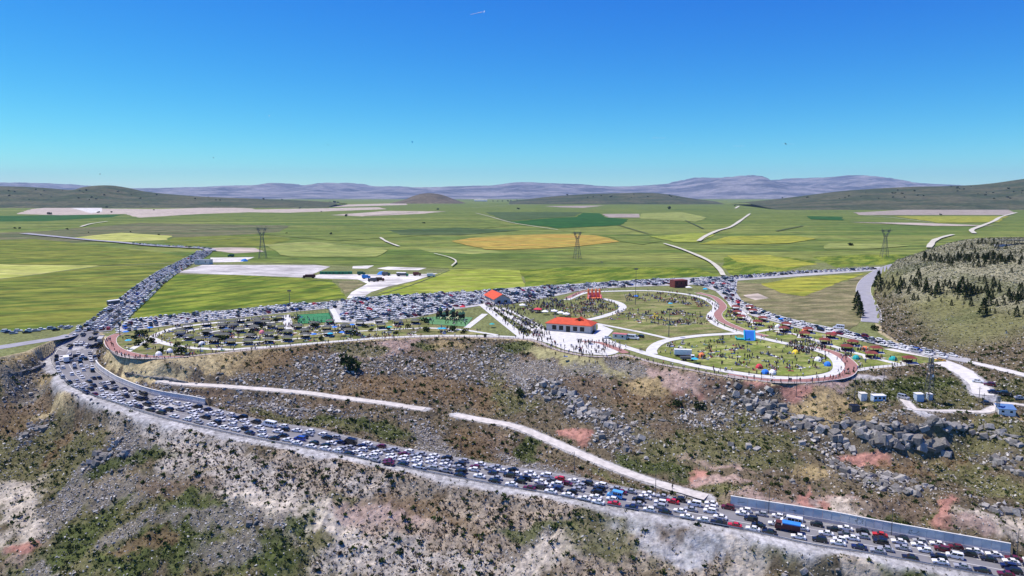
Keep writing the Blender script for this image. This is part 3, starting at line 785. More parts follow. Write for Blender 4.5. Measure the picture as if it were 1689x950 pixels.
FIELDS = [
 ('mid',[(-300,372),(300,366),(700,358),(1689,374),(1900,380),(1900,350),(1689,343),(900,333),(400,343),(-300,352)]),
 ('brownish',[(-300,392),(60,382),(230,368),(480,372),(460,384),(250,394),(100,402),(-300,402)]),
 ('mid',[(360,430),(640,420),(900,424),(1180,432),(1200,452),(960,466),(860,447),(740,444),(560,438)]),
 ('olive',[(-300,404),(60,394),(240,414),(316,424),(290,433),(170,438),(0,436),(-300,436)]),
 ('lime',[(-300,437),(0,435),(90,436),(165,438),(128,443),(60,452),(0,460),(-300,478)]),
 ('olive',[(-300,480),(0,461),(60,453),(130,444),(168,439),(300,434),(272,450),(225,482),(185,514),(128,535),(60,544),(0,548),(-300,552)]),
 ('lime',[(122,392),(200,384),(284,389),(277,396),(200,399),(160,397)]),
 ('olive',[(282,392),(440,388),(480,395),(430,406),(340,408),(270,400)]),
 ('dark',[(-200,359),(80,355),(205,354),(185,358),(70,365),(-200,367)]),
 ('plough',[(28,353),(50,345),(90,341),(170,344),(260,345),(360,342),(415,344),(440,349),(330,353),(230,359),(205,353),(100,355)]),
 ('white',[(118,343),(132,342),(168,343),(168,349),(150,352)]),
 ('lime',[(85,329),(172,328),(176,331),(85,332)]),('dark2',[(176,330),(300,326),(420,333),(330,339),(200,338)]),('mauve',[(70,333),(140,331),(260,335),(200,340),(85,340)]),
 ('light',[(320,334),(395,333),(400,337),(325,338)]),
 ('plough',[(400,346),(624,342),(639,345),(475,351),(400,350)]),('plough',[(425,341),(668,335),(673,338),(487,343)]),('plough',[(545,355),(639,348),(736,349),(690,353),(600,357)]),
 ('mid',[(420,386),(620,370),(690,362),(790,362),(840,372),(740,386),(560,398)]),
 ('light',[(690,410),(800,411),(830,416),(780,419),(710,416)]),
 ('light',[(430,404),(520,399),(640,413),(620,424),(480,424)]),
 ('dark2',[(640,380),(760,376),(860,380),(760,388),(660,388)]),
 ('orange',[(745,398),(775,393),(810,390),(860,388),(900,387),(950,386),(985,389),(1005,393),(1022,399),(985,403),(950,407),(900,410),(850,412),(800,412),(770,405)]),
 ('mid',[(1000,390),(1070,390),(1092,399),(1060,404),(1024,399)]),
 ('dark',[(837,366),(900,361),(950,358),(961,351),(990,352),(999,359),(1036,362),(1024,372),(919,377)]),
 ('dark2',[(800,350),(960,350),(948,357),(900,360),(837,365)]),
 ('mauve',[(992,353),(1054,353),(1056,359),(1003,359)]),('mauve',[(898,340),(998,339),(962,343),(922,342)]),
 ('light',[(1057,352),(1125,350),(1165,359),(1150,366),(1056,361)]),
 ('vivid2',[(1070,390),(1158,385),(1180,388),(1152,400),(1110,400)]),('yellow',[(1152,403),(1205,390),(1310,389),(1346,395),(1300,402),(1215,403)]),
 ('vivid',[(1196,424),(1300,424),(1348,432),(1300,446),(1208,456),(1190,440)]),('yellow',[(1200,421),(1270,421),(1350,436),(1290,442),(1215,432)]),
 ('vivid',[(1340,424),(1420,420),(1500,420),(1470,436),(1380,441)]),
 ('light',[(1370,402),(1440,402),(1500,406),(1440,411),(1360,411)]),
 ('plough',[(1298,336),(1362,331),(1518,331),(1605,339),(1450,340),(1368,339)]),('plough',[(1615,333),(1689,333),(1760,336),(1760,341),(1640,339)]),
 ('mauve',[(1408,351),(1513,345),(1663,346),(1672,351),(1665,355),(1417,355)]),('plough',[(1403,367),(1518,368),(1640,373),(1542,373)]),
 ('yellow',[(1475,357),(1663,357),(1648,367),(1547,368)]),('dark',[(1333,357),(1388,358),(1391,364),(1336,362)]),('dark2',[(1525,331),(1605,330),(1610,334),(1530,335)]),
 ('vivid',[(290,453),(400,454),(500,459),(548,462),(562,476),(572,492),(480,503),(330,517),(214,529),(226,505),(258,468)]),
 ('vivid2',[(606,491),(640,478),(700,460),(742,445),(800,443),(858,446),(868,474),(800,481),(700,486)]),
 ('vivid',[(858,445),(960,440),(1150,442),(1186,456),(1060,461),(954,468),(868,474)]),
 ('gravelyard',[(334,437),(400,437),(520,437),(545,440),(502,458),(400,454),(291,450)]),
 ('plough',[(344,409),(380,408),(420,409),(436,415),(388,418),(352,413)]),('white',[(347,425),(376,425),(420,424),(400,432),(348,433)]),
 ('white',[(515,456),(530,452),(640,453),(700,452),(722,451),(680,464),(640,473),(612,482),(597,492),(572,492),(580,482),(606,468),(590,461),(516,459)]),
 ('white',[(582,439),(617,438),(606,443),(581,443)]),('white',[(622,443),(640,440),(704,442),(690,446),(640,445)]),
 ('verge',[(556,464),(590,463),(602,468),(580,480),(568,484),(560,474)]),
 ('verge',[(1204,465),(1255,468),(1290,484),(1324,489),(1376,470),(1436,450),(1414,478),(1420,500),(1430,526),(1400,545),(1330,530),(1270,516),(1226,496),(1214,480)]),
 ('yellow',[(1255,468),(1316,458),(1380,454),(1432,451),(1376,468),(1326,489),(1288,483)]),
 ('plough',[(1226,487),(1250,484),(1268,492),(1246,495)]),
]
for k, (c, poly) in enumerate(FIELDS):
    far = min(p[1] for p in poly) < 405
    sheet("field" if c not in ('gravelyard', 'white') else "gravel_yard", poly, fm[c], (.12 + .024 * k) if far else (.02 + .002 * k), rag=(0 if c in ('gravelyard', 'white') else 10 if far else 3.0))
ZF = .06 + .012 * len(FIELDS)
ZP = .10     # park sheets
M["margin"] = mat("field_margin", (.062, .080, .030), .95, .3, .05)
M["margin_pale"] = mat("pale_field_margin", (.27, .28, .13), .95, .3, .05)
for pts, hw, dk in [([(800,387),(870,389)],1.6,1),([(974,387),(1071,388)],3,1),([(640,381),(820,380)],3,1),([(460,376),(640,370),(800,366)],4,1),([(1020,372),(1060,384),(1075,387)],2,1),([(1130,364),(1160,378)],2,1),([(905,410),(990,408)],1.5,1),
  ([(826,430),(900,433),(985,434),(992,431)],1.2,1),([(740,443),(640,437),(560,436),(440,434)],1.4,1),([(600,357),(690,350)],4,1),([(160,438),(230,438),(300,437)],1.2,1),([(0,460),(60,453),(128,443)],.8,0),([(430,408),(520,402),(640,412)],1.2,0),
  ([(1280,382),(1325,373)],3,1),([(1400,365),(1540,374),(1650,372)],2.5,1),([(1200,403),(1260,404),(1370,413)],1.5,1),([(1190,410),(1330,416),(1450,412)],1.2,1),([(1240,352),(1410,350)],5,1),([(960,345),(1100,347),(1240,345)],6,1),([(1060,361),(1130,361),(1220,362)],3,1),
  ([(0,378),(150,372),(400,363)],4,1),([(250,384),(360,378),(470,372)],3,0),([(280,400),(430,393),(520,391)],2,0),([(215,528),(330,515),(480,501),(566,492)],.9,1),([(700,487),(800,480),(868,474)],.7,1),([(612,490),(680,470),(742,446)],1.0,1),([(300,431),(285,451),(258,469),(228,505)],.8,1),([(515,455),(500,459),(556,466),(602,468)],.9,1)]:
    ribbon("field_margin", pts, hw, M["margin" if dk else "margin_pale"], 1.75 if min(p[1] for p in pts) < 405 else .165)
# asphalt of the parking belt and the roads on the plateau
LOT = [(205,530),(330,516),(480,502),(565,496),(600,490),(700,485),(800,480),(842,475),(954,468),(1078,460),(1198,456),(1320,448),(1452,440),(1452,446),(1330,455),(1216,463),(1214,482),(1226,499),(1270,517),(1330,532),(1400,546),(1450,560),(1530,577),(1605,592),(1592,598),(1530,588),(1440,567),(1380,554),(1310,540),(1240,521),(1205,503),(1180,480),(1150,470),(1048,473),(969,477),(919,488),(842,502),(790,505),(740,512),(686,524),(600,533),(560,532),(552,508),(490,514),(400,524),(330,531),(250,541),(190,550)]
sheet("parking_lot", LOT, M["lot"], .16, "grey parking ground packed with cars around the picnic park")
NRL = [(112,553),(122,546),(150,534),(185,505),(215,478),(255,452),(300,432),(322,421),(326,414)]
NRR = [(184,546),(190,540),(203,528),(223,509),(242,485),(272,455),(310,438),(340,424),(349,413)]
Lc = catmull([at(*p)[:2] for p in NRL], 10); Rc = catmull([at(*p)[:2] for p in NRR], 10)
V, F = strip_mesh(Lc, Rc, .18, .18)
tag(link("road", raw_mesh("road", V, F, [M["asphalt"]])), "asphalt road climbing away from the junction between green fields", kind="structure")
ribbon("road", [(349,415),(338,411),(300,409),(250,406),(200,401),(150,397),(90,391),(40,386)], [7,6,6,7,9], M["asphalt_old"], 1.6, "far road turning left across the plain")
ribbon("road", [(-60,582),(0,573),(50,565),(100,557),(118,552)], [5.5,5,4.5,4], M["asphalt_old"], .10, "old paved spur road left of the junction")
hr = ribbon("road", [(1489,434),(1470,439),(1452,447),(1431,463),(1424,477),(1427,491),(1433,503),(1438,515),(1437,532)], [5.5,5.5,5.6,5.8,5.2,5,5.2,5.4], M["asphalt_old"], .20, "empty paved road curling up beside the pine hill", kerb=True)
# dirt tracks of the plain
for pts, hw in [([(1095,403),(1120,411),(1150,423),(1172,434),(1186,446),(1193,457)],3.0),([(1152,399),(1165,390),(1185,381),(1205,375),(1222,364),(1237,353)],5),([(1532,410),(1541,398),(1556,392),(1572,388)],5),
   ([(1607,386),(1603,380),(1620,373),(1640,365),(1652,358),(1677,351)],6),([(1609,342),(1608,338),(1612,333)],12),([(785,352),(805,357),(840,367),(880,374),(920,380)],2.2),([(627,393),(638,400),(658,408)],2.6),([(133,375),(150,370),(177,366)],4),
   ([(770,344),(900,333)],2),([(1213,344),(1219,340)],8),([(1420,355),(1475,360),(1540,368)],2),([(745,441),(752,433),(740,426),(716,420)],1.2)]:
    ribbon("dirt_track", pts, np.array([hw * q for q in (.7, .95, .75, 1.0, .7, .9, .75)]), M["dirt_far"], 1.9)
for k, (c, hw) in enumerate(TRK):
    t = np.gradient(c[:, :2], axis=0); t /= np.linalg.norm(t, axis=1)[:, None]
    n = np.stack([-t[:, 1], t[:, 0]], 1)
    h = hw * (.95 + .22 * fbm(c[:, 0], c[:, 1], 9, 2) + .16 * fbm(c[:, 0] + 70, c[:, 1], 2.6, 2))
    V, F = strip_mesh(c[:, :2] - n * h[:, None], c[:, :2] + n * h[:, None], c[:, 2], c[:, 2])
    tag(link("dirt_track" if k < 4 else "footpath", raw_mesh("dirt_track", V, F, [M["dirt"] if k < 2 or k > 3 else M["gravel_road"]])), ["pale dirt track cut into the rocky slope above the bend", "pale dirt track running down the slope to the road", "pale gravel road coming down past the lattice tower", "gravel road skirting the foot of the pine hill", "worn footpath past the cabins", "worn footpath along the crag to the blue roofed shed"][k], kind="structure")

# lawns and paths of the park
RINGA = [(934,495),(967,483),(1029,480),(1078,480),(1128,485),(1160,492),(1178,502),(1181,510),(1172,520),(1174,529),(1190,539),(1220,549),(1274,562),(1344,577),(1374,589),(1384,604),(1374,616.5),(1324,624),(1262,621.5),(1200,613),(1150,604),(1128,599),(1078,587),(1029,572),(996,562)]
sheet("lawn", [(940,495),(967,485),(1029,482),(1078,482),(1128,487),(1162,497),(1175,507),(1165,520),(1176,534),(1205,546),(1150,552),(1108,558),(1060,549),(990,534),(976,527),(1004,519),(1024,508),(1004,496),(976,490)], M["lawn2"], ZP, "worn lawn crowded with picnickers inside the upper loop path")
sheet("lawn", [(930,500),(972,492),(1003,497),(1022,507),(1002,517),(975,524),(930,528)], M["lawn2"], ZP + .01, "small lawn with inflatable castle inside the inner loop path")
sheet("lawn", [(1092,572),(1120,562),(1160,556),(1205,553),(1274,565),(1340,579),(1368,590),(1377,603),(1368,613),(1324,621),(1262,618),(1200,609),(1150,600),(1110,592),(1082,584)], M["lawn"], ZP + .02, "bright mown lawn inside the lower loop path")
sheet("lawn", [(1000,562),(1014,549),(1035,546),(1060,552),(1100,560),(1075,574),(1070,582),(1034,570)], M["lawn2"], ZP + .01)
sheet("lawn", [(1195,500),(1208,506),(1232,521),(1270,530),(1330,545),(1400,560),(1450,575),(1520,588),(1560,595),(1494,602),(1411,611),(1395,592),(1350,574),(1274,555),(1225,545),(1195,533),(1180,522),(1188,512)], M["lawn"], ZP, "green picnic ground with red roofed shelters east of the loop path")
sheet("lawn", [(188,553),(250,542),(330,532),(400,526),(480,517),(488,534),(552,534),(690,527),(700,534),(770,540),(820,551),(750,553),(650,556),(560,562),(450,571),(350,582),(280,589),(215,588),(188,574)], M["lawn2"], ZP, "green picnic ground with rows of grey shelters west of the plaza")
PATHS = [("path",RINGA,2.5,2),("path",[(1076,584),(1075,577),(1086,567),(1108,560),(1153,554),(1200,551),(1222,550)],2.6,3),("path",[(1108,560),(1060,549),(1020,541),(984,534)],1.6,4),
 ("path",[(976,490),(1004,495),(1024,502),(1025,511),(1004,519),(979,526),(950,530)],2.6,4),
 ("path",[(251,558.6),(256,553),(268,548),(290,541),(329,535.5),(380,530),(430,525),(478,520)],2.0,2),("path",[(251,558.6),(277,568),(316,574),(380,577),(400,575.5),(500,568),(586,561),(649,556.6),(723,554),(820,555),(880,559),(912,565)],2.0,5),
 ("path",[(251,558.6),(235,566),(210,580)],1.6,3),("path",[(303,556),(303,549),(320,544),(360,539.5),(400,536),(470,530)],1.4,3),("path",[(345,553),(352,547),(400,543),(470,537)],1.2,3),("path",[(303,556),(330,563),(380,566),(440,563),(500,558)],1.2,3),("path",[(345,553),(380,557),(440,554),(490,549)],1.2,3),
 ("path",[(471,520),(474,530),(477,543)],2.6,6),("path",[(546,508),(552,520),(558,532)],2.2,6),("path",[(480,524),(560,519)],1.2,4),
 ("path",[(490,541),(560,536),(640,531)],1.1,3),("path",[(500,553),(600,546),(700,541)],1.1,3),("path",[(700,541),(760,544),(820,553)],1.6,3),
 ("plaza_path",[(792,500),(825,527),(866,559)],2.5,7),("plaza_path",[(811,506),(860,532),(908,560)],2.6,7),("plaza_path",[(830,508),(872,528),(916,556)],1.7,7),("path",[(770,541),(800,518)],2.0,6),
 ("path",[(1206,500),(1213,508),(1225,518),(1240,533)],2.4,3),("path",[(1240,549),(1262,545),(1282,543),(1300,549),(1324,555),(1361,567),(1399,579),(1450,593),(1482,601)],1.8,3),("path",[(1411,611),(1450,605.5),(1494,601.6)],1.8,4)]
for nm, pts, hw, lv in PATHS:
    ribbon(nm, pts, hw, M["path"], ZP + .03 + .006 * lv)
sheet("plaza", [(868,557),(893,536),(905,545),(978,552),(986,543),(986,534),(1012,545),(1000,558),(1034,574),(1015,584),(1000,587),(961,584),(930,577),(905,567)], M["path"], ZP + .09, "pale paved plaza in front of the orange roofed pavilion")
ribbon("running_track", [(935,492),(962,481),(990,478)], 2.2, M["track_red"], ZP + .10)
ribbon("running_track", [(1150,483),(1176,490),(1189,500),(1192,508),(1184,518),(1189,528),(1206,537),(1232,547),(1262,555)], 2.4, M["track_red"], ZP + .11, "red running track beside the upper loop path", kerb=True)
ribbon("running_track", [(1336,572),(1360,577),(1386,587),(1401,599),(1404,607),(1396,618),(1374,624.5),(1324,628.5),(1262,627),(1200,618)], [1.5,2.4,2.6,2.6,2.4,2.0,1.2], M["track_red"], ZP + .11, "red running track around the lower loop path", kerb=True)
ribbon("running_track", [(960,563),(990,566),(1004,571),(1020,577),(1033,583)], [1.2,2,2.2,2.2], M["track_red"], ZP + .12)
ribbon("running_track", [(196,551),(186,556),(182,563),(186,572),(199,580),(222,586),(250,589),(300,589)], [2.2,2.6,2.6,2.6,2.2,1.2], M["track_red"], ZP + .11, "red running track around the western tip of the park", kerb=True)
pitch = [(489.5,519.5),(542,516.5),(550,531),(491.5,534.5)]
sheet("sports_pitch", pitch, M["turf"], ZP + .10, "small green artificial turf pitch with pale lines")
_q = [at(*p)[:2] for p in pitch]
for k in range(1, 7):
    t = k / 7
    a_ = _q[0] * (1 - t) + _q[3] * t; b_ = _q[1] * (1 - t) + _q[2] * t
    ribbon("pitch_line", [a_ * .97 + b_ * .03, a_ * .03 + b_ * .97], .22, M["turf_line"], ZP + .115, world=True, sm=False)
sheet("playground_surface", [(691,525),(735,521),(780,524),(768,539),(711,535)], M["play"], ZP + .10, "green safety surface of the playground")

# ------------------------------------------------------------------ main road
V, F = strip_mesh(RB[:, :2], RA[:, :2], RB[:, 2], RA[:, 2])
road = tag(link("road", raw_mesh("road", V, F, [M["asphalt"]])), "wide asphalt road packed with cars bending round the rocky hillside", kind="structure")
def along(frac, i):
    return RB[i] * (1 - frac) + RA[i] * frac
def painted(frac, i0, i1, hw, dash=None):
    V = []; F = []
    run = 0
    for i in range(i0, i1 - 1):
        if dash and (int(RS[i] / dash) % 3 != 0): continue
        n = RN[i]
        a0 = along(frac, i); a1 = along(frac, i + 1); k = len(V)
        V += [(a0[0] - n[0] * hw, a0[1] - n[1] * hw, a0[2] + .012), (a0[0] + n[0] * hw, a0[1] + n[1] * hw, a0[2] + .012),
              (a1[0] + RN[i + 1][0] * hw, a1[1] + RN[i + 1][1] * hw, a1[2] + .012), (a1[0] - RN[i + 1][0] * hw, a1[1] - RN[i + 1][1] * hw, a1[2] + .012)]
        F.append((k, k + 1, k + 2, k + 3))
    return V, F
for frac, dash, hw in [(.07, None, .09), (.93, None, .09), (.36, None, .10), (.62, 3.0, .09)]:
    V, F = painted(frac, 0, len(RC), hw, dash)
    link("road_marking", raw_mesh("road_marking", V, F, [M["line"]]), road)
print("sheets done")
# ------------------------------------------------------------------ hills and mountains far behind
def ridge(name, crest, dist, depth, material, label, rough=.16, nz=22, step=60, foot=-2, back=.8, lam=None, sharp=1.25):
    P = np.array([at_dist(x, y, dist) for x, y in crest])
    c = resample(catmull(P, 14), step)
    n = len(c); vs = np.linspace(-1, back, nz)
    lam = lam or depth * .45
    V = np.zeros((nz, n, 3))
    c[:, 2] += fbm(c[:, 0], c[:, 1] * 0, lam * .35, 4) * rough * .10 * c[:, 2]
    for k, v in enumerate(vs):
        y = c[:, 1] + v * depth; x = c[:, 0] * (1 + v * depth / c[:, 1] * .6)
        e = 1 - abs(v) ** sharp if v < 0 else 1 - (v / max(back, .01)) ** 2 * .6
        r1 = 1 - np.abs(fbm(x, y * .7, lam, 5, .55)) * 2.2
        r2 = fbm(x + 999, y, lam * 1.8, 4)
        fade = min(1, abs(v) * 2.2) * (1 - abs(v) ** 3 * .3)
        z = c[:, 2] * e * (1 + rough * fade * (r1 * 1.0 - .5 + r2 * .8)) + (1 - e) * foot
        V[k, :, 0] = x; V[k, :, 1] = y; V[k, :, 2] = z
    k_, i_ = np.meshgrid(np.arange(nz - 1), np.arange(n - 1), indexing='ij')
    v0 = (k_ * n + i_).ravel()
    F = np.stack([v0, v0 + 1, v0 + n + 1, v0 + n], 1)
    return tag(link(name, raw_mesh(name, V.reshape(-1, 3), F, [material], smooth_=True)), label, kind="structure")
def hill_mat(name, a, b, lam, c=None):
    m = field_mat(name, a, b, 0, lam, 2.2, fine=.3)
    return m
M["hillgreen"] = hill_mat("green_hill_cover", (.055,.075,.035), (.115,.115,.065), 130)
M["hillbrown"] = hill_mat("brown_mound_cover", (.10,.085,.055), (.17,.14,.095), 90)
M["mountain"] = hill_mat("haze_tinted_mountain_rock", (.105,.115,.165), (.31,.30,.335), 500)  # haze blue mixed into the rock hues, contrast widened to suggest ridge shading
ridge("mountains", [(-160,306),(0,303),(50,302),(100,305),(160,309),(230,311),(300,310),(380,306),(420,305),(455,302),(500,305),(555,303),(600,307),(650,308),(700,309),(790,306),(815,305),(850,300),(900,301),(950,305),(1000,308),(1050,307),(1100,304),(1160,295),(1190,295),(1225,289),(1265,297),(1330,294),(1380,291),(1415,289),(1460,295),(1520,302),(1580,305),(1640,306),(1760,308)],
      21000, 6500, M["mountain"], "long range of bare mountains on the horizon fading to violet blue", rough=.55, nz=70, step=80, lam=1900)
ridge("hill", [(-120,306),(0,307),(60,309),(115,313),(140,308),(160,306),(185,306),(205,309),(240,316),(300,322),(350,325),(420,328),(500,331),(560,335)], 5200, 900, M["hillgreen"], "dark green hill with a flat knoll at the left of the plain", rough=.10, step=25, lam=420)
ridge("hill", [(640,336),(665,330),(685,322),(705,318.5),(728,321),(750,329),(770,336)], 7000, 500, M["hillbrown"], "small rounded brown mound standing alone before the mountains", rough=.05, step=20, lam=300, sharp=1.5)
ridge("hill", [(840,332),(900,325),(960,320.5),(1000,319),(1070,318),(1105,321),(1140,327),(1180,332)], 6800, 800, M["hillgreen"], "low dark ridge in the middle of the plain's far edge", rough=.08, step=25, lam=420)
ridge("hill", [(1230,335),(1290,328),(1340,321),(1400,314),(1480,309),(1540,307),(1600,305.5),(1640,302),(1689,295),(1780,284),(1900,280)], 5000, 1300, M["hillgreen"], "long green hill rising at the right end of the plain", rough=.10, step=25, lam=500)
for pts, c_, z in []: pass
# haze: even air from the drone to the mountains
hz = MB(); hz.box(-33000, 33000, -300, 28500, -75, 1000)
m = bpy.data.materials.new("air"); m.use_nodes = True
for nd in list(m.node_tree.nodes):
    if nd.type == 'BSDF_PRINCIPLED': m.node_tree.nodes.remove(nd)
pv = m.node_tree.nodes.new("ShaderNodeVolumePrincipled")
pv.inputs["Color"].default_value = (.46, .70, 1.0, 1)
pv.inputs["Density"].default_value = 2.5e-5
pv.inputs["Anisotropy"].default_value = 0.0
m.node_tree.links.new(pv.outputs[0], m.node_tree.nodes["Material Output"].inputs["Volume"])
tag(hz.build("haze", m), "thin blue haze over the plain", kind="stuff")
# ------------------------------------------------------------------ road furniture
def wall(name, label, i0, i1, height, panel_len, base_h=0.9, thick=.45):
    root = thing(name, label, "retaining wall", RA[(i0 + i1) // 2])
    inv = -np.array(root.location)
    s0, s1 = RS[i0], RS[i1]
    n = max(2, int((s1 - s0) / panel_len))
    def P(s, out, z):
        k = np.interp(s, RS, np.arange(len(RS))); i = int(min(k, len(RS) - 2)); t = k - i
        p = RA[i] * (1 - t) + RA[i + 1] * t; nn = RN[i] * (1 - t) + RN[i + 1] * t
        perp = np.array([-RT[i][1], RT[i][0]]); perp = perp if perp @ nn > 0 else -perp
        return (p[0] + perp[0] * out + inv[0], p[1] + perp[1] * out + inv[1], p[2] + z + inv[2])
    cells = []
    for k in range(n):
        a = s0 + (s1 - s0) * k / n + .03; b = s0 + (s1 - s0) * (k + 1) / n - .03
        dz = .02 * math.sin(k * 7.1)
        f = .02 * math.cos(k * 3.3)
        m = MB().hull([P(a, .55 + f, -.3), P(b, .55 + f, -.3), P(b, .55 + thick, -.3), P(a, .55 + thick, -.3)],
                      [P(a, .62 + f, height + dz), P(b, .62 + f, height + dz), P(b, .62 + thick, height + dz), P(a, .62 + thick, height + dz)])
        m.build("panel", M["concrete"], root)
    m = MB(); q = MB()
    for k in range(n):
        a = s0 + (s1 - s0) * k / n; b = s0 + (s1 - s0) * (k + 1) / n
        m.hull([P(a, .30, -.3), P(b, .30, -.3), P(b, .53, -.3), P(a, .53, -.3)], [P(a, .38, base_h), P(b, .38, base_h), P(b, .53, base_h), P(a, .53, base_h)])
        q.hull([P(a, .57, height + .03), P(b, .57, height + .03), P(b, .70 + thick, height + .03), P(a, .70 + thick, height + .03)],
               [P(a, .57, height + .20), P(b, .57, height + .20), P(b, .70 + thick, height + .20), P(a, .70 + thick, height + .20)])
    m.build("barrier_base", M["concrete_dark"], root); q.build("coping", M["coping"], root)
    return root, P
wr, wallP = wall("retaining_wall", "long pale concrete retaining wall of upright panels above the road, scribbled with graffiti", *WALL_R, 3.5, 2.4)
wl, wallP2 = wall("retaining_wall", "curved pale concrete wall on the inside of the road bend", *WALL_L, 2.4, 3.0, .8)
def scribble(P, s, z, pts, wdt, material):
    m = MB()
    for (x0, y0), (x1, y1) in zip(pts[:-1], pts[1:]):
        dx, dy = x1 - x0, y1 - y0; l = math.hypot(dx, dy) + 1e-6; nx, ny = -dy / l * wdt, dx / l * wdt
        o = .575 if z + (y0 + y1) / 2 > 1 else .36
        m.quad(P(s + x0 - nx, o, z + y0 - ny), P(s + x1 - nx, o, z + y1 - ny), P(s + x1 + nx, o, z + y1 + ny), P(s + x0 + nx, o, z + y0 + ny))
    m.build("graffiti", material, wr)
def s_at(px): return RS[px_station(px)]
M["spray"] = mat("black_spray_paint", (.05, .05, .055), .6)
M["spray_w"] = mat("white_spray_paint", (.8, .8, .8), .6)
flower = [(math.cos(t) * (.9 + .35 * math.cos(5 * t)), 1.0 + math.sin(t) * (.9 + .35 * math.cos(5 * t))) for t in np.linspace(0, 2 * math.pi, 31)]
scribble(wallP, s_at(1408), 1.15, flower, .07, M["spray"])
scribble(wallP, s_at(1406), 1.6, [(-.6, .4), (-.2, .9), (.2, .3), (.5, .8)], .12, M["spray_w"])
scribble(wallP, s_at(1410), 1.1, [(-.3, -.1), (.1, .5), (.4, .1), (.8, .4)], .09, M["spray"])
scribble(wallP, s_at(1507), 1.2, [(-1.6, 1.4), (-1.2, .8), (-.6, .5), (0, .3), (.6, .9), (.2, 1.3), (.9, 1.2), (1.2, .5), (.4, .2), (1.4, .3)], .05, M["spray"])
scribble(wallP, s_at(1305), 2.0, [(-1.0, .1), (-.8, -.1), (-.6, .1), (-.4, -.1), (-.2, .12), (0, -.1), (.25, .1), (.5, -.08), (.8, .1)], .09, M["spray"])
scribble(wallP, s_at(1196 + 30), 2.0, [(-1.0, .3), (-.3, .1), (.4, 0), (1.0, -.3)], .06, M["spray"])
# guard rail along the valley side
gr = thing("guard_rail", "long steel guard rail on posts along the valley edge of the road", "guard rail", RB[len(RB) // 2])
g0 = np.array(gr.location)
m = MB()
edge = [RB[i] - np.r_[RN[i] * .5, 0] for i in range(0, len(RB), 2)]
edge = [e for e in edge if e[1] < 373]
for a, b in zip(edge[:-1], edge[1:]):
    d = np.array(b) - a; nn = np.array([-d[1], d[0], 0]); nn = nn / np.linalg.norm(nn) * .05
    prof = [(0, .42), (.04, .50), (0, .60), (.04, .70), (0, .78)]
    for (o0, z0), (o1, z1) in zip(prof[:-1], prof[1:]):
        m.quad(a + nn * o0 / .05 + [0, 0, z0] - g0, b + nn * o0 / .05 + [0, 0, z0] - g0, b + nn * o1 / .05 + [0, 0, z1] - g0, a + nn * o1 / .05 + [0, 0, z1] - g0)
m.build("rail", M["steel"], gr)
pm = MB().box(-.06, .06, -.05, .05, -.5, .8).mesh("guard_rail_post", M["steel"])
for e in edge[::1]:
    link("post", pm, gr, e - g0 + np.array([0, 0, 0]))

# lamp posts
def lamp_post_meshes(h):
    a = MB().bar((0, 0, -.5), (0, 0, h), .13, 6, .07).mesh("lamp_pole", M["steel_dark"])
    b = MB().bar((0, 0, h - .1), (0, -1.6, h + .25), .05, 5).mesh("lamp_arm", M["steel_dark"])
    c = MB().hull([(-.14, -1.5, h + .16), (.14, -1.5, h + .16), (.10, -2.2, h + .26), (-.10, -2.2, h + .26)], [(-.12, -1.5, h + .30), (.12, -1.5, h + .30), (.08, -2.2, h + .34), (-.08, -2.2, h + .34)]).mesh("lamp_head", M["steel"])
    return a, b, c
LP = lamp_post_meshes(8.6)
for px, where in [(1683,"at the right end of the concrete wall"),(1465,"behind the red sedan against the concrete wall"),(1273,"against the near end of the concrete wall"),(1072,"beside the foot of the dirt track"),(930,"above the dark red hatchback, below the dirt track"),(760,"below the loose scree"),(605,"beside the green grass verge"),(477,"above the white minibus"),(385,"beyond the end of the curved wall")]:
    i = px_station(px); p = RA[i] + np.r_[RN[i] * .9 if not WALL_R[0] <= i <= WALL_R[1] else RN[i] * .12, 0]
    t = thing("street_lamp", "tall thin street lamp " + where, "street lamp", p, math.atan2(RN[i][1], RN[i][0]) - math.pi / 2, "street lamps along the road")
    for nm, me in zip(("pole", "arm", "lamp_head"), LP): link(nm, me, t)

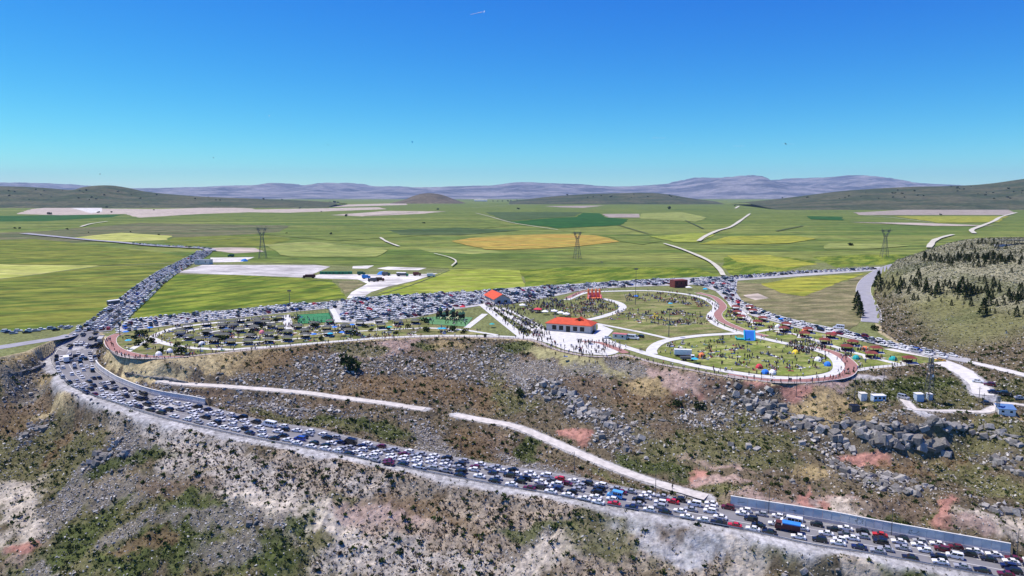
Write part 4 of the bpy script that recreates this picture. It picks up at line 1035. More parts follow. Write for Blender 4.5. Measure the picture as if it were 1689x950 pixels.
# ------------------------------------------------------------------ vehicles
def tumble(prof, hw, top_hw, zb, zt):
    """side profile lofted across the width, narrowing above the belt line"""
    def wz(z): return hw if z <= zb else hw + (top_hw - hw) * (z - zb) / (zt - zb)
    return [(x, -wz(z), z) for x, z in prof], [(x, wz(z), z) for x, z in prof]
TYPES = {}
def car_type(kind):
    """front of the car at +x; returns body (painted per colour), list of (part, mesh, local position)"""
    P = {'sedan':   dict(L=4.5, H=1.45, belt=.92, hood=1.25, ws=.65, roof=1.25, rear=.62, boot=.86, hw=.88, nose=.62, tail=.80),
         'hatchback': dict(L=4.0, H=1.50, belt=.95, hood=1.00, ws=.62, roof=1.75, rear=.42, boot=.20, hw=.87, nose=.64, tail=.78),
         'suv':     dict(L=4.5, H=1.72, belt=1.08, hood=1.05, ws=.60, roof=2.20, rear=.40, boot=.20, hw=.92, nose=.80, tail=.90),
         'van':     dict(L=4.6, H=1.90, belt=1.15, hood=.85, ws=.70, roof=2.85, rear=.12, boot=.08, hw=.92, nose=.80, tail=.95)}[kind]
    L_, H, zb = P['L'], P['H'], P['belt']; x0 = L_ / 2
    fx = x0; hx = x0 - .10 - P['hood']; wx = hx - P['ws']; rx = wx - P['roof']; ex = rx - P['rear']; bx = -x0
    lower = [(bx + .06, .28), (bx, .45), (bx + .02, P['tail']), (min(ex - .02, bx + .3) if P['boot'] > .4 else bx + .06, zb), (hx, zb), (x0 - .18, zb - .14), (x0, P['nose']), (x0 - .02, .42), (x0 - .12, .26)]
    a, b = tumble(lower, P['hw'], P['hw'], 9, 10)
    m = MB(); m.hull(a, b)
    top = P['hw'] - .16
    ex2 = max(ex, bx + .08)
    gh = [(ex2, zb - .02), (rx, H), (wx, H), (hx + .02, zb - .02)]
    zt = H
    a2 = [(x, -(P['hw'] - .03 if z < zb else top), z) for x, z in gh]; b2 = [(x, -y, z) for x, y, z in a2]
    m.hull(a2, b2)
    me_key = m
    g = .012
    def lerp3(p, q, t): return tuple(p[k] + (q[k] - p[k]) * t for k in range(3))
    def inset(q4, t=.12, push=(0, 0, 0)):
        c = [sum(p[k] for p in q4) / 4 for k in range(3)]
        return [tuple(p[k] + (c[k] - p[k]) * t + push[k] for k in range(3)) for p in q4]
    parts = []
    ws = [a2[3], b2[3], b2[2], a2[2]]; rw = [a2[0], b2[0], b2[1], a2[1]]
    parts.append(("windscreen", MB().quad(*inset(ws, .10, (g * 1.2, 0, g))).mesh("windscreen", M["glass"])))
    parts.append(("rear_window", MB().quad(*inset(rw, .14, (-g, 0, g))).mesh("rear_window", M["glass"])))
    for s, arr in ((-1, a2), (1, b2)):
        mm = MB()
        p0, p1, p2, p3 = arr
        # two panes with a pillar between
        mid = .52
        bl = lerp3(p0, p3, .08); br = lerp3(p0, p3, .94); tl = lerp3(p1, p2, .03); tr = lerp3(p1, p2, .97)
        bl = lerp3(bl, tl, .08); br = lerp3(br, tr, .08); tl = lerp3(tl, bl, .12); tr = lerp3(tr, br, .12)
        for t0, t1 in ((.02, mid - .03), (mid + .03, .98)):
            q = [lerp3(bl, br, t0), lerp3(bl, br, t1), lerp3(tl, tr, t1), lerp3(tl, tr, t0)]
            mm.quad(*[(x, y + s * g, z + .002) for x, y, z in q])
        parts.append(("side_window", mm.mesh("side_window", M["glass"])))
    wh = MB(); r = .33 if kind != 'suv' else .37
    n = 10
    rg = [(r * math.cos(2 * math.pi * k / n), r * math.sin(2 * math.pi * k / n)) for k in range(n)]
    wh.hull([(x, -.11, z) for x, z in rg], [(x, .11, z) for x, z in rg])
    rr = [(x * .6, z * .6) for x, z in rg]
    wh.hull([(x, -.125, z) for x, z in rr], [(x, .125, z) for x, z in rr], m=1)
    wm = wh.mesh("wheel", [M["tyre"], M["hub"]])
    wb = L_ * .29
    wheels = [(wb + .05, -P['hw'] + .06, r), (wb + .05, P['hw'] - .06, r), (-wb, -P['hw'] + .06, r), (-wb, P['hw'] - .06, r)]
    TYPES[kind] = dict(body=m, parts=parts, wheel=wm, wheels=wheels, L=L_, bodies={}, P=P)
for k in ('sedan', 'hatchback', 'suv', 'van'): car_type(k)
PROTO = {}
def make_car(kind, colour_, loc, rot, label=None, group=None):
    T = TYPES[kind]
    key = (kind, colour_)
    if key not in PROTO:
        if colour_ not in T['bodies']: T['bodies'][colour_] = T['body'].mesh("car_body", paint(colour_))
        nm = {'sedan': 'sedan_car', 'hatchback': 'hatchback_car', 'suv': 'suv', 'van': 'van'}[kind]
        r = thing(nm, label, "van" if kind == 'van' else "car", loc, 0, group)
        link("body", T['bodies'][colour_], r)
        for pn, me in T['parts']: link(pn, me, r)
        for w_ in T['wheels']: link("wheel", T['wheel'], r, w_)
        PROTO[key] = r
    else:
        r = dup(PROTO[key], loc, 0, label, group)
    r.rotation_euler = rot
    r.scale = (.94,) * 3
    return r

# survey of the queue: origin of the enlargement, scale, then (x, y, colour+type)
CW = {'w': 'white', 'k': 'black', 'r': 'red', 'd': 'dark red', 's': 'silver', 'g': 'grey', 'n': 'navy', 'b': 'blue', 'l': 'light blue', 'y': 'yellow', 'o': 'dark brown'}
TY = {'s': 'sedan', 'h': 'hatchback', 'u': 'suv', 'v': 'van', 'm': 'minibus', 'p': 'pickup'}
ZONES = [
 (1489,840,8.445,"225,485,ws 340,450,sh 310,560,wh 505,475,ws 720,510,dh 550,545,du 720,640,wv 915,610,ku 980,565,ws 1225,610,ws 1195,680,ks 1490,665,ds 1550,725,ws 1480,785,nu 1545,850,ku 1440,890,ds 840,785,ss 1095,835,ks 525,720,ws 500,660,ku 1760,700,ws 1800,790,ks 1850,870,ws 1950,760,sh 2050,850,ku"),
 (1320,815,8.445,"228,410,kh 360,535,ws 470,485,ks 645,470,ws 640,538,gs 855,505,kh 850,575,sh 715,600,ws 550,620,wh 525,668,ws 270,625,ku 820,725,ns 1105,553,rs 1105,610,ks 1120,655,ku 1195,755,ss 1078,772,ss 1475,620,kh 1375,650,ws 1430,735,ss 1530,870,ks"),
 (1160,795,8.445,"345,345,du 110,290,ws 110,345,wh 95,398,wu 590,385,wh 545,430,ws 810,435,sh 665,505,ku 770,590,ks 1040,465,wh 1320,508,sh 1000,570,ws 1365,630,ws 1325,750,ws 920,685,ks 690,640,ws 430,590,rs 220,558,kp 235,480,ws"),
 (980,770,8.445,"80,245,wu 300,300,ss 370,335,ds 500,330,ss 760,365,ws 705,410,ws 945,405,ss 1090,472,rs 1185,450,ku 620,450,ku 610,505,ss 520,550,ns 765,585,wh 925,490,wu 915,545,su 985,618,ks 1195,605,ws 1290,685,ws 1520,730,wh 1340,580,ss 1395,510,wv 245,440,wh 255,500,rs 65,480,ws 20,410,ws 75,300,ku 40,345,ku"),
 (800,740,8.445,"160,245,ss 70,270,ss 385,285,ks 235,300,ws 110,330,nh 340,360,ku 430,345,ws 620,330,ws 560,410,ku 485,445,ku 675,380,ws 860,365,wu 930,435,gs 1055,410,rh 1130,475,ds 1230,440,ws 770,450,ws 840,510,ws 760,525,ou 620,530,ds 365,485,ws 155,400,ss 130,435,ks 910,585,ws 1000,490,wu 995,545,nh 1330,505,sh 1295,555,ss 1420,475,ku 1205,590,kh 1150,635,ws 1385,685,ws"),
 (640,710,8.445,"80,255,ss 290,285,wh 215,320,ds 45,345,ws 30,390,wh 20,440,ds 220,365,wh 205,405,ws 200,460,ks 460,320,ss 385,345,ss 410,385,wh 400,425,ws 440,500,wp 640,345,ws 600,390,ws 595,440,ws 620,515,su 820,380,ku 810,425,ss 790,470,ws 790,548,sp 1050,410,sh 1000,465,ku 970,500,ss 1020,560,ku 1000,608,ks 1280,460,ws 1210,500,dh 1190,535,wh 1270,625,ws"),
 (480,680,8.445,"75,245,ws 255,255,wh 235,300,ss 170,338,kh 120,362,bv 80,418,ws 440,300,wh 500,350,ku 620,340,sh 320,415,kh 480,450,kh 555,420,ws 680,410,ns 275,465,ws 475,495,ws 815,480,ss 710,500,ss 650,530,wh 800,565,ks 990,460,ns 1060,430,ws 995,510,wh 910,550,ws 1000,610,ws 1255,465,dh 1145,500,gs 1195,550,ws 1150,592,wh 1170,650,ss 1350,530,ss 1345,675,ds"),
 (320,640,8.445,"50,255,ku 185,290,ns 60,310,ws 340,325,ws 225,350,ws 20,395,ws 160,400,ku 370,380,ss 370,430,ws 510,365,wh 570,412,kh 680,395,ku 530,445,ws 700,450,ws 530,502,wh 735,505,ws 860,465,ku 310,470,ku 60,465,ss 245,500,ws 410,540,ws 575,570,ws 695,555,ks 775,615,ns 905,540,ws 940,595,wh 955,655,ws 1115,690,ks 1245,525,wh 1275,570,kh 1165,595,ws 1245,655,ks 1300,715,ws"),
 (180,600,8.6375,"15,265,kh 80,310,ss 55,362,kh 210,350,ns 100,420,ws 205,395,ws 330,390,ks 335,430,ws 235,450,ks 490,425,ku 430,490,ku 500,485,ks 30,455,ws 45,507,ws 170,495,ss 155,540,ws 275,568,ws 345,540,ws 410,598,ns 540,568,ku 635,510,ss 640,555,ss 715,480,ws 840,510,ws 780,550,ss 590,645,ks 680,612,ws 740,685,ku 850,645,ku 925,740,ws 965,560,wh 1110,570,ws 1010,640,ss 1095,615,ws 1180,685,ws 1190,738,ws 1110,782,wh"),
 (70,530,7.306,"385,395,kh 375,465,gs 240,550,wh 350,630,wh 165,458,kh 180,500,sh 190,550,wh 195,592,ws 240,660,sh 225,370,ws 190,402,kh 240,322,ws 345,330,ss 380,285,kh 310,245,ws 335,205,ks 400,190,ws 420,240,ws 395,145,wh 300,165,kh 435,325,ss 495,340,kh 480,275,kh 535,270,ws 480,395,wh 455,480,ku 380,512,wh 390,552,gh 465,525,wh 535,540,ws 490,580,wh 430,615,ws 470,665,ws 410,710,ss 320,725,kh 390,770,ws 495,755,ws 560,720,kh 580,385,kh 550,450,ws 590,545,ws 600,590,ku 605,325,ss 620,260,ks 695,225,ws 680,265,wh 615,680,ks 680,675,ks 615,765,ks 580,805,ks 470,810,sh 540,850,ns 630,870,ds 690,815,ws 730,745,ss 790,735,ws 700,890,ws 770,870,ws 760,800,ks 490,140,gh 470,185,ws 530,195,ws 560,235,ss 600,195,kh 640,190,ku 585,155,ks 640,125,ks 650,158,ku 770,165,ds 720,85,ds 560,95,kh 455,85,wh 440,60,ws 530,45,kh"),
]
CARS = []
_UP = int(np.argmin(np.abs(RC[:, 1] - 345)))
def road_point(px, py, up):
    z = -15.0
    for _ in range(6):
        p = at(px, py, z + up)
        d = (RC[:, 0] - p[0]) ** 2 + (RC[:, 1] - p[1]) ** 2
        jj, sd, aa, zz = road_frame(np.array([p[0]]), np.array([p[1]]))
        i = int(d.argmin())
        z = float(zz[0]) if aa[0] < 90 else RC[i, 2]
    return np.array([p[0], p[1], z]), i
def local_rot(p, i, jitter=0.0, back=False):
    t = RT[i]                     # stations run from the right of the photograph up to the junction
    yaw = math.atan2(t[1], t[0]) + jitter + (math.pi if back else 0)
    k0_, k1_ = max(0, i - 4), min(len(RC) - 1, i + 4)
    g = (RC[k1_, 2] - RC[k0_, 2]) / max(.1, RS[k1_] - RS[k0_])
    return (0, -math.atan(g) * (-1 if back else 1), yaw)
for ox, oy, sc, txt in ZONES:
    for it in txt.split():
        x, y, c = it.split(',')
        px, py = ox + float(x) / sc, oy + float(y) / sc
        if c == 'gs': c = 'gs'
        p, i = road_point(px, py, .75)
        CARS.append(dict(p=p, i=i, col=CW[c[0]], ty=TY[c[1]], px=px, py=py))
# keep neighbours from touching: slide along the lane
def frame_of(c):
    i = c['i']; d = c['p'][:2] - RC[i, :2]
    perp = np.array([-RT[i][1], RT[i][0]])
    return RS[i] + d @ RT[i], d @ perp
for c in CARS: c['s'], c['t'] = frame_of(c)
for _ in range(60):
    moved = False
    for a_i in range(len(CARS)):
        A = CARS[a_i]
        for b_i in range(a_i + 1, len(CARS)):
            B = CARS[b_i]
            ds = B['s'] - A['s']; dt = B['t'] - A['t']
            if abs(ds) < 4.75 and abs(dt) < 2.05:
                moved = True
                need_s = 4.75 - abs(ds); need_t = 2.05 - abs(dt)
                if need_t < need_s * .6:
                    q = need_t / 2 * (1 if dt >= 0 else -1); A['t'] -= q; B['t'] += q
                else:
                    q = need_s / 2 * (1 if ds >= 0 else -1); A['s'] -= q; B['s'] += q
    if not moved: break
def place(s, t):
    k = np.interp(s, RS, np.arange(len(RS))); i = int(np.clip(round(k), 0, len(RS) - 1))
    perp = np.array([-RT[i][1], RT[i][0]])
    base = np.array([np.interp(s, RS, RC[:, 0]), np.interp(s, RS, RC[:, 1])])
    if s > RS[-1]: base = RC[-1, :2] + RT[-1] * (s - RS[-1])
    xy = base + perp * t
    jj, sd, aa, zz = road_frame(xy[:1], xy[1:])
    z = float(zz[0]) if aa[0] < 90 else RC[i, 2]
    if s > RS[-1] - 2: z = max(z, .19) if s > RS[-1] else z
    return np.array([xy[0], xy[1], z + .02]), i
def segname(px, py):
    if px > 1215 and py > 800: return "below the long concrete wall"
    if px > 1000: return "near the dirt track's foot"
    if px > 840: return "below the dirt track"
    if px > 680: return "below the grey scree"
    if px > 480: return "below the green verge"
    if px > 335: return "past the curved wall"
    if py > 628: return "below the curved wall"
    if py > 580: return "in the sharp bend"
    return "at the junction"
CARS.sort(key=lambda c: c['s'])
SIDE = {}
for c in CARS:
    p, i = place(c['s'], c['t'])
    c['w'], c['st'] = p, i
    perp = np.array([-RT[i][1], RT[i][0]]); hwid = abs((RA[i] - RC[i])[:2] @ perp)
    f = c['t'] / max(hwid, 1)
    up_sign = 1 if (RA[i] - RC[i])[:2] @ perp > 0 else -1
    f *= up_sign
    c['lane'] = 0 if f < -.5 else 1 if f < 0 else 2 if f < .5 else 3
LN = ["by the guard rail", "one lane in", "in the upper middle", "on the uphill edge"]
from collections import Counter
for c in CARS:
    c['nm'] = c['col'] + " " + c['ty']
    c['b1'] = f"{c['nm']} {LN[c['lane']]} {segname(c['px'], c['py'])}"
byl = {k: [c for c in CARS if c['lane'] == k] for k in range(4)}
for k, L_ in byl.items():
    for q, c in enumerate(L_):
        c['ahead'] = L_[q + 1]['nm'] if q + 1 < len(L_) else None
        c['behind'] = L_[q - 1]['nm'] if q > 0 else None
c1 = Counter(c['b1'] for c in CARS)
for c in CARS:
    c['lab'] = c['b1'] if c1[c['b1']] == 1 or not c['ahead'] else c['b1'] + ", behind a " + c['ahead']
c2 = Counter(c['lab'] for c in CARS)
for c in CARS:
    if c2[c['lab']] > 1 and c['behind']: c['lab'] = f"{c['nm']} {LN[c['lane']]}, {c['ahead']} ahead, {c['behind'].split()[-1]} behind"
ORD = ["first", "second", "third", "fourth", "fifth", "sixth", "seventh", "eighth", "ninth", "tenth"]
c3 = Counter(c['lab'] for c in CARS)
for lab, n_ in list(c3.items()):
    if n_ > 1:
        same = sorted([c for c in CARS if c['lab'] == lab], key=lambda c: -c['px'])
        grp = Counter()
        for c in same:
            allb = sorted([d for d in CARS if d['b1'] == c['b1']], key=lambda d: -d['px'])
            k = [id(d) for d in allb].index(id(c))
            c['lab'] = f"{ORD[min(k, 9)]} {c['b1']} from the right"
c4 = Counter(c['lab'] for c in CARS)
print("cars", len(CARS), "duplicate labels", sum(v for v in c4.values() if v > 1), "longest", max(len(c['lab'].split()) for c in CARS))
FAR_EXTRA = []
def wheel_set(r, xs, hw, rad_, parent):
    n = 10
    m = MB(); rg = [(rad_ * math.cos(2 * math.pi * k / n), rad_ * math.sin(2 * math.pi * k / n)) for k in range(n)]
    m.hull([(x, -.13, z) for x, z in rg], [(x, .13, z) for x, z in rg])
    me = m.mesh("truck_wheel", M["tyre"])
    for x in xs:
        for s in (-1, 1): link("wheel", me, parent, (x, s * hw, rad_))
def make_pickup(colour_, loc, rot, label, group):
    r = thing("pickup_truck", label, "pickup", loc, 0, group); r.rotation_euler = rot
    p = paint(colour_)
    m = MB(); m.prism([(-2.5, .45), (-2.5, 1.0), (.9, 1.0), (2.35, .92), (2.55, .7), (2.5, .42)], -.9, .9)
    a = [(-.9, -.86, .98), (-.75, -.72, 1.72), (.35, -.72, 1.72), (1.0, -.86, .98)]; m.hull(a, [(x, -y, z) for x, y, z in a])
    m.build("body", p, r)
    m = MB(); m.box(-2.42, -.98, -.78, .78, 1.005, 1.02); m.build("cargo_bed", M["tyre"], r)
    m = MB(); m.quad((.97, -.74, 1.05), (.97, .74, 1.05), (.42, .64, 1.68), (.42, -.64, 1.68)); m.build("windscreen", M["glass"], r)
    for s in (-1, 1):
        m = MB(); m.quad((-.75, s * .855, 1.06), (.80, s * .855, 1.06), (.30, s * .745, 1.62), (-.68, s * .745, 1.62)); m.build("side_window", M["glass"], r)
    wheel_set(r, (1.6, -1.5), .82, .38, r)
    return r
def make_minibus(colour_, loc, rot, label, L_=6.4, name="minibus", group=None):
    r = thing(name, label, "minibus", loc, 0, group); r.rotation_euler = rot
    h = L_ / 2; hw = 1.0
    m = MB(); a = [(-h, -hw, .4), (-h, -hw * .94, 2.45), (h - 1.9, -hw * .92, 2.55), (h - .75, -hw * .94, 1.35), (h - .05, -hw * .96, 1.0), (h, -hw, .42)]
    m.hull(a, [(x, -y, z) for x, y, z in a]); m.build("body", paint(colour_), r)
    m = MB(); m.quad((h - .80, -.82, 1.45), (h - .80, .82, 1.45), (h - 1.83, .80, 2.47), (h - 1.83, -.80, 2.47)); m.build("windscreen", M["glass"], r)
    m = MB(); m.quad((-h - .012, -.8, 1.5), (-h - .012, .8, 1.5), (-h - .012, .78, 2.25), (-h - .012, -.78, 2.25)); m.build("rear_window", M["glass"], r)
    for s in (-1, 1):
        n_ = 4
        for k in range(n_):
            x0 = -h + .25 + k * (L_ - 2.3) / n_; x1 = x0 + (L_ - 2.3) / n_ - .12
            m = MB(); m.quad((x0, s * .985, 1.42), (x1, s * .985, 1.42), (x1, s * .96, 2.2), (x0, s * .96, 2.2)); m.build("side_window", M["glass"], r)
    wheel_set(r, (h - 1.2, -h + 1.3), .92, .36, r)
    return r
def make_truck(loc, rot, label, cab, body, cover, L_=7.0, H=3.0, cat="truck", name="truck", group=None, cover_h=.45):
    r = thing(name, label, cat, loc, 0, group); r.rotation_euler = rot
    h = L_ / 2
    MB().box(-h, h - .2, -.5, .5, .55, .85).build("chassis", M["steel_dark"], r)
    m = MB(); a = [(h - 1.9, -1.15, .6), (h - 1.9, -1.08, 2.6), (h - .35, -1.08, 2.6), (h, -1.12, 1.6), (h, -1.15, .6)]; m.hull(a, [(x, -y, z) for x, y, z in a]); m.build("cab", cab, r)
    m = MB(); m.quad((h + .012, -.95, 1.68), (h + .012, .95, 1.68), (h - .31, .92, 2.5), (h - .31, -.92, 2.5)); m.build("windscreen", M["glass"], r)
    for s in (-1, 1):
        m = MB(); m.quad((h - 1.6, s * 1.135, 1.7), (h - .5, s * 1.135, 1.7), (h - .6, s * 1.10, 2.4), (h - 1.6, s * 1.10, 2.4)); m.build("side_window", M["glass"], r)
    MB().box(-h, h - 2.1, -1.2, 1.2, .9, H).build("cargo_body", body, r)
    if cover:
        m = MB(); a = [(-h - .05, -1.27, H - .25), (-h - .05, -1.27, H + .05), (-h - .05, 0, H + cover_h), (-h - .05, 1.27, H + .05), (-h - .05, 1.27, H - .25)]
        m.hull(a, [(h - 2.05, y, z) for x, y, z in a]); m.build("tarpaulin", cover, r)
    wheel_set(r, (h - 1.2, -h + 1.4, -h + 2.4) if L_ > 6 else (h - 1.1, -h + 1.2), 1.02, .48, r)
    return r
def person_free(): pass
# the largest 290 become individual cars
for c in CARS:
    d = np.linalg.norm(c['w'] - np.array([0, 0, CZ])); c['d'] = d
CARS_I = sorted(CARS, key=lambda c: c['d'])
GRP = "cars queued on the road"
for q, c in enumerate(CARS_I):
    rot = local_rot(c['w'], c['st'], random.gauss(0, .035))
    # tilt with the carriageway
    if q < 298:
        if c['ty'] == 'pickup': make_pickup(c['col'], c['w'], rot, c['lab'], GRP)
        else: make_car(c['ty'], c['col'], c['w'], rot, c['lab'], GRP)
    else:
        FAR_EXTRA.append((c['w'], rot[2], c['ty'], c['col']))
for px, py, fn in [(1305,858,'minibus'),(1014,815,'lminibus'),(1298.5,869,'truck'),(443.5,698.5,'minibus2'),(109,592.5,'boxtruck'),(167,551,'greyvan'),(576.5,727.5,'blackbus')]:
    p, i = road_point(px, py, 1.2)
    rot = local_rot(p, i)
    if fn == 'minibus': make_minibus('white', p, rot, "white minibus behind the blue covered truck, close under the long concrete wall")
    if fn == 'minibus2': make_minibus('white', p, rot, "large white minibus on the uphill side, past the end of the curved wall")
    if fn == 'lminibus': make_minibus('light blue', p, rot, "light blue minibus in the upper lanes below the dirt track", 5.2)
    if fn == 'blackbus': make_minibus('black', p, rot, "tall black minibus on the uphill edge below the green verge", 5.6)
    if fn == 'truck': make_truck(p, rot, "dark red truck with bright blue tarpaulin below the long concrete wall", M["truck_red"], M["truck_red"], M["navy"], 7.2, 2.75)
    if fn == 'boxtruck': make_truck(p, rot, "white box truck in the outer lanes of the sharp bend", M["white"], M["white"], None, 6.4, 3.2)
    if fn == 'greyvan': make_truck(p, rot, "grey box van among dark cars at the junction", paint('grey'), M["wall_grey"], None, 5.6, 2.9)
print("cars placed")
# ------------------------------------------------------------------ parked cars of the lots, too many to count
def far_car_template(kind):
    T = TYPES[kind]; P = T['P']
    v = [Vector(p) for p in T['body'].v]
    # body solids plus one dark band for the panes
    V = np.array(T['body'].v, float); Fs = []; mi = []
    bm = bmesh.new(); me = T['body'].mesh("tmp", M["white"]); bm.from_mesh(me)
    g = len(V)
    for f in bm.faces:
        vs = [q.index for q in f.verts]
        for k in range(1, len(vs) - 1): Fs.append((vs[0], vs[k], vs[k + 1])); mi.append(0)
    bm.free(); bpy.data.meshes.remove(me)
    for pn, me in T['parts']:
        base = len(V)
        V = np.vstack([V, [tuple(q.co) for q in me.vertices]])
        for p in me.polygons:
            vs = list(p.vertices)
            for k in range(1, len(vs) - 1): Fs.append((base + vs[0], base + vs[k], base + vs[k + 1])); mi.append(1)
    base = len(V)
    for wx, wy, wr_ in T['wheels']:
        b = len(V)
        V = np.vstack([V, [(wx - .3, wy * 1.04, .02), (wx + .3, wy * 1.04, .02), (wx + .3, wy * 1.04, .55), (wx - .3, wy * 1.04, .55)]])
        Fs += [(b, b + 1, b + 2), (b, b + 2, b + 3)]; mi += [1, 1]
    return V, np.array(Fs), np.array(mi)
TPL = {k: far_car_template(k) for k in TYPES}
m = mat("parked_car_paint", (1, 1, 1), .30, spec=.5)
n_, b_, N_, L_ = nodes(m); vc = N_("ShaderNodeVertexColor"); vc.layer_name = "cover"; L_(vc.outputs[0], b_.inputs["Base Color"])
M["parked"] = m
PCOL = ['white'] * 52 + ['silver'] * 17 + ['black'] * 13 + ['grey'] * 8 + ['dark red'] * 3 + ['navy'] * 4 + ['red'] * 1 + ['blue'] * 1 + ['dark brown'] * 1
def mass_of_cars(name, label, spots):
    Vs = []; Fs = []; Ms = []; Cs = []; base = 0
    for p, yaw, ty, colr in spots:
        V, F, mi = TPL[ty]
        c, s = math.cos(yaw), math.sin(yaw)
        W = V.copy(); W[:, 0] = V[:, 0] * c - V[:, 1] * s + p[0]; W[:, 1] = V[:, 0] * s + V[:, 1] * c + p[1]; W[:, 2] = V[:, 2] + p[2]
        Vs.append(W); Fs.append(F + base); Ms.append(mi); base += len(V)
        Cs.append(np.tile(np.array(PAINT[colr])[None] * (1 + .08 * random.uniform(-1, 1)), (len(V), 1)))
    ob = link(name, raw_mesh(name, np.vstack(Vs), np.vstack(Fs), [M["parked"], M["glass"]], np.concatenate(Ms), colors=np.vstack(Cs)))
    return tag(ob, label, "cars", kind="stuff")
def tyrand(): return random.choices(['sedan', 'hatchback', 'suv', 'van'], [45, 25, 18, 12])[0]
def fill_lot(poly_px, heading_px, z, row=5.6, gap=2.55, fill=.88, lane_every=2, lane=3.2):
    P = np.array([at(*p)[:2] for p in poly_px])
    a, b = at(*heading_px[0])[:2], at(*heading_px[1])[:2]
    u = (b - a) / np.linalg.norm(b - a); v = np.array([-u[1], u[0]])
    pu = P @ u; pv = P @ v
    out = []; y = pv.min() + row / 2; k = 0
    while y < pv.max():
        x = pu.min() + random.random() * gap
        while x < pu.max():
            c = u * x + v * y
            if in_poly(np.array([c[0]]), np.array([c[1]]), P)[0] and random.random() < fill:
                yaw = math.atan2(v[1], v[0]) + (math.pi if random.random() < .5 else 0) + random.gauss(0, .06)
                out.append((np.array([c[0] + random.gauss(0, .15), c[1] + random.gauss(0, .35), z]), yaw, tyrand(), random.choice(PCOL)))
            x += gap + random.random() * .35
        k += 1; y += row + (lane if k % lane_every == 0 else 0)
    return out
def queue(pts_px, z, offs, gap=5.4, fill=.92, world=None):
    c = resample(catmull([at(*p)[:2] for p in pts_px], 10), .5)
    t = np.gradient(c, axis=0); t /= np.linalg.norm(t, axis=1)[:, None]
    out = []
    for o in offs:
        s = random.random() * 4
        while s < len(c) * .5 - 3:
            i = int(s / .5)
            if random.random() < fill:
                p = c[i] + np.array([-t[i][1], t[i][0]]) * (o + random.gauss(0, .12))
                out.append((np.array([p[0], p[1], z]), math.atan2(t[i][1], t[i][0]) + random.gauss(0, .05), tyrand(), random.choice(PCOL)))
            s += gap + random.random() * 1.3
    return out
sp = fill_lot([(565,497),(600,491),(700,486),(800,481),(838,477),(838,500),(790,504),(740,511),(686,523),(600,532),(562,531)], ((600,515),(720,500)), .18, lane=1.8, fill=.93)
sp += fill_lot([(205,531),(330,518),(480,504),(560,498),(554,508),(490,513),(400,523),(330,530),(250,540),(192,549)], ((330,524),(480,508)), .18, lane=2.0)
sp += fill_lot([(845,477),(954,470),(1078,462),(1110,461),(1110,470),(1048,472),(969,476),(919,487),(842,501)], ((860,488),(960,475)), .18, lane=2.2)
sp += fill_lot([(1140,460),(1198,458),(1212,464),(1212,482),(1204,492),(1178,476),(1140,470)], ((1150,466),(1200,462)), .18, lane=2.0)
mass_of_cars("parked_cars", "hundreds of parked cars filling the grey parking ground behind the picnic park", sp)
n_lot = len(sp)
sp = queue([(1200,460),(1260,455),(1320,450),(1400,446),(1445,443)], .18, (-5, -1.5, 2, 5.5))
sp += queue([(1205,494),(1222,503),(1262,520),(1325,538),(1400,553),(1447,566),(1530,583),(1585,594)], .18, (-3.4, .2, 3.6), fill=.9)
mass_of_cars("parked_cars", "rows of cars along the gravel road that skirts the park's far edge", sp)
mid = [((a_[0] + b_[0]) / 2, (a_[1] + b_[1]) / 2) for a_, b_ in zip(NRL, [NRR[k] for k in range(len(NRR))])]
sp = queue([(158,546),(176,531),(196,514),(222,493),(250,469),(280,448),(314,430),(332,420),(338,414)], .20, (-9.5, -6.0, -2.4, 1.4, 5.0, 8.6), fill=.93)
sp += queue([(346,413),(330,411),(300,409),(262,407),(215,403)], 1.62, (-3, .6), gap=9, fill=.8)
sp += queue([(0,551),(40,549),(80,546),(110,542),(128,539)], .03, (-2.0, 1.8, 5.2), fill=.85)
sp += FAR_EXTRA
mass_of_cars("queued_cars", "long queue of cars on the road climbing from the junction between the fields", sp)
print("parked", n_lot, len(sp))
g1 = "cars beside the sheds near the lattice tower"
def one(ty, colr, px, py, yaw, label, z=None, group=None):
    p = hit(px, py); p[2] += .22
    return make_car(ty, colr, p, (0, 0, R(yaw)), label, group)
one('sedan','white',1613,631.5,-35,"white sedan alone on the pale gravel road near the blue roofed shed")
one('suv','dark red',1632,637,150,"dark red suv on the pale gravel road behind the white sedan")
one('sedan','navy',1639,649,-18,"navy sedan parked behind the blue roofed shed")
one('suv','black',1659,652,-20,"black suv at the right of the navy sedan behind the blue roofed shed")
one('hatchback','black',1628.5,668,-25,"black hatchback at the foot of the gravel road left of the blue roofed shed")
one('sedan','silver',1683,659,-15,"silver sedan at the photo's right edge beyond the blue roofed shed")
one('van','silver',1490,658.5,-60,"silver van on the footpath between the white cabins and the lattice tower")
one('sedan','yellow',1551,596.5,-12,"bright yellow taxi on the grass beside the road near the lattice tower")
one('sedan','white',1002,559,10,"white sedan parked beside the white cabin with the pink roof")
one('suv','black',1056,557.5,140,"black suv parked behind the white minibus near the white cabin")
make_minibus('white', [*at(1044,560)[:2], .2], (0, 0, R(-28)), "white minibus parked on the lawn beside the white cabin with the pink roof")
p = at(1134,595); p[2] = .2; make_truck(p, (0, 0, R(-12)), "white tipper truck parked at the loop path junction", M["white"], M["steel_dark"], None, 6.6, 1.7)
p = at(1126,588); p[2] = .2
t = thing("trailer", "white box trailer on the lawn behind the white tipper truck", "trailer", p, R(-10))
MB().box(-4, 4, -1.25, 1.25, .9, 3.3).build("box_body", M["white"], t); MB().box(-3.8, 3.8, -1.1, 1.1, .55, .9).build("chassis", M["steel_dark"], t); wheel_set(t, (-2.6, -1.6), 1.0, .45, t)
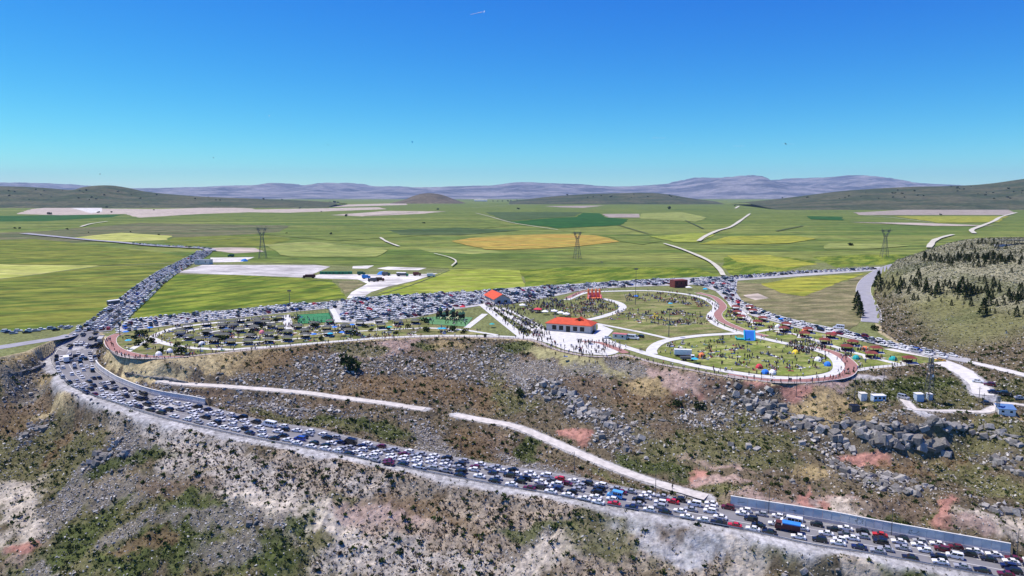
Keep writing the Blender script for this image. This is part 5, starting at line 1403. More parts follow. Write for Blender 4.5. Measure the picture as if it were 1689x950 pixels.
make_truck([*at(190,504)[:2], .2], (0, 0, R(57)), "white lorry taller than the cars on the road past the junction", M["white"], M["steel_dark"], M["white"], 10, 3.6)
make_minibus('white', [*at(1383,543)[:2], .2], (0, 0, R(150)), "white camper van in the row of cars below the curling road", 6.0, "camper_van")

# ------------------------------------------------------------------ buildings
def gable_house(name, label, A, B, depth, eave, ridge, wallm, roofm, over=.5, cat="building"):
    """front wall from A to B (world xy), going back by depth; ridge parallel to the front"""
    A = np.array(A[:2]); B = np.array(B[:2]); L_ = np.linalg.norm(B - A)
    yaw = math.atan2(*(B - A)[::-1]); c = (A + B) / 2
    t = thing(name, label, cat, (c[0], c[1], .0), yaw)
    return t, L_
A, B = at(901,545.5), at(974,551)
t, L_ = gable_house("pavilion", "long pavilion with orange hipped roof and five dark openings on the plaza", A, B, 12, 3.7, 5.6, None, None)
h = L_ / 2; D = 11.0; t.scale = (1, 1, 1.22)
mb = MB(); mb.box(-h, h, D - .3, D, 0, 3.7); mb.box(-h, -h + .3, .3, D - .3, 0, 3.7); mb.box(h - .3, h, .3, D - .3, 0, 3.7)
mb.build("wall", M["wall_grey"], t)
mb = MB(); nw = 5; pw = L_ / (nw + 1.35); edges = [-h]
x = -h + pw * .85
ops = []
for k in range(nw): ops.append((x, x + pw * .62)); x += pw
xs_ = [-h] + [q for o in ops for q in o] + [h]
for k in range(0, len(xs_), 2): mb.box(xs_[k], xs_[k + 1], 0, .3, 0, 3.7)
for k, (a_, b_) in enumerate(ops):
    mb.box(a_, b_, 0, .3, 2.9, 3.7)
    if k != 2: mb.box(a_, b_, 0, .3, 0, .8)
mb.build("front_wall", M["wall_grey"], t)
for k, (a_, b_) in enumerate(ops):
    if k == 2:
        d = MB().box(a_, b_, .20, .24, 0, 2.9).build("door", M["dark_open"], t)
    else:
        wq = MB().box(a_, b_, .20, .24, .8, 2.9).build("window", M["dark_open"], t)
        MB().box(a_ - .1, b_ + .1, -.08, .02, .70, .80).build("sill", M["coping"], wq)
MB().box(h - .02, h + .03, D * .35, D * .75, 0, 2.9).build("door", M["dark_open"], t)
MB().box(-h, h, .3, D - .3, -.05, .05).build("floor", M["concrete"], t)
o_ = .7
mb = MB()
e = [(-h - o_, -o_, 3.72), (h + o_, -o_, 3.72), (h + o_, D + o_, 3.72), (-h - o_, D + o_, 3.72)]
r0, r1 = (-h + D * .42, D / 2, 6.0), (h - D * .42, D / 2, 6.0)
mb.quad(e[0], e[1], r1, r0); mb.quad(e[2], e[3], r0, r1); mb.quad(e[1], e[2], r1); mb.quad(e[3], e[0], r0)
eb = [(x, y, z - .22) for x, y, z in e]
for k in range(4): mb.quad(eb[k], eb[(k + 1) % 4], e[(k + 1) % 4], e[k])
mb.quad(*reversed(eb))
rf = mb.build("roof", M["roof_orange"], t)
mb = MB(); gx_ = h * .42
mb.quad((gx_ - 3.4, D * .32, 5.0), (gx_, D * .30, 6.75), (gx_, D * .62, 6.75), (gx_ - 3.4, D * .62, 5.0)); mb.quad((gx_ + 3.4, D * .32, 5.0), (gx_ + 3.4, D * .62, 5.0), (gx_, D * .62, 6.75), (gx_, D * .30, 6.75))
mb.quad((gx_ - 3.4, D * .32, 5.0), (gx_ + 3.4, D * .32, 5.0), (gx_, D * .30, 6.75)); mb.quad((gx_ - 3.4, D * .62, 5.0), (gx_, D * .62, 6.75), (gx_ + 3.4, D * .62, 5.0))
mb.build("roof_gable", M["roof_orange"], rf)
MB().box(gx_ - .5, gx_ + .5, D * .27, D * .31, 5.1, 5.8).build("vent", M["dark_open"], rf)
MB().box(-h + 3.2, -h + 3.7, D * .4, D * .4 + .5, 5.2, 6.9).build("chimney", M["wall_grey"], rf)
# small gabled house
ev0 = at(799.6,486,3.6); ev1 = at(815.6,493.6,3.6); gb1 = at(842.8,493,3.6)
u = (ev1 - ev0)[:2]; Lu = np.linalg.norm(u); u /= Lu; v = np.array([-u[1], u[0]])
wd = 11.5
yaw = math.atan2(u[1], u[0])
t = thing("house", "small house with steep orange tiled roof beside the car park", "house", (*((ev0 + ev1)[:2] / 2), 0), yaw)
h = Lu / 2
mb = MB(); mb.box(-h, h, 0, .3, 0, 3.6); mb.box(-h, h, wd - .3, wd, 0, 3.6); mb.box(-h, -h + .3, .3, wd - .3, 0, 3.6); mb.box(h - .3, h, .3, wd - .3, 0, 3.6)
for x_ in (-h, h - .3): mb.hull([(x_, 0, 3.6), (x_ + .3, 0, 3.6), (x_ + .3, wd, 3.6), (x_, wd, 3.6)], [(x_, wd / 2 - .01, 6.6), (x_ + .3, wd / 2 - .01, 6.6), (x_ + .3, wd / 2 + .01, 6.6), (x_, wd / 2 + .01, 6.6)])
mb.build("wall", M["wall_grey"], t)
mb = MB()
for s0_, y0_, y1_ in ((0, -.8, wd / 2), (1, wd + .8, wd / 2)):
    z0_ = 3.35; z1_ = 6.85
    mb.hull([(-h - .7, y0_, z0_), (h + .7, y0_, z0_), (h + .7, y1_, z1_), (-h - .7, y1_, z1_)], [(-h - .7, y0_, z0_ + .16), (h + .7, y0_, z0_ + .16), (h + .7, y1_, z1_ + .16), (-h - .7, y1_, z1_ + .16)])
mb.build("roof", M["roof_orange"], t)
for yy in (2.2, 7.0): MB().box(h, h + .04, yy, yy + 2.2, .9, 2.6).build("window", M["dark_open"], t)
for xx in (-h * .6, h * .2): MB().box(xx, xx + 1.6, -.04, 0, .9, 2.6).build("window", M["dark_open"], t)
# brown-red flat store
def box_house(name, label, px0, px1, py, depth, hgt_, wallm, roofm, z0=0, over=.15, win=0, cat="building", yaw_px=None, slope=0.0, survey=False):
    A = at(px0, py, z0) if not survey else hit(px0, py); B = at(px1, py if yaw_px is None else yaw_px, A[2] if survey else z0)
    c = (A + B)[:2] / 2; d = (B - A)[:2]; L_ = np.linalg.norm(d)
    t = thing(name, label, cat, (c[0], c[1], A[2] if survey else z0), math.atan2(d[1], d[0]))
    h = L_ / 2
    MB().box(-h, h, 0, depth, -.3, hgt_).build("wall", wallm, t)
    mb = MB(); mb.hull([(-h - over, -over, hgt_ + .004), (h + over, -over, hgt_ + .004), (h + over, depth + over, hgt_ + .004 + slope), (-h - over, depth + over, hgt_ + .004 + slope)],
                       [(-h - over, -over, hgt_ + .16), (h + over, -over, hgt_ + .16), (h + over, depth + over, hgt_ + .16 + slope), (-h - over, depth + over, hgt_ + .16 + slope)])
    mb.build("roof", roofm, t)
    for k in range(win):
        x = -h + L_ * (k + .5) / win
        MB().box(x - .45, x + .45, -.03, 0, hgt_ * .45, hgt_ * .8).build("window", M["dark_open"], t)
    return t
box_house("store_building", "boxy brown red flat roofed store at the back of the car park", 1113,1134,475, 8, 6.0, M["brownred"], M["roof_red"], win=3, yaw_px=474)
box_house("site_cabin", "white cabin with pink roof on the lawn below the pavilion", 1010,1032,559, 3.0, 2.8, M["cream"], M["pinkroof"], win=2, yaw_px=561, cat="cabin")
t = box_house("shed", "shed with blue sheet roof at the right edge above the cliff", 1647,1675,684, 4.0, 2.2, M["white"], M["blueroof"], win=2, cat="shed", yaw_px=686, slope=.9, survey=True, over=.25)
box_house("site_cabin", "narrow white cabin standing in scrub left of the pale blue tank container", 1420,1430,662, 2.6, 3.0, M["white"], M["cream"], cat="cabin", survey=True)
box_house("tank_container", "pale blue white container in a pen between the white cabin and the footpath", 1441,1461,663, 2.6, 2.4, M["paleblue"], M["white"], cat="container", survey=True, win=3)
box_house("cabinet", "pale blue equipment cabinet left of the lattice tower foot", 1512,1524,663, 2.6, 3.0, M["paleblue"], M["white"], cat="cabinet", survey=True)
box_house("cabinet", "slim pale blue equipment cabinet right of the lattice tower foot", 1532,1538,662, 2.2, 2.8, M["paleblue"], M["white"], cat="cabinet", survey=True)
box_house("bunker", "dark box shaped hut on the slope below the white cabin", 1405,1418,681, 3.0, 2.6, M["steel_dark"], M["dark_open"], cat="hut", survey=True)
t = box_house("farm_shed", "long grey white farm shed beside the far end of the queue road", 321,345,436.5, 10, 5, M["cream"], M["steel"], z0=0, cat="shed", win=2)
for k, (px, w_) in enumerate([(785, 46), (792, 60), (799, 70)]):
    p = at(px, 332.0); t = thing("farmhouse", ["leftmost", "middle", "rightmost"][k] + " of the tiny white farm buildings below the distant mountains", "building", (p[0], p[1], 0), .1 * k)
    MB().box(-w_ / 2, w_ / 2, -12, 12, 0, 14).build("wall", M["white"], t)
    MB().hull([(-w_ / 2 - 1, -13, 14), (w_ / 2 + 1, -13, 14), (w_ / 2 + 1, 13, 14), (-w_ / 2 - 1, 13, 14)], [(-w_ / 2 - 1, -.2, 21), (w_ / 2 + 1, -.2, 21), (w_ / 2 + 1, .2, 21), (-w_ / 2 - 1, .2, 21)]).build("roof", M["cream"], t)
p = hit(1668, 404)
t = thing("viewing_platform", "railed timber terrace on top of the pine hill", "terrace", p + np.array([0, 0, 0]), 0)
MB().box(-11, 14, -2.5, 2.5, -1.5, .3).build("deck", M["concrete_dark"], t)
for k in range(14):
    x = -11 + k * 25 / 13; MB().box(x - .12, x + .12, -2.4, -2.2, .3, 3.6).build("post", M["wood"], t)
MB().box(-11.2, 14.2, -2.6, 2.6, 3.6, 3.9).build("roof", M["roof_grey"], t)

# green containers and machinery of the works yard
gm = MB().box(-2.8, 2.8, -1.25, 1.25, .1, 2.8).mesh("container_body", M["green_box"])
dm = MB().box(-.9, .9, -1.30, -1.26, .4, 2.5).mesh("container_door", M["dkgreen"])
rm = MB()
for k in range(7): rm.box(-2.7 + k * .88, -2.55 + k * .88, -1.33, -1.255, .2, 2.7)
rm = rm.mesh("container_rib", M["dkgreen"])
base = None
for k, px in enumerate((532.5,538.5,544.5,550.5,560,566,572,576)):
    p = at(px, 452.5); lab = ["leftmost", "second", "third", "fourth", "fifth", "sixth", "seventh", "rightmost"][k] + " green steel container from the left in the works yard row"
    lab = lab.replace("leftmost green steel container from the left", "leftmost green steel container").replace("rightmost green steel container from the left", "rightmost green steel container")
    if base is None:
        base = thing("container", lab, "container", p, R(4), "green containers in the works yard"); base.scale = (1.0,) * 3
        link("body", gm, base); link("door", dm, base); link("rib", rm, base)
    else: dup(base, p, R(4), lab, "green containers in the works yard")
YARD = [(596,454,"dark green lorry in the works yard right of the green containers",M["dkgreen"],M["dkgreen"],None),(637,455,"dark green tractor lorry by the blue heap in the works yard",M["dkgreen"],M["steel_dark"],None),
        (664,456,"long black lorry with white top in the works yard",M["green_box"],M["steel_dark"],M["white"]),(688,455,"dark red dumper at the right end of the works yard",M["truck_red"],M["truck_red"],None),
        (604,460,"blue tipper lorry on the pale works yard",M["navy"],M["navy"],None),(627,464,"dark red digger lorry at the edge of the works yard",M["truck_red"],M["wood"],None),(614,465,"black lorry next to the dark red digger lorry",M["steel_dark"],M["steel_dark"],None),
        (381,424,"green lorry on the pale lot near the left pylon",M["green_box"],M["dkgreen"],None),(510,459,"long dark red lorry beside the gravel yard",M["truck_red"],M["truck_red"],None),(711,457,"white lorry at the far right of the works yard",M["white"],M["white"],None)]
for px, py, lab, c_, b_, cov in YARD:
    p = at(px, py); make_truck([p[0], p[1], .2], (0, 0, R(random.choice([5, 185, -8]))), lab, c_, b_, cov, 11 if 'long' in lab else 7.5, 3.4)
for px, py, lab in [(629,453,"blue tarpaulin heap in the works yard"),(403,431,"blue tarpaulin heap beside the left pylon")]:
    p = at(px, py); m = MB(); a = [(math.cos(q) * 4.5, math.sin(q) * 3, 0) for q in np.linspace(0, 5.6, 8)]
    m.hull(a, [(x * .45, y * .4, 2.6 + .3 * math.sin(k)) for k, (x, y, z) in enumerate(a)]); ob = m.build("tarpaulin_heap", M["navy"]); ob.location = (p[0], p[1], .2); tag(ob, lab, "heap")

# ------------------------------------------------------------------ pylons and masts
def lattice(root, levels, bays_name="brace", mat_=None, leg_r=.16, br_r=.07):
    mat_ = mat_ or M["steel_dark"]
    corners = lambda w, z: [(sx * w, sy * w, z) for sx, sy in ((1, 1), (-1, 1), (-1, -1), (1, -1))]
    for k in range(4):
        m = MB()
        for (w0, z0), (w1, z1) in zip(levels[:-1], levels[1:]): m.bar(corners(w0, z0)[k], corners(w1, z1)[k], leg_r, 4)
        m.build("leg", mat_, root)
    for face in range(4):
        m = MB()
        for (w0, z0), (w1, z1) in zip(levels[:-1], levels[1:]):
            a, b = corners(w0, z0), corners(w1, z1); j = (face + 1) % 4
            m.bar(a[face], b[j], br_r, 3); m.bar(a[j], b[face], br_r, 3); m.bar(b[face], b[j], br_r, 3)
        m.build("bracing", mat_, root)
def pylon(px, py, H, label, yaw):
    p = at(px, py)
    t = thing("pylon", label, "pylon", (p[0], p[1], 0), R(yaw), "electricity pylons across the plain")
    k = H / 38
    lv = [(4.2 * k, 0), (3.3 * k, 7 * k), (2.5 * k, 14 * k), (1.8 * k, 20 * k), (1.3 * k, 25 * k)]
    lattice(t, lv, leg_r=.21, br_r=.09, mat_=M["pyl"])
    for s in (-1, 1):      # the waist opens into two horns
        m = MB()
        pr = [(1.3 * k * s, 25 * k), (3.6 * k * s, 31 * k), (5.0 * k * s, 35 * k)]
        for (x0, z0), (x1, z1) in zip(pr[:-1], pr[1:]):
            for y in (-1, 1):
                m.bar((x0, y * k, z0), (x1, y * k, z1), .18, 4); m.bar((x0 - s * 1.6 * k, y * k, z0 + 1 * k), (x1 - s * 1.4 * k, y * k, z1), .2, 4)
                m.bar((x0, y * k, z0), (x1 - s * 1.4 * k, y * k, z1), .13, 3)
        m.build("horn", M["pyl"], t)
    m = MB()
    for y in (-1, 1):
        m.bar((-8.5 * k, 0, 34.2 * k), (8.5 * k, 0, 34.2 * k), .2, 4); m.bar((-5.5 * k, y * k, 35 * k), (5.5 * k, y * k, 35 * k), .24, 4); m.bar((-5.5 * k, y * k, 33 * k), (5.5 * k, y * k, 33 * k), .2, 4)
    for x in np.linspace(-5.5, 5.5, 9): m.bar((x * k, -k, 33 * k), (x * k + .7 * k, k, 35 * k), .12, 3)
    m.build("crossarm", M["pyl"], t)
    for s in (-1, 1): MB().bar((s * 4.6 * k, 0, 35 * k), (s * 5.2 * k, 0, 38 * k), .18, 4).build("peak", M["pyl"], t)
    return t
M["pyl"] = mat("weathered_steel_lattice", (.13, .135, .145), .6, .1, 1, metal=.2)
pylon(433.5,426,39,"lattice electricity pylon beside the pale lot, nearest to the queue road",10)
pylon(952,427,34,"lattice electricity pylon in front of the orange ripe field",20)
pylon(1458.5,424,36,"lattice electricity pylon on the plain left of the pine hill",-5)
p = hit(1531,664)
t = thing("lattice_tower", "dark lattice telecom tower with antennas above the pale blue cabinets", "telecom tower", p, R(20))
lattice(t, [(1.5, -.5), (1.25, 3.2), (1.05, 6.4), (.9, 9.4), (.75, 12.2), (.62, 14.8), (.5, 17.6)], leg_r=.11, br_r=.055)
for z_, w_ in ((10.5, .9), (13.8, .8), (17.2, .8)):
    for k in range(3):
        a_ = k * 2.1 + z_; MB().box(w_ * math.cos(a_) - .16, w_ * math.cos(a_) + .16, w_ * math.sin(a_) - .12, w_ * math.sin(a_) + .12, z_ - 1.0, z_ + .9).build("antenna", M["steel"], t)
m = MB(); q = [(.55 * math.cos(a_), .55 * math.sin(a_)) for a_ in np.linspace(0, 2 * math.pi, 11)[:-1]]
m.hull([(x, -1.25, 11 + y) for x, y in q], [(x * .4, -1.0, 11 + y * .4) for x, y in q]); m.build("dish", M["white"], t)
MB().box(-1.1, 1.1, -1.1, 1.1, 14.7, 14.82).build("platform", M["steel_dark"], t)
def mast(px, py, hh, label, lights=True, arm=0.0, nm="floodlight_mast", cat="mast"):
    p = hit(px, py) if py > 480 else at(px, py)
    t = thing(nm, label, cat, p, R(random.uniform(-20, 20)))
    MB().bar((0, 0, -.5), (0, 0, hh), .22 if lights else .13, 6, .12 if lights else .09).build("pole", M["steel_dark"], t)
    if lights:
        for k in range(6):
            a_ = k * math.pi / 3; MB().box(1.0 * math.cos(a_) - .35, 1.0 * math.cos(a_) + .35, 1.0 * math.sin(a_) - .25, 1.0 * math.sin(a_) + .25, hh - .4, hh + .35).build("floodlight", M["steel_dark"], t)
        m = MB()
        for k in range(3):
            a_ = k * math.pi / 3; m.bar((-1.1 * math.cos(a_), -1.1 * math.sin(a_), hh), (1.1 * math.cos(a_), 1.1 * math.sin(a_), hh), .06, 4)
        m.build("head_frame", M["steel_dark"], t)
    if arm:
        MB().bar((-arm, 0, hh - .8), (arm, 0, hh - .8), .07, 4).build("crossarm", M["wood"], t)
    return t
mast(1048,503,25,"tall floodlight mast rising from the upper lawn beside the crowd")
mast(1103,556,15,"thin floodlight mast beside the sports markings of the upper lawn")
mast(198,556,14,"thin floodlight mast at the western tip of the park")
mast(478,506,11,"floodlight mast behind the green turf pitch")
mast(699,514,12,"floodlight mast at the edge of the main car park near the playground")
for px, py, hh, lab in [(1313,655,9.5,"wooden utility pole with crossarm on the pink bank below the promenade"),(1457,641,8,"wooden utility pole with crossarm in the green scrub below the park fence"),(1408.5,674,13,"thin tall utility pole beside the dark box shaped hut"),(1614,667,7,"thin utility pole where the footpath meets the gravel road"),(1621.5,674,6,"short utility pole left of the black hatchback")]:
    mast(px, py, hh, lab, False, 1.0, "utility_pole", "utility pole")
p = hit(1645, 682)
t = thing("lattice_tower", "small lattice mast with transformer beside the blue roofed shed", "mast", p, R(30))
lattice(t, [(.5, -.4), (.45, 2.2), (.4, 4.4), (.36, 6.4)], leg_r=.07, br_r=.04)
MB().box(-1.2, 1.2, -.2, .2, 6.2, 6.5).build("crossarm", M["steel"], t); MB().box(-.6, .6, -.5, .5, 4.6, 5.9).build("transformer", M["steel"], t)
print("built")
# ------------------------------------------------------------------ rocks and scrub of the hillside
GZ = gz.reshape(NR, NA)
cell = np.abs(np.gradient(GX, axis=1)) * np.gradient(rad)[:, None]
dzr = np.gradient(GZ, axis=0); dzc = np.gradient(GZ, axis=1)
view_ok = (np.abs(GX) < (GY * .76 + 22)) & (GY > 165)
def scatter(dens):
    lam = np.where(view_ok, np.clip(dens.reshape(NR, NA), 0, None) * cell, 0)
    cnt = rng.poisson(lam)
    r, c = np.nonzero(cnt)
    rep = cnt[r, c]; r = np.repeat(r, rep); c = np.repeat(c, rep)
    u = rng.uniform(-.5, .5, len(r)); v = rng.uniform(-.5, .5, len(r))
    dx = np.gradient(GX, axis=1)[r, c]; dr = np.gradient(rad)[r]
    x = GX[r, c] * (1 + v * dr / GY[r, c]) + u * dx; y = GY[r, c] + v * dr
    z = GZ[r, c] + u * dzc[r, c] + v * dzr[r, c]
    return x, y, z, r * NA + c
def rock_variant(n=13, flat=.75):
    bm = bmesh.new()
    for k in range(n):
        d = Vector(rng.normal(size=3)).normalized() * rng.uniform(.75, 1.1)
        bm.verts.new((d.x, d.y * rng.uniform(.75, 1), d.z * flat))
    r = bmesh.ops.convex_hull(bm, input=bm.verts)
    for v in [v for v in bm.verts if not v.link_faces]: bm.verts.remove(v)
    bmesh.ops.triangulate(bm, faces=bm.faces)
    bm.verts.index_update()
    V = np.array([v.co[:] for v in bm.verts]); F = np.array([[v.index for v in f.verts] for f in bm.faces]); bm.free()
    return V, F
RV = [rock_variant(int(k), f) for k, f in zip(rng.integers(8, 12, 10), rng.uniform(.6, .95, 10))]
def block_variant():
    bm = bmesh.new()
    for sx in (-1, 1):
        for sy in (-1, 1):
            for sz in (-1, 1):
                for q in range(2): bm.verts.new((sx * rng.uniform(.55, 1.0), sy * rng.uniform(.5, .95), sz * rng.uniform(.45, .85)))
    bmesh.ops.convex_hull(bm, input=bm.verts)
    for v in [v for v in bm.verts if not v.link_faces]: bm.verts.remove(v)
    bmesh.ops.triangulate(bm, faces=bm.faces); bm.verts.index_update()
    V = np.array([v.co[:] for v in bm.verts]); F = np.array([[v.index for v in f.verts] for f in bm.faces]); bm.free()
    return V, F
RVB = [rock_variant(int(k), f) for k, f in zip(rng.integers(14, 20, 3), rng.uniform(.6, .9, 3))] + [block_variant() for _ in range(7)]
def rotz(n):
    a = rng.uniform(0, 2 * np.pi, n); b = rng.normal(0, .35, n); e = rng.normal(0, .35, n)
    ca, sa, cb, sb, ce, se = np.cos(a), np.sin(a), np.cos(b), np.sin(b), np.cos(e), np.sin(e)
    Rz = np.zeros((n, 3, 3)); Rz[:, 0, 0] = ca; Rz[:, 0, 1] = -sa; Rz[:, 1, 0] = sa; Rz[:, 1, 1] = ca; Rz[:, 2, 2] = 1
    Rx = np.zeros((n, 3, 3)); Rx[:, 0, 0] = 1; Rx[:, 1, 1] = cb; Rx[:, 1, 2] = -sb; Rx[:, 2, 1] = sb; Rx[:, 2, 2] = cb
    Ry = np.zeros((n, 3, 3)); Ry[:, 1, 1] = 1; Ry[:, 0, 0] = ce; Ry[:, 0, 2] = se; Ry[:, 2, 0] = -se; Ry[:, 2, 2] = ce
    return Rz @ Rx @ Ry
def merge(variants, pos, rot, size, col):
    which = rng.integers(0, len(variants), len(pos)); Vs = []; Fs = []; Cs = []; base = 0
    for k, (V, F) in enumerate(variants):
        s = np.nonzero(which == k)[0]
        if len(s) == 0: continue
        W = np.einsum('nij,vj->nvi', rot[s], V) * size[s][:, None, None] + pos[s][:, None, :]
        Fk = F[None] + (np.arange(len(s)) * len(V))[:, None, None] + base
        Vs.append(W.reshape(-1, 3)); Fs.append(Fk.reshape(-1, 3)); Cs.append(np.repeat(col[s], len(V), 0)); base += len(s) * len(V)
    return np.vstack(Vs), np.vstack(Fs), np.vstack(Cs)
x, y, z, vi = scatter(grd * 1.25)
lo, hi = grs[vi, 0], grs[vi, 1]
size = lo + (hi - lo) * rng.power(.38, len(x)) ** 1.5
size *= .62
g = rng.uniform(.30, .66, len(x)) * np.where(rng.random(len(x)) < .3, .42, 1)
tint = np.stack([g, g * .965, g * .92], 1)
# stones take some of the soil they lie in
rcol = tint * .80 + gcol[vi] * .28
pos = np.stack([x, y, z + size * .15], 1)
# larger blocks of the crags, by survey line: (from, to, how many, radius range)
CR = [((1384,700),(1423,706),7,(1.3,2.4)),((1415,712),(1475,735),14,(2.0,3.6)),((1430,735),(1500,744),10,(1.2,2.4)),((1480,722),(1560,738),16,(2.0,3.8)),((1440,704),(1570,706),18,(1.2,2.2)),((1560,702),(1660,712),14,(1.0,2.0)),((1600,715),(1689,735),18,(1.0,2.2)),
 ((1215,655),(1300,672),18,(1.0,2.2)),((1255,672),(1345,700),22,(1.2,2.4)),((1290,690),(1380,712),16,(1.2,2.2)),((1370,720),(1405,740),7,(1.2,2.6)),((1180,680),(1250,715),12,(.8,1.6)),((1195,735),(1260,745),6,(.9,1.7)),
 ((915,640),(960,665),14,(1.0,2.2)),((935,660),(1010,700),26,(1.0,2.2)),((985,690),(1060,725),22,(1.0,2.0)),((1010,725),(1065,750),12,(.9,1.8)),((1125,690),(1160,705),6,(.8,1.5)),((1130,655),(1150,665),5,(.8,1.5)),
 ((1395,780),(1500,795),20,(1.0,2.3)),((1430,795),(1520,815),12,(1.0,2.2)),((1640,760),(1689,785),10,(1.0,2.2)),((1640,835),(1689,845),8,(.8,1.5)),((1300,790),(1330,800),4,(.7,1.4)),
 ((160,760),(215,745),16,(.9,2.0)),((45,700),(75,708),8,(1.0,1.8)),((120,665),(175,680),10,(.7,1.3)),((840,625),(870,650),10,(.8,1.5)),((575,605),(640,600),10,(.7,1.3)),((480,605),(560,615),10,(.6,1.2)),((200,605),(330,635),16,(.6,1.2)),((340,860),(400,865),8,(.5,1.0)),((60,840),(120,820),8,(.5,1.0)),((430,662),(560,675),10,(.6,1.2)),((690,715),(760,755),14,(.5,.95)),((830,760),(900,775),12,(.5,.9))]
bp = []; bs = []
for a_, b_, n_, (s0, s1) in CR:
    for k in range(n_):
        t_ = (k + rng.random()) / n_
        p = _march_rbf(a_[0] + (b_[0] - a_[0]) * t_ + rng.normal(0, 2.0), a_[1] + (b_[1] - a_[1]) * t_ + rng.normal(0, 3.0))
        bp.append(p); bs.append(rng.uniform(s0, s1))
bp = np.array(bp); bs = np.array(bs) * .82
bz = relief(bp[:, 0], bp[:, 1]); bp[:, 2] = bz + bs * .12
_, _s2, ba, _z2 = road_frame(bp[:, 0], bp[:, 1])
keep = ba > 3; bp = bp[keep]; bs = bs[keep]
gg = rng.uniform(.16, .38, len(bs)); bcol = np.stack([gg, gg * .965, gg * .925], 1)
apo = bs / bp[:, 1]
rest_big = size / y
# individual boulders: the 300 that show largest
allsz = np.r_[apo, rest_big]; cut = np.sort(allsz)[-300]
ib = np.nonzero(apo >= cut)[0]; ir = np.nonzero(rest_big >= cut)[0]
RMESH = []
for k, (V, F) in enumerate(RVB):
    for q in range(2):
        g_ = [.18, .31][q]
        me = raw_mesh("boulder", V, F, [M["rock"]], colors=np.tile([[g_, g_ * .965, g_ * .925]], (len(V), 1))); RMESH.append(me)
def rock_where(p):
    u = p[0] / (p[1] * math.cos(PITCH) + (CZ - p[2]) * math.sin(PITCH)) * FPX + 844.5
    v = 475 - ((p[2] - CZ) * math.cos(PITCH) + p[1] * math.sin(PITCH)) / (p[1] * math.cos(PITCH) - (p[2] - CZ) * math.sin(PITCH)) * FPX
    if u > 1370 and v < 750: return "grey lava block of the dark crag below the sheds and lattice tower"
    if u > 1370: return "grey lava block on the slope above the long concrete wall"
    if u > 1165: return "grey lava block in the boulder band below the pink bank"
    if u > 880 and v < 770: return "grey lava block in the boulder band above the dirt track"
    if u < 420 and v > 640: return "grey boulder in the stony ground below the road bend"
    if v > 770: return "grey boulder in the scrub below the guard rail"
    return "grey boulder on the slope between promenade and dirt track"
for P_, S_ in ((bp[ib], bs[ib]), (pos[ir], size[ir])):
    for p, s_ in zip(P_, S_):
        lab = rock_where(p)
        o = link("boulder", random.choice(RMESH), None, p, (random.gauss(0, .3), random.gauss(0, .3), random.uniform(0, 6.28)), (s_ * random.uniform(.85, 1.25), s_ * random.uniform(.8, 1.1), s_ * random.uniform(.7, 1.05)))
        tag(o, lab, "boulder", lab.replace("grey lava block", "lava blocks").replace("grey boulder", "boulders"))
ob_ = np.setdiff1d(np.arange(len(bs)), ib); orr = np.setdiff1d(np.arange(len(size)), ir)
P_ = np.vstack([pos[orr], bp[ob_]]); S_ = np.r_[size[orr], bs[ob_]]; C_ = np.vstack([rcol[orr], bcol[ob_]])
V, F, Cc = merge(RV, P_, rotz(len(P_)), S_, C_)
tag(link("rubble", raw_mesh("rubble", V, F, [M["rock"]], colors=Cc)), "loose grey stones strewn over the hillside", kind="stuff")
print("rocks", len(P_), "tris", len(F), "boulders", len(ib) + len(ir))
prof = [(-4.0, .3), (-1.2, .7), (.5, .6), (1.2, -.1), (1.1, -.9), (-.9, -1.5), (-1.4, -2.6), (-.6, -3.3), (.6, -3.7), (1.3, -4.6), (1.2, -5.6), (1.9, -6.4), (2.6, -7.4), (3.0, -9.0)]
def crag(px_pts, k_, label, seed):
    cc_ = resample(catmull([_march_rbf(*p) for p in px_pts], 8), 1.0)
    zt = relief(cc_[:, 0], cc_[:, 1])
    nv = len(cc_); V = np.zeros((nv, len(prof), 3)); r_ = np.random.default_rng(seed)
    for i, q in enumerate(cc_):
        tt = cc_[min(i + 1, nv - 1)] - cc_[max(i - 1, 0)]; o2 = np.array([tt[1], -tt[0]]) / np.hypot(tt[0], tt[1])
        if o2[1] > 0: o2 = -o2
        blk = float(vnoise(np.array([i * .21 + seed * 9.7]), np.array([3.3]))[0]); taper = min(1, i / 5, (nv - 1 - i) / 5)
        gap = .45 + .9 * float(vnoise(np.array([i * .13 + seed * 5.1]), np.array([8.3]))[0])
        for k, (o_, dz_) in enumerate(prof):
            jx = r_.normal(0, .35) * min(1, k_ + .3); sw = (blk - .4) * 2.6
            V[i, k] = (q[0] + o2[0] * ((o_ + sw) * taper * k_ + jx), q[1] + o2[1] * ((o_ + sw) * taper * k_ + jx), max(zt[i], q[2] - .5) + (dz_ + (gap - .7) * (1.2 if k < 5 else .3)) * (.35 + .65 * taper) * k_ + r_.normal(0, .26) * min(1, k_ + .2) - .1)
    a_ = (np.arange(nv - 1)[:, None] * len(prof) + np.arange(len(prof) - 1)[None]).ravel()
    F = np.stack([a_, a_ + 1, a_ + len(prof) + 1, a_ + len(prof)], 1)
    gcr = np.repeat(np.clip(.16 + .17 * fbm(np.arange(nv) * 1.0, np.zeros(nv) + seed, 5, 3), .12, .50), len(prof))[:, None] * np.array([[1, .985, .96]])
    tag(link("rock_outcrop", raw_mesh("rock_outcrop", V.reshape(-1, 3), F, [M["rock"]], colors=gcr)), label, "rock outcrop")
crag([(1378,697),(1400,699),(1423,702),(1448,705),(1473,708),(1500,706),(1523,704),(1548,702),(1570,701),(1600,703)], 1.0, "long dark overhanging lava crag on the slope below the sheds and lattice tower", 1)
crag([(1250,668),(1275,674),(1300,681),(1330,688),(1356,692),(1380,699)], .62, "jagged dark ledge running left from the big overhanging crag", 2)
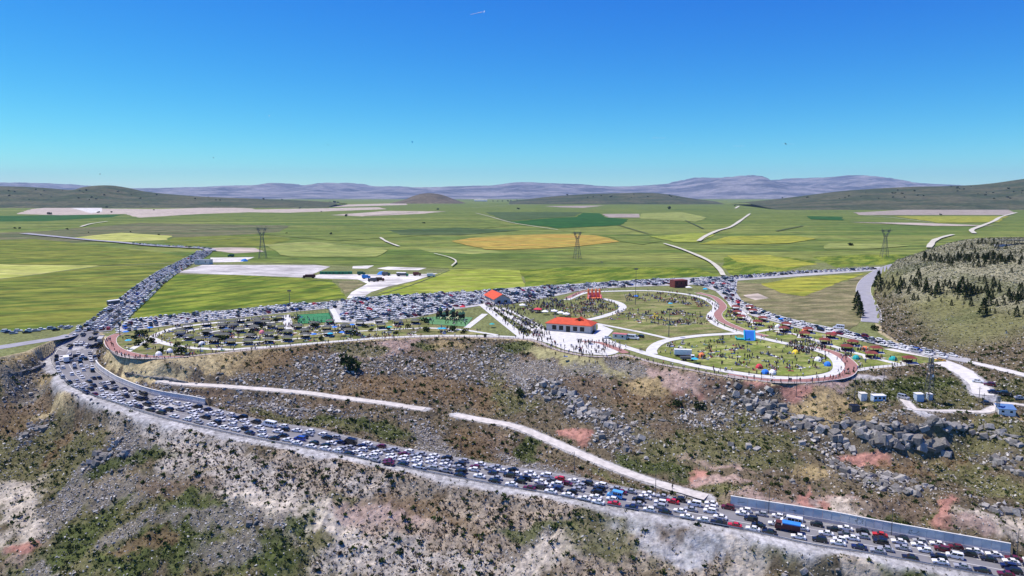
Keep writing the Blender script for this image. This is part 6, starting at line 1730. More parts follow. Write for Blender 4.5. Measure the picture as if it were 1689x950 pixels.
crag([(1192,652),(1215,655),(1240,660),(1262,668)], .42, "low broken ledge under the pink bank of the lower loop", 3)
crag([(926,642),(945,655),(962,668),(985,678),(1008,690)], .50, "dark broken ledge stepping down the middle of the slope", 4)
crag([(990,700),(1015,706),(1040,716),(1062,728)], .42, "lower dark ledge above the bend of the dirt track", 5)
crag([(1395,776),(1425,780),(1455,786),(1485,792),(1515,800)], .60, "cracked pale ledge above the middle of the long concrete wall", 6)
crag([(1610,708),(1640,712),(1670,718),(1705,722)], .50, "grey ledge at the photo's right edge below the blue roofed shed", 7)
crag([(1060,690),(1090,694),(1125,697)], .36, "short dark ledge in the scrub left of the boulder band", 8)
crag([(1640,836),(1670,842),(1710,850)], .36, "thin dark ledge over the cream bank at the right edge", 9)
crag([(45,697),(62,702),(80,708)], .45, "dark rock rib in the grass left of the road bend", 10)
crag([(205,612),(240,619),(275,622),(310,628)], .34, "broken rock band under the straw coloured rim at the park's western tip", 12)
crag([(395,664),(430,668),(470,672),(520,676),(565,680)], .34, "broken rock band between the dirt track and the road past the curved wall", 13)
crag([(570,598),(605,600),(640,604)], .34, "short rock band in the brown slope below the promenade", 14)
crag([(840,612),(860,626),(872,642)], .36, "short steep rock rib below the plaza", 15)
crag([(0,622),(25,616),(50,608),(75,596)], .35, "low rock rib between the old spur road and the road bend", 11)
# scrub tufts
def tuft_variant(n):
    V = []; F = []
    for k in range(n):
        th = rng.uniform(0, 2 * np.pi); r0 = rng.uniform(0, .55); h0 = rng.uniform(.0, .35)
        c = np.array([r0 * np.cos(th), r0 * np.sin(th), h0])
        out = np.array([np.cos(th), np.sin(th), rng.uniform(.5, 1.6)]); out /= np.linalg.norm(out)
        side = np.cross(out, rng.normal(size=3)); side /= np.linalg.norm(side)
        L_ = rng.uniform(.45, .85); w_ = rng.uniform(.22, .42)
        b = len(V); V += [c - side * w_, c + side * w_, c + out * L_]; F.append((b, b + 1, b + 2))
    return np.array(V), np.array(F)
TV = [tuft_variant(int(n)) for n in rng.integers(5, 9, 10)]
PAL = [[(.115,.108,.05),(.17,.14,.08),(.085,.09,.035),(.24,.21,.12)], [(.12,.085,.05),(.19,.14,.09),(.08,.065,.035),(.25,.20,.13),(.055,.065,.022)], [(.05,.078,.018),(.085,.115,.028),(.036,.055,.014),(.13,.15,.045)], [(.36,.29,.14),(.28,.22,.10),(.20,.17,.07)], [(.23,.125,.045),(.16,.10,.04),(.11,.10,.035),(.28,.18,.07)]]
x, y, z, vi = scatter(gtd * 1.0)
ts_ = gts[vi] * rng.lognormal(0, .38, len(x)) * .9
hillm = ghill[vi] > .5
pk = gpal[vi]; col = np.zeros((len(x), 3))
for k, pl_ in enumerate(PAL):
    s_ = pk == k; col[s_] = np.array(pl_)[rng.integers(0, len(pl_), s_.sum())]
hg = np.array([(.085,.10,.04),(.12,.125,.05),(.06,.075,.03)]); col[hillm] = hg[rng.integers(0, 3, hillm.sum())]
pale_h = hillm & (rng.random(len(x)) < .38); col[pale_h] = np.array((.46, .45, .36))
col *= rng.uniform(.8, 1.2, (len(x), 1))
x2, y2, z2, v2 = scatter(np.where(ghill > .5, 0, np.clip(gtd, 0, 1.5)) * .036)
c2 = np.array([(.045,.066,.020),(.062,.088,.024),(.085,.105,.032)])[rng.integers(0, 3, len(x2))]
x = np.r_[x, x2, x2 + .25, x2 - .2]; y = np.r_[y, y2, y2 - .2, y2 + .2]; z = np.r_[z, z2, z2 + .1, z2 + .15]; col = np.vstack([col, c2, c2 * 1.15, c2 * .9])
s2 = rng.uniform(.8, 1.7, len(x2)); ts_ = np.r_[ts_, s2, s2 * .8, s2 * .7]
V, F, Cc = merge(TV, np.stack([x, y, z - .05], 1), rotz(len(x)), ts_, col)
tag(link("scrub", raw_mesh("scrub", V, F, [M["scrub"]], colors=Cc)), "low dry scrub and grass tufts covering the hillside", kind="stuff")
print("tufts", len(x), "tris", len(F))

# ------------------------------------------------------------------ trees
def leafy_crown(n, rx, rz, zc, leaf, seed, cone=False, cols=((.035,.055,.016), (.05,.075,.022), (.022,.036,.012))):
    r = np.random.default_rng(seed); V = []; F = []; Cc = []
    lob = [(r.normal(0, .45, 3) * [rx, rx, rz], r.uniform(.45, .75)) for _ in range(5)]
    for k in range(n):
        if cone:
            t = r.power(1.35); t = 1 - t          # 0 bottom .. 1 top
            rr = rx * (1 - t) ** .85 * (.55 + .45 * r.random()) * (1 + .22 * math.sin(t * 38))
            th = r.uniform(0, 2 * np.pi); c = np.array([rr * np.cos(th), rr * np.sin(th), zc + rz * t])
            out = np.array([np.cos(th), np.sin(th), -.25 + .9 * t])
        else:
            lc, lr = lob[r.integers(0, 5)]
            d = r.normal(size=3); d /= np.linalg.norm(d); c = lc + d * [rx * lr, rx * lr, rz * lr] + [0, 0, zc]; out = d
        out = out / np.linalg.norm(out)
        side = np.cross(out, r.normal(size=3)); side /= np.linalg.norm(side) + 1e-9
        L_ = leaf * r.uniform(.7, 1.3)
        b = len(V); V += [c - side * L_ * .45 - out * L_ * .2, c + side * L_ * .45 - out * L_ * .2, c + out * L_ * .8]; F.append((b, b + 1, b + 2))
        cc = np.array(cols[r.integers(0, len(cols))]) * r.uniform(.8, 1.25); Cc += [cc] * 3
    return raw_mesh("crown", np.array(V), np.array(F), [M["leaf"]], colors=np.array(Cc))
M["leaf"] = attr_mat("needle_foliage", "cover", .95, .2, 2.0, spec=.1)
PINES = [(leafy_crown(420, .24, .88, .13, .085, 100 + k, True), MB().bar((0, 0, -.05), (0, 0, .95), .022, 6, .005).mesh("trunk", M["bark"])) for k in range(4)]
BUSH = [(leafy_crown(170, .42, .30, .42, .20, 200 + k), MB().bar((0, 0, -.1), (.04, 0, .40), .05, 5, .03).bar((.0, 0, .15), (.22, .1, .5), .03, 4, .015).bar((0, 0, .2), (-.2, -.1, .55), .03, 4, .015).mesh("trunk", M["bark"])) for k in range(3)]
def tree(p, hgt_, label, group, kind="pine", name="pine_tree", cat="tree"):
    V = PINES if kind == "pine" else BUSH
    cr, tr = random.choice(V)
    t = thing(name, label, cat, p, random.uniform(0, 6.28), group)
    w_ = random.uniform(.85, 1.2) if kind == "pine" else random.uniform(.9, 1.3)
    t.scale = (hgt_ * w_, hgt_ * w_, hgt_)
    link("crown", cr, t); link("trunk", tr, t)
    return t
PX = "1235,800,180 1545,800,110 265,545,175 290,575,95 1040,565,165 1070,612,130 1115,600,135 1150,590,110 820,592,135 925,532,100 965,572,120 1285,700,165 1360,702,85 1430,692,80 1345,770,60 1490,662,100 1550,652,100 1600,642,90 945,697,75 455,590,110 330,622,65 365,552,95 405,512,95 570,482,85 510,672,55 595,642,80 635,642,60 735,657,55 850,662,45 1060,682,45 1125,702,110 1330,512,110 1500,392,60 1590,562,100 "
PX += "690,292,60 710,252,60 750,282,80 805,297,70 850,292,80 880,302,60 915,312,60 950,312,50 970,262,50 1000,292,60 1030,232,50 1060,302,70 1110,292,70 1130,242,50 1150,312,60 1185,262,70 1195,342,90 1240,262,60 1285,272,60 1260,312,60 1350,242,50 1320,312,80 1370,272,60 1475,272,60 1490,217,40 1530,220,50 1585,217,40 "
PX += "880,182,35 930,190,25 955,190,25 993,182,50 1045,192,50 1068,172,70 1130,172,70 1160,182,40 1190,132,62 1225,132,72 1260,127,45 1335,137,75 1310,142,45 1365,172,80 1390,152,40 1450,172,55 1215,192,40 545,302,25 660,262,30 620,247,20 575,267,20 790,192,30 "
PX += "430,540,60 485,520,70 520,545,70 560,560,80 640,560,75 690,580,80 700,540,60 760,605,40 790,560,60 870,560,60 900,600,40 1015,600,70 1020,520,70 1090,480,50 1180,620,45 1200,470,60 1250,560,60 1280,610,90 1300,760,60 1330,640,60 1385,500,50 1420,640,60 1470,770,40 1540,690,50 1570,530,60 1610,780,50 1145,345,50 400,440,40 445,420,50 420,700,30 395,700,25 310,510,70 325,540,60 345,500,50 1000,640,50 1075,640,70 1110,640,60 860,520,50"
pts = [tuple(map(float, q.split(','))) for q in PX.split()]
_r2 = random.Random(5)
for k in range(46): pts.append((_r2.uniform(470, 1620), 0, 0))
pts = [(a, b, c) if b else ((a, _r2.gauss(545 + (a - 900) * .10, 38), _r2.uniform(55, 105))) for a, b, c in pts]
for k in range(72):
    a = _r2.uniform(680, 1610); pts.append((a, _r2.gauss(275 + (a - 900) * .02, 22), _r2.uniform(45, 75)))
big_lab = {(1235,800): "tallest pine standing alone at the lower edge of the pine hill", (265,545): "tall dark pine nearest to the curling road on the hill's left flank", (1545,800): "pine with a dark shadow under it at the hill's lower right edge"}
for zx, zy, zh in pts:
    p = hit(1400 + zx / 5.588, 380 + zy / 5.588)
    d = p[1]
    lab = big_lab.get((int(zx), int(zy))) or ("young pine in the upper rows near the top of the pine hill" if zy < 360 else "young pine on the lower flank of the pine hill")
    tree(p, zh / 5.588 / FPX * d * (1.0 if (int(zx), int(zy)) in big_lab else .86), lab, None if (int(zx), int(zy)) in big_lab else ("pines near the top of the hill" if zy < 360 else "pines on the lower flank of the hill"))
for px, py, h_, lab in [(1415,516,30,"left dark tree at the bend of the empty curling road"),(1419,524,26,"right dark tree at the bend of the empty curling road"),(1413,503,24,"upper dark tree beside the empty curling road")]:
    p = at(px, py); tree(p, h_ / FPX * p[1], lab, None, "pine", "tree")
for px, py, h_, lab in [(575,610,26,"large dark round bush alone on the slope below the promenade"),(1116,672,14,"dark bush left of the twin on the rust brown slope"),(1151,675,15,"dark bush right of the twin on the rust brown slope"),(1440,545,11,"grey green bush beside the cars below the curling road"),(857,652,12,"dark bush among boulders above the dirt track's middle"),(1330,795,9,"dark bush under the grey crag above the concrete wall")]:
    p = hit(px, py); tree(p, h_ / FPX * p[1] * 1.25, lab, None, "bush", "bush", "bush")
for px, py in [(430,541),(520,541),(585,553),(640,544),(672,540),(705,547),(340,552),(372,560),(415,553),(455,560),(530,562),(240,573),(228,569),(300,585),(410,532),(655,551),(700,532),(766,549),(800,556),(600,540),(237,553),(222,559),(250,565),(293,572),(297,578),(265,583),(455,532),(490,528),(613,546),(747,546)]:
    p = at(px, py, ZP); tree(p, random.uniform(2.4, 4.6), "young leafy tree between the grey shelters of the western picnic ground", "young trees in the western picnic ground", "bush", "tree")
for (x0, y0), (x1, y1) in (((808,506),(868,551)), ((829,513),(896,552)), ((846,514),(905,548))):
    for k in range(11):
        t_ = (k + random.random() * .6) / 11; p = at(x0 + (x1 - x0) * t_, y0 + (y1 - y0) * t_, ZP)
        tree(p, random.uniform(1.2, 2.2), "low dark shrub in the planting strips between the pale plaza paths", "shrubs in the plaza planting strips", "bush", "shrub", "shrub")
dots = [(80,354,5),(24,377,3),(32,377,3),(111,379,3),(146,384,2),(215,383,2),(262,388,3),(176,343,3),(163,351,3),(184,351,3),(254,347,2),(333,341,3),(340,342,3),(398,339,2),(442,338,3),(495,344,2),(530,350,2),(571,357,4),(699,369,3),(546,387,4),(473,385,2),(723,346,3),(854,345,3),(1104,345,5),(1403,406,6),(1298,334,3),(1486,337,3),(1602,343,3),(1551,355,3),(1391,331,4),(1335,329,2),(35,337,3),(65,340,2),(320,336,2),(364,333,2),(514,336,5),(520,336,4),(545,335,3),(552,335,4),(557,335,3),(442,339,2),(1212,340,2),(1240,338,2)]
dots += [(815 + k * 7.3 + random.uniform(-2, 2), 332.5 - k * .12 + random.uniform(-.5, .5), random.uniform(1.5, 2.6)) for k in range(22)]
for px, py, s_ in dots:
    p = at(px, py, 0); tree(p, s_ / FPX * p[1] * 1.2, "small dark tree dotted among the far fields of the plain", "lone trees on the far plain", "bush", "tree")
dg = bpy.context.evaluated_depsgraph_get()
def cast(px, py):
    x = (px - 844.5) / FPX; v = -(py - 475.0) / FPX
    d = Vector((x, math.cos(PITCH) + v * math.sin(PITCH), -math.sin(PITCH) + v * math.cos(PITCH))).normalized()
    ok, loc, nrm, idx, ob, mx_ = S.ray_cast(dg, Vector((0, 0, CZ)), d)
    return loc if ok and ob.name.startswith("hill") else None
n_ok = 0
hd = [(random.uniform(0, 560), random.uniform(311, 331)) for _ in range(55)] + [(random.uniform(1290, 1689), random.uniform(306, 328)) for _ in range(50)] + [(random.uniform(880, 1120), random.uniform(321, 328)) for _ in range(14)]
for px, py in hd:
    q = cast(px, py)
    if q is not None:
        n_ok += 1
        tree(q, random.uniform(1.3, 2.8) / FPX * q.y * 1.2, "tiny dark bush dotting the slopes of the green hills", "bushes on the far hills", "bush", "bush", "bush")
print("hill bushes", n_ok)
# ------------------------------------------------------------------ park shelters, tents, fences
def shelter_meshes(w_, d_, roofm, post_h=2.3, rise=.9):
    h = w_ / 2; k = d_ / 2; o = .45
    mb = MB(); mb.hull([(-h - o, -k - o, post_h), (h + o, -k - o, post_h), (h + o, k + o, post_h), (-h - o, k + o, post_h)], [(-h * .45, -.05, post_h + rise), (h * .45, -.05, post_h + rise), (h * .45, .05, post_h + rise), (-h * .45, .05, post_h + rise)])
    roof = mb.mesh("shelter_roof", roofm)
    post = MB().box(-.09, .09, -.09, .09, 0, post_h).mesh("shelter_post", M["wood"])
    tb = MB().box(-1.0, 1.0, -.4, .4, .70, .76).box(-.8, -.7, -.3, .3, 0, .70).box(.7, .8, -.3, .3, 0, .70).mesh("picnic_table", M["wood"])
    bn = MB().box(-1.0, 1.0, -.16, .16, .42, .47).box(-.8, -.7, -.12, .12, 0, .42).box(.7, .8, -.12, .12, 0, .42).mesh("picnic_bench", M["wood"])
    bw = MB().box(-h, h, k - .06, k, .1, .95).box(-h, -h + .06, -k * .2, k, .1, .95).mesh("shelter_parapet", M["wood"])
    return roof, post, tb, bn, bw, h, k
SH_G = shelter_meshes(4.3, 3.5, M["roof_grey"]); SH_R = shelter_meshes(4.6, 3.8, M["roof_red"], 2.4, 1.0)
_pro = {}
def shelter(p, yaw, label, group, kind):
    if kind in _pro: return dup(_pro[kind], p, yaw, label, group)
    roof, post, tb, bn, bw, h, k = SH_G if kind == 'g' else SH_R
    t = thing("picnic_shelter", label, "shelter", p, yaw, group)
    link("roof", roof, t)
    for sx in (-1, 1):
        for sy in (-1, 1): link("post", post, t, (sx * (h - .12), sy * (k - .12), 0))
    link("table", tb, t); link("bench", bn, t, (0, -.8, 0)); link("bench", bn, t, (0, .8, 0)); link("parapet", bw, t)
    _pro[kind] = t
    return t
GZ1 = "1150,310 1380,280 1595,265 1590,305 1055,410 1040,370 1395,390 1520,420 1645,375 1160,450 1290,480 1470,495 1620,430 1689,510 940,375"
GZ2 = "125,155 240,150 335,150 440,135 540,130 630,120 30,185 235,205 345,180 450,185 30,225 300,250 520,225 640,255 120,280 720,310 850,235 940,295 1065,205 1220,255 1265,175 485,340 240,360 720,390 480,412 225,430 945,350 1450,230 1240,322 1490,290 1640,190"
SPOTS = [(160 + float(q.split(',')[0]) / 7.68, 500 + float(q.split(',')[1]) / 7.68) for q in GZ1.split()] + [(380 + float(q.split(',')[0]) / 7.68, 510 + float(q.split(',')[1]) / 7.68) for q in GZ2.split()]
SPOTS += [(400 + x / 4.02, 430 + y / 4.02) for x, y in [(680,440),(790,415),(905,405),(920,440),(1030,415),(1145,410)]]
used = []
for px, py in SPOTS:
    p = at(px, py + 2.2, ZP)
    if any(np.hypot(*(p - q)[:2]) < 5.2 for q in used): continue
    used.append(p)
    lab = "grey roofed picnic shelter inside the oval paths at the park's western end" if px < 380 else "grey roofed picnic shelter between the western oval and the green turf pitch" if px < 480 else "grey roofed picnic shelter below the green turf pitch" if px < 560 else "grey roofed picnic shelter between the car park and the promenade"
    g_ = lab.replace("shelter", "shelters")
    shelter(p, R(random.gauss(6, 4)), lab, g_, 'g')
    # paved pad in front of each shelter
    c, s = math.cos(R(6)), math.sin(R(6))
    m = MB(); e = [(-2.9, -2.3), (2.9, -2.3), (2.9, 1.9), (-2.9, 1.9)]
    m.quad(*[(p[0] + x * c - y * s, p[1] + x * s + y * c, ZP + .075) for x, y in e]); tag(m.build("paved_pad", M["path"]), kind="structure")
RED = [(255,322),(265,357),(290,388),(350,322),(370,347),(435,398),(400,424),(590,438),(575,468),(735,474),(710,503),(885,510),(845,548),(1030,560),(990,592),(1185,603),(1155,640),(1405,672)]
RL = ["red roofed shelter nearest to the white loop path, upper left of the eastern picnic ground","red roofed shelter just below the uppermost left one in the eastern picnic ground","third red roofed shelter down the left side of the eastern picnic ground","red roofed shelter across the walkway from the uppermost ones, by the parked cars","red roofed shelter right of the upper walkway and near the parked cars","red roofed shelter at the walkway bend, upper of the pair there","red roofed shelter at the walkway bend, lower of the pair there","red roofed shelter with another right below it, beside the white blue tent","red roofed shelter right below its twin, on the edge of the walkway","red roofed shelter touching the orange tent","red roofed shelter just above the dense knot of people","red roofed shelter with a bright red cloth at its right side","red roofed shelter right of the dense knot of people","red roofed shelter on the grass above the lower walkway, left of an orange tent","red roofed shelter on the lower walkway's upper edge, below its neighbour","red roofed shelter right of the orange tent near the park's end","red roofed shelter beside the crowded spot near the red track's end","red roofed shelter at the far right end of the park fence"]
for (zx, zy), lab in zip(RED, RL):
    p = at(1150 + zx / 4.02, 430 + zy / 4.02 + 1.2, ZP)
    shelter(p, R(random.gauss(-20, 8)), lab, "red roofed shelters of the eastern picnic ground", 'r')
    m = MB(); e = [(-3.6, -3.0), (3.6, -3.0), (3.6, 2.6), (-3.6, 2.6)]; c, s = math.cos(R(-20)), math.sin(R(-20))
    m.quad(*[(p[0] + x * c - y * s, p[1] + x * s + y * c, ZP + .075) for x, y in e]); tag(m.build("paved_pad", M["path"]), kind="structure")
TC = {'blue': (.03, .20, .70), 'cyan': (.03, .42, .66), 'teal': (.02, .36, .36), 'orange': (.85, .25, .10), 'yellow': (.85, .62, .05), 'white': (.82, .82, .82), 'red': (.62, .05, .08), 'pink': (.75, .25, .30)}
def tm(c): return colour("cloth_" + c, TC[c], .75)
def umbrella(px, py, c, label, r=1.35):
    p = at(px, py, ZP); t = thing("parasol", label, "parasol", p, 0)
    m = MB(); n = 8
    ring = [(r * math.cos(2 * math.pi * k / n), r * math.sin(2 * math.pi * k / n), 1.95) for k in range(n)]; ring2 = [(x * .55, y * .55, 2.35) for x, y, z in ring]
    for k in range(n):
        j = (k + 1) % n; m.quad(ring[k], ring[j], ring2[j], ring2[k]); m.quad(ring2[k], ring2[j], (0, 0, 2.5))
    m.build("canopy", tm(c), t); MB().bar((0, 0, 0), (0, 0, 2.5), .04, 5).build("pole", M["steel"], t)
def tent(px, py, c, label, r=1.5, h_=1.5, c2=None):
    p = at(px, py, ZP); t = thing("tent", label, "tent", p, random.uniform(0, 3))
    m = MB(); n = 8; rings = []
    for a in (0, .45, .85, 1.2): rings.append([(r * math.cos(a) * math.cos(2 * math.pi * k / n), r * .85 * math.cos(a) * math.sin(2 * math.pi * k / n), h_ * math.sin(a) / math.sin(1.4)) for k in range(n)])
    for A_, B_ in zip(rings[:-1], rings[1:]):
        for k in range(n): m.quad(A_[k], A_[(k + 1) % n], B_[(k + 1) % n], B_[k])
    m.quad(*rings[-1]); m.build("fly_sheet", tm(c), t)
    d = MB(); d.quad((-.45, -r * .86, .02), (.45, -r * .86, .02), (.30, -r * .80, h_ * .55), (-.30, -r * .80, h_ * .55)); d.build("door", tm(c2) if c2 else M["dark_open"], t)
def canopy(px, py, c, label, w_=3.0):
    p = at(px, py, ZP); t = thing("gazebo_tent", label, "gazebo", p, R(random.uniform(-15, 15)))
    m = MB(); h = w_ / 2
    e = [(-h, -h, 2.1), (h, -h, 2.1), (h, h, 2.1), (-h, h, 2.1)]; lo_ = [(x, y, 1.85) for x, y, z in e]
    for k in range(4):
        j = (k + 1) % 4; m.quad(e[k], e[j], (0, 0, 3.1)); m.quad(lo_[k], lo_[j], e[j], e[k])
    m.build("canopy", tm(c), t)
    for x, y, z in e: MB().bar((x, y, 0), (x, y, 2.1), .04, 4).build("leg", M["steel"], t)
for px, py, c, lab in [(212,567.5,'cyan',"large cyan parasol near the western tip of the park"),(248,546,'blue',"blue parasol beside the upper path at the western tip"),(208,553,'blue',"small blue parasol left of the big cyan one, at the western tip"),(518,557,'blue',"blue parasol near the promenade below the turf pitch"),(545,556,'cyan',"cyan parasol near the promenade, right of the blue one"),(374,548,'blue',"blue parasol among grey shelters inside the oval paths"),(564,554,'blue',"dark blue parasol on the promenade lawn right of the cyan one"),(581,541,'blue',"blue parasol below the car park's lower left corner"),(643,545,'teal',"teal parasol on the lawn below the main car park"),(726,547.5,'cyan',"left one of two cyan parasols side by side"),(732,547.5,'cyan',"right one of two cyan parasols side by side"),(811.5,540,'teal',"teal green parasol in the crowd below the plaza strips"),(1105.5,505,'cyan',"cyan parasol in the middle of the upper lawn"),(1146,598.8,'cyan',"cyan tent-like parasol near the white tipper truck"),(1288,531,'blue',"blue parasol in the eastern picnic ground by the cars"),(552,545,'blue',"blue parasol beside a grey shelter below the turf pitch")]:
    umbrella(px, py, c, lab, 1.7)
for px, py, c, lab in [(333,569,'white',"white tent inside the western oval paths"),(262,586,'white',"white tent on the grass near the promenade's western end"),(280,581,'white',"long white tent beside the western lower path"),(432,550,'pink',"pink tent between grey shelters"),(1157,588,'orange',"small orange tent on the left part of the lower lawn"),(1312,583,'yellow',"yellow tent on the lower lawn below the knot of people"),(1365,603,'blue',"blue tent in the right corner of the lower lawn"),(1349,595,'white',"dark and white dome tent on the lower lawn's right side"),(1262,616,'blue',"blue tent at the lower lawn's bottom edge"),(1274,616.5,'white',"white tent next to the blue one at the lower lawn's bottom edge"),(1252,607,'red',"red tent on the lower lawn"),(1427,577,'orange',"orange tent among the lower red roofed shelters"),(1473,594,'teal',"teal tent left of the last red roofed shelter"),(1328,546,'orange',"orange tent touching a red roofed shelter"),(1304,535,'white',"white and blue tent in the eastern picnic ground by the cars"),(1283,540,'white',"white tent left of the white and blue one"),(1375,552.5,'red',"bright red cloth shade beside a red roofed shelter"),(1412,592,'teal',"small teal tent beside the crowd near the red track's end")]:
    tent(px, py, c, lab, 1.9, 1.9)
for px, py, c, lab, w_ in [(887,515,'red',"red and pink canopy stall behind the pavilion",5),(862,508,'white',"white canopy stall left of the red one",4),(914,518,'white',"white canopy stall behind the pavilion roof",4),(925,521,'white',"second white canopy behind the pavilion roof",4),(934,523,'white',"third white canopy behind the pavilion roof",4),(899,519,'white',"low white stall in front of the red canopy",4),(763,511,'red',"red stall beside the black playground structure",3.5),(1163,481,'cyan',"cyan stall near the upper bend of the red track",3.5),(1136,478,'white',"white stall below the brown red store",4.5),(1049,493,'blue',"blue stall at the top of the upper lawn",3)]:
    canopy(px, py, c, lab, w_)
p = at(981, 493, ZP); t = thing("inflatable_castle", "tall orange pink inflatable castle on the small lawn", "bouncy castle", p, R(8))
MB().box(-5, 5, -3, 3, 0, 1.0).build("base", tm('orange'), t)
for x_ in (-4.2, -1.4, 1.4, 4.2):
    MB().bar((x_, 2.2, 1), (x_, 2.2, 6.2), .8, 8).bar((x_, 2.2, 6.2), (x_, 2.2, 7.6), .8, 8, .1).build("tower", tm('orange'), t)
MB().box(-4, 4, 2.0, 2.4, 1, 4.6).build("back_wall", tm('pink'), t); MB().box(-4.8, -4.2, -2.6, 2.0, 1, 3.0).build("side_wall", tm('pink'), t); MB().box(4.2, 4.8, -2.6, 2.0, 1, 3.0).build("side_wall", tm('pink'), t)
p = at(1236, 561, ZP); t = thing("inflatable_slide", "bright blue inflatable slide beside the loop path", "bouncy slide", p, R(-10))
MB().hull([(-2.5, -1.6, 0), (2.5, -1.6, 0), (2.5, 1.8, 0), (-2.5, 1.8, 0)], [(-2.3, 1.0, 4.6), (2.3, 1.0, 4.6), (2.3, 1.8, 4.9), (-2.3, 1.8, 4.9)]).build("slide", tm('blue'), t)
for x_ in (-2.6, 2.6): MB().bar((x_, -1.7, .4), (x_, 1.4, 5.0), .4, 7).build("side_tube", tm('cyan'), t)
p = at(1225, 560.5, ZP); t = thing("inflatable_pool", "low teal inflatable pad left of the blue slide", "inflatable", p, R(-10))
MB().box(-3.4, 3.0, -1.6, 1.6, 0, .8).build("pad", tm('teal'), t)
for x_ in (-3.4, 3.0): MB().bar((x_, -1.6, .9), (x_, 1.6, 1.3), .4, 7).build("side_tube", tm('teal'), t)
for px, py in ((1080, 524), (1083, 527.5)):
    p = at(px, py, ZP); t = thing("seesaw_frame", "yellow A-shaped frame on the worn patch, %s one" % ("upper" if px == 1080 else "lower"), "frame", p, R(30))
    for s in (-1, 1): MB().bar((s * 2.0, 0, 0), (0, 0, 2.6), .16, 4).build("leg", tm('yellow'), t)
    MB().bar((0, -1.4, 2.6), (0, 1.4, 2.6), .14, 4).build("top_bar", tm('yellow'), t)
# playground: black rope towers with yellow tubes
p = at(743, 527, ZP); t = thing("playground_climber", "tall black and yellow playground climber on green surface", "playground", p, 0)
for k in range(9):
    x_ = -8 + k * 2.0 + random.uniform(-.5, .5); y_ = random.uniform(-4, 4); hh = random.uniform(4, 7.5)
    MB().box(x_ - 1.0, x_ + 1.0, y_ - 1.0, y_ + 1.0, 1.4, hh * .75).build("tower", M["wood"], t)
    MB().hull([(x_ - 1.3, y_ - 1.3, hh * .75), (x_ + 1.3, y_ - 1.3, hh * .75), (x_ + 1.3, y_ + 1.3, hh * .75), (x_ - 1.3, y_ + 1.3, hh * .75)], [(x_ - .05, y_ - .05, hh + .6), (x_ + .05, y_ - .05, hh + .6), (x_ + .05, y_ + .05, hh + .6), (x_ - .05, y_ + .05, hh + .6)]).build("tower_roof", M["dkgreen"] if k % 3 else M["wood"], t)
    m = MB()
    for sx in (-1, 1):
        for sy in (-1, 1): m.bar((x_ + sx * .9, y_ + sy * .9, 0), (x_ + sx * .9, y_ + sy * .9, hh * .75), .09, 4)
    m.build("post", M["wood"], t)
    MB().bar((x_, y_, hh * .6), (x_ + random.choice([-4, 4]), y_ - random.uniform(1, 4), .4), .35, 6).build("slide", colour("pale_yellow_plastic", (.72, .66, .36), .5), t)

def fence(name, label, pts, z, hgt_, step, m_, rails=2, cat="fence", post_r=.06, mesh_panel=False):
    c = resample(np.array(pts, float), step)
    t = thing(name, label, cat, (c[0][0], c[0][1], z))
    pm_ = MB().box(-post_r, post_r, -post_r, post_r, -.3, hgt_).mesh(name + "_post", m_)
    for q in c: link("post", pm_, t, (q[0] - c[0][0], q[1] - c[0][1], 0))
    for k in range(rails):
        zz_ = hgt_ * (k + 1) / rails - .05
        m = MB()
        for a, b in zip(c[:-1], c[1:]): m.bar((a[0] - c[0][0], a[1] - c[0][1], zz_), (b[0] - c[0][0], b[1] - c[0][1], zz_), .04, 3)
        m.build("rail", m_, t)
    return t
rimw = [at(x, y - .6, 0)[:2] for x, y in RIM]
rc_ = resample(catmull(rimw, 8), 2)
cut_ = [i for i in range(len(rc_)) if True]
third = len(rc_) // 3
M["fence_brown"] = mat("dark_fence_paint", (.09, .06, .055), .7, .1, 2)
fence("promenade_railing", "dark railing along the promenade edge around the park's western tip", rc_[:third + 1], .1, 1.1, 2.6, M["fence_brown"])
fence("promenade_railing", "dark railing along the promenade edge below the plaza and pavilion", rc_[third:2 * third + 1], .1, 1.1, 2.6, M["fence_brown"])
fence("promenade_railing", "dark railing along the promenade edge around the lower loop path", rc_[2 * third:], .1, 1.1, 2.6, M["fence_brown"])
fence("pitch_fence", "tall dark fence around the green turf pitch", [at(x, y)[:2] for x, y in pitch + pitch[:1]], .2, 3.4, 2.5, M["dkgreen"], 3)
# promenade walkway between railing and lawns
V, F = strip_mesh(rc_ * 1.0, rc_ + np.stack([-np.gradient(rc_, axis=0)[:, 1], np.gradient(rc_, axis=0)[:, 0]], 1) / np.linalg.norm(np.gradient(rc_, axis=0), axis=1)[:, None] * 2.6, ZP + .02, ZP + .02)
tag(link("promenade", raw_mesh("promenade", V, F, [mat("promenade_paving", (.42, .37, .35), .85, .12, .3)])), "narrow pinkish promenade walkway just inside the railing", kind="structure")

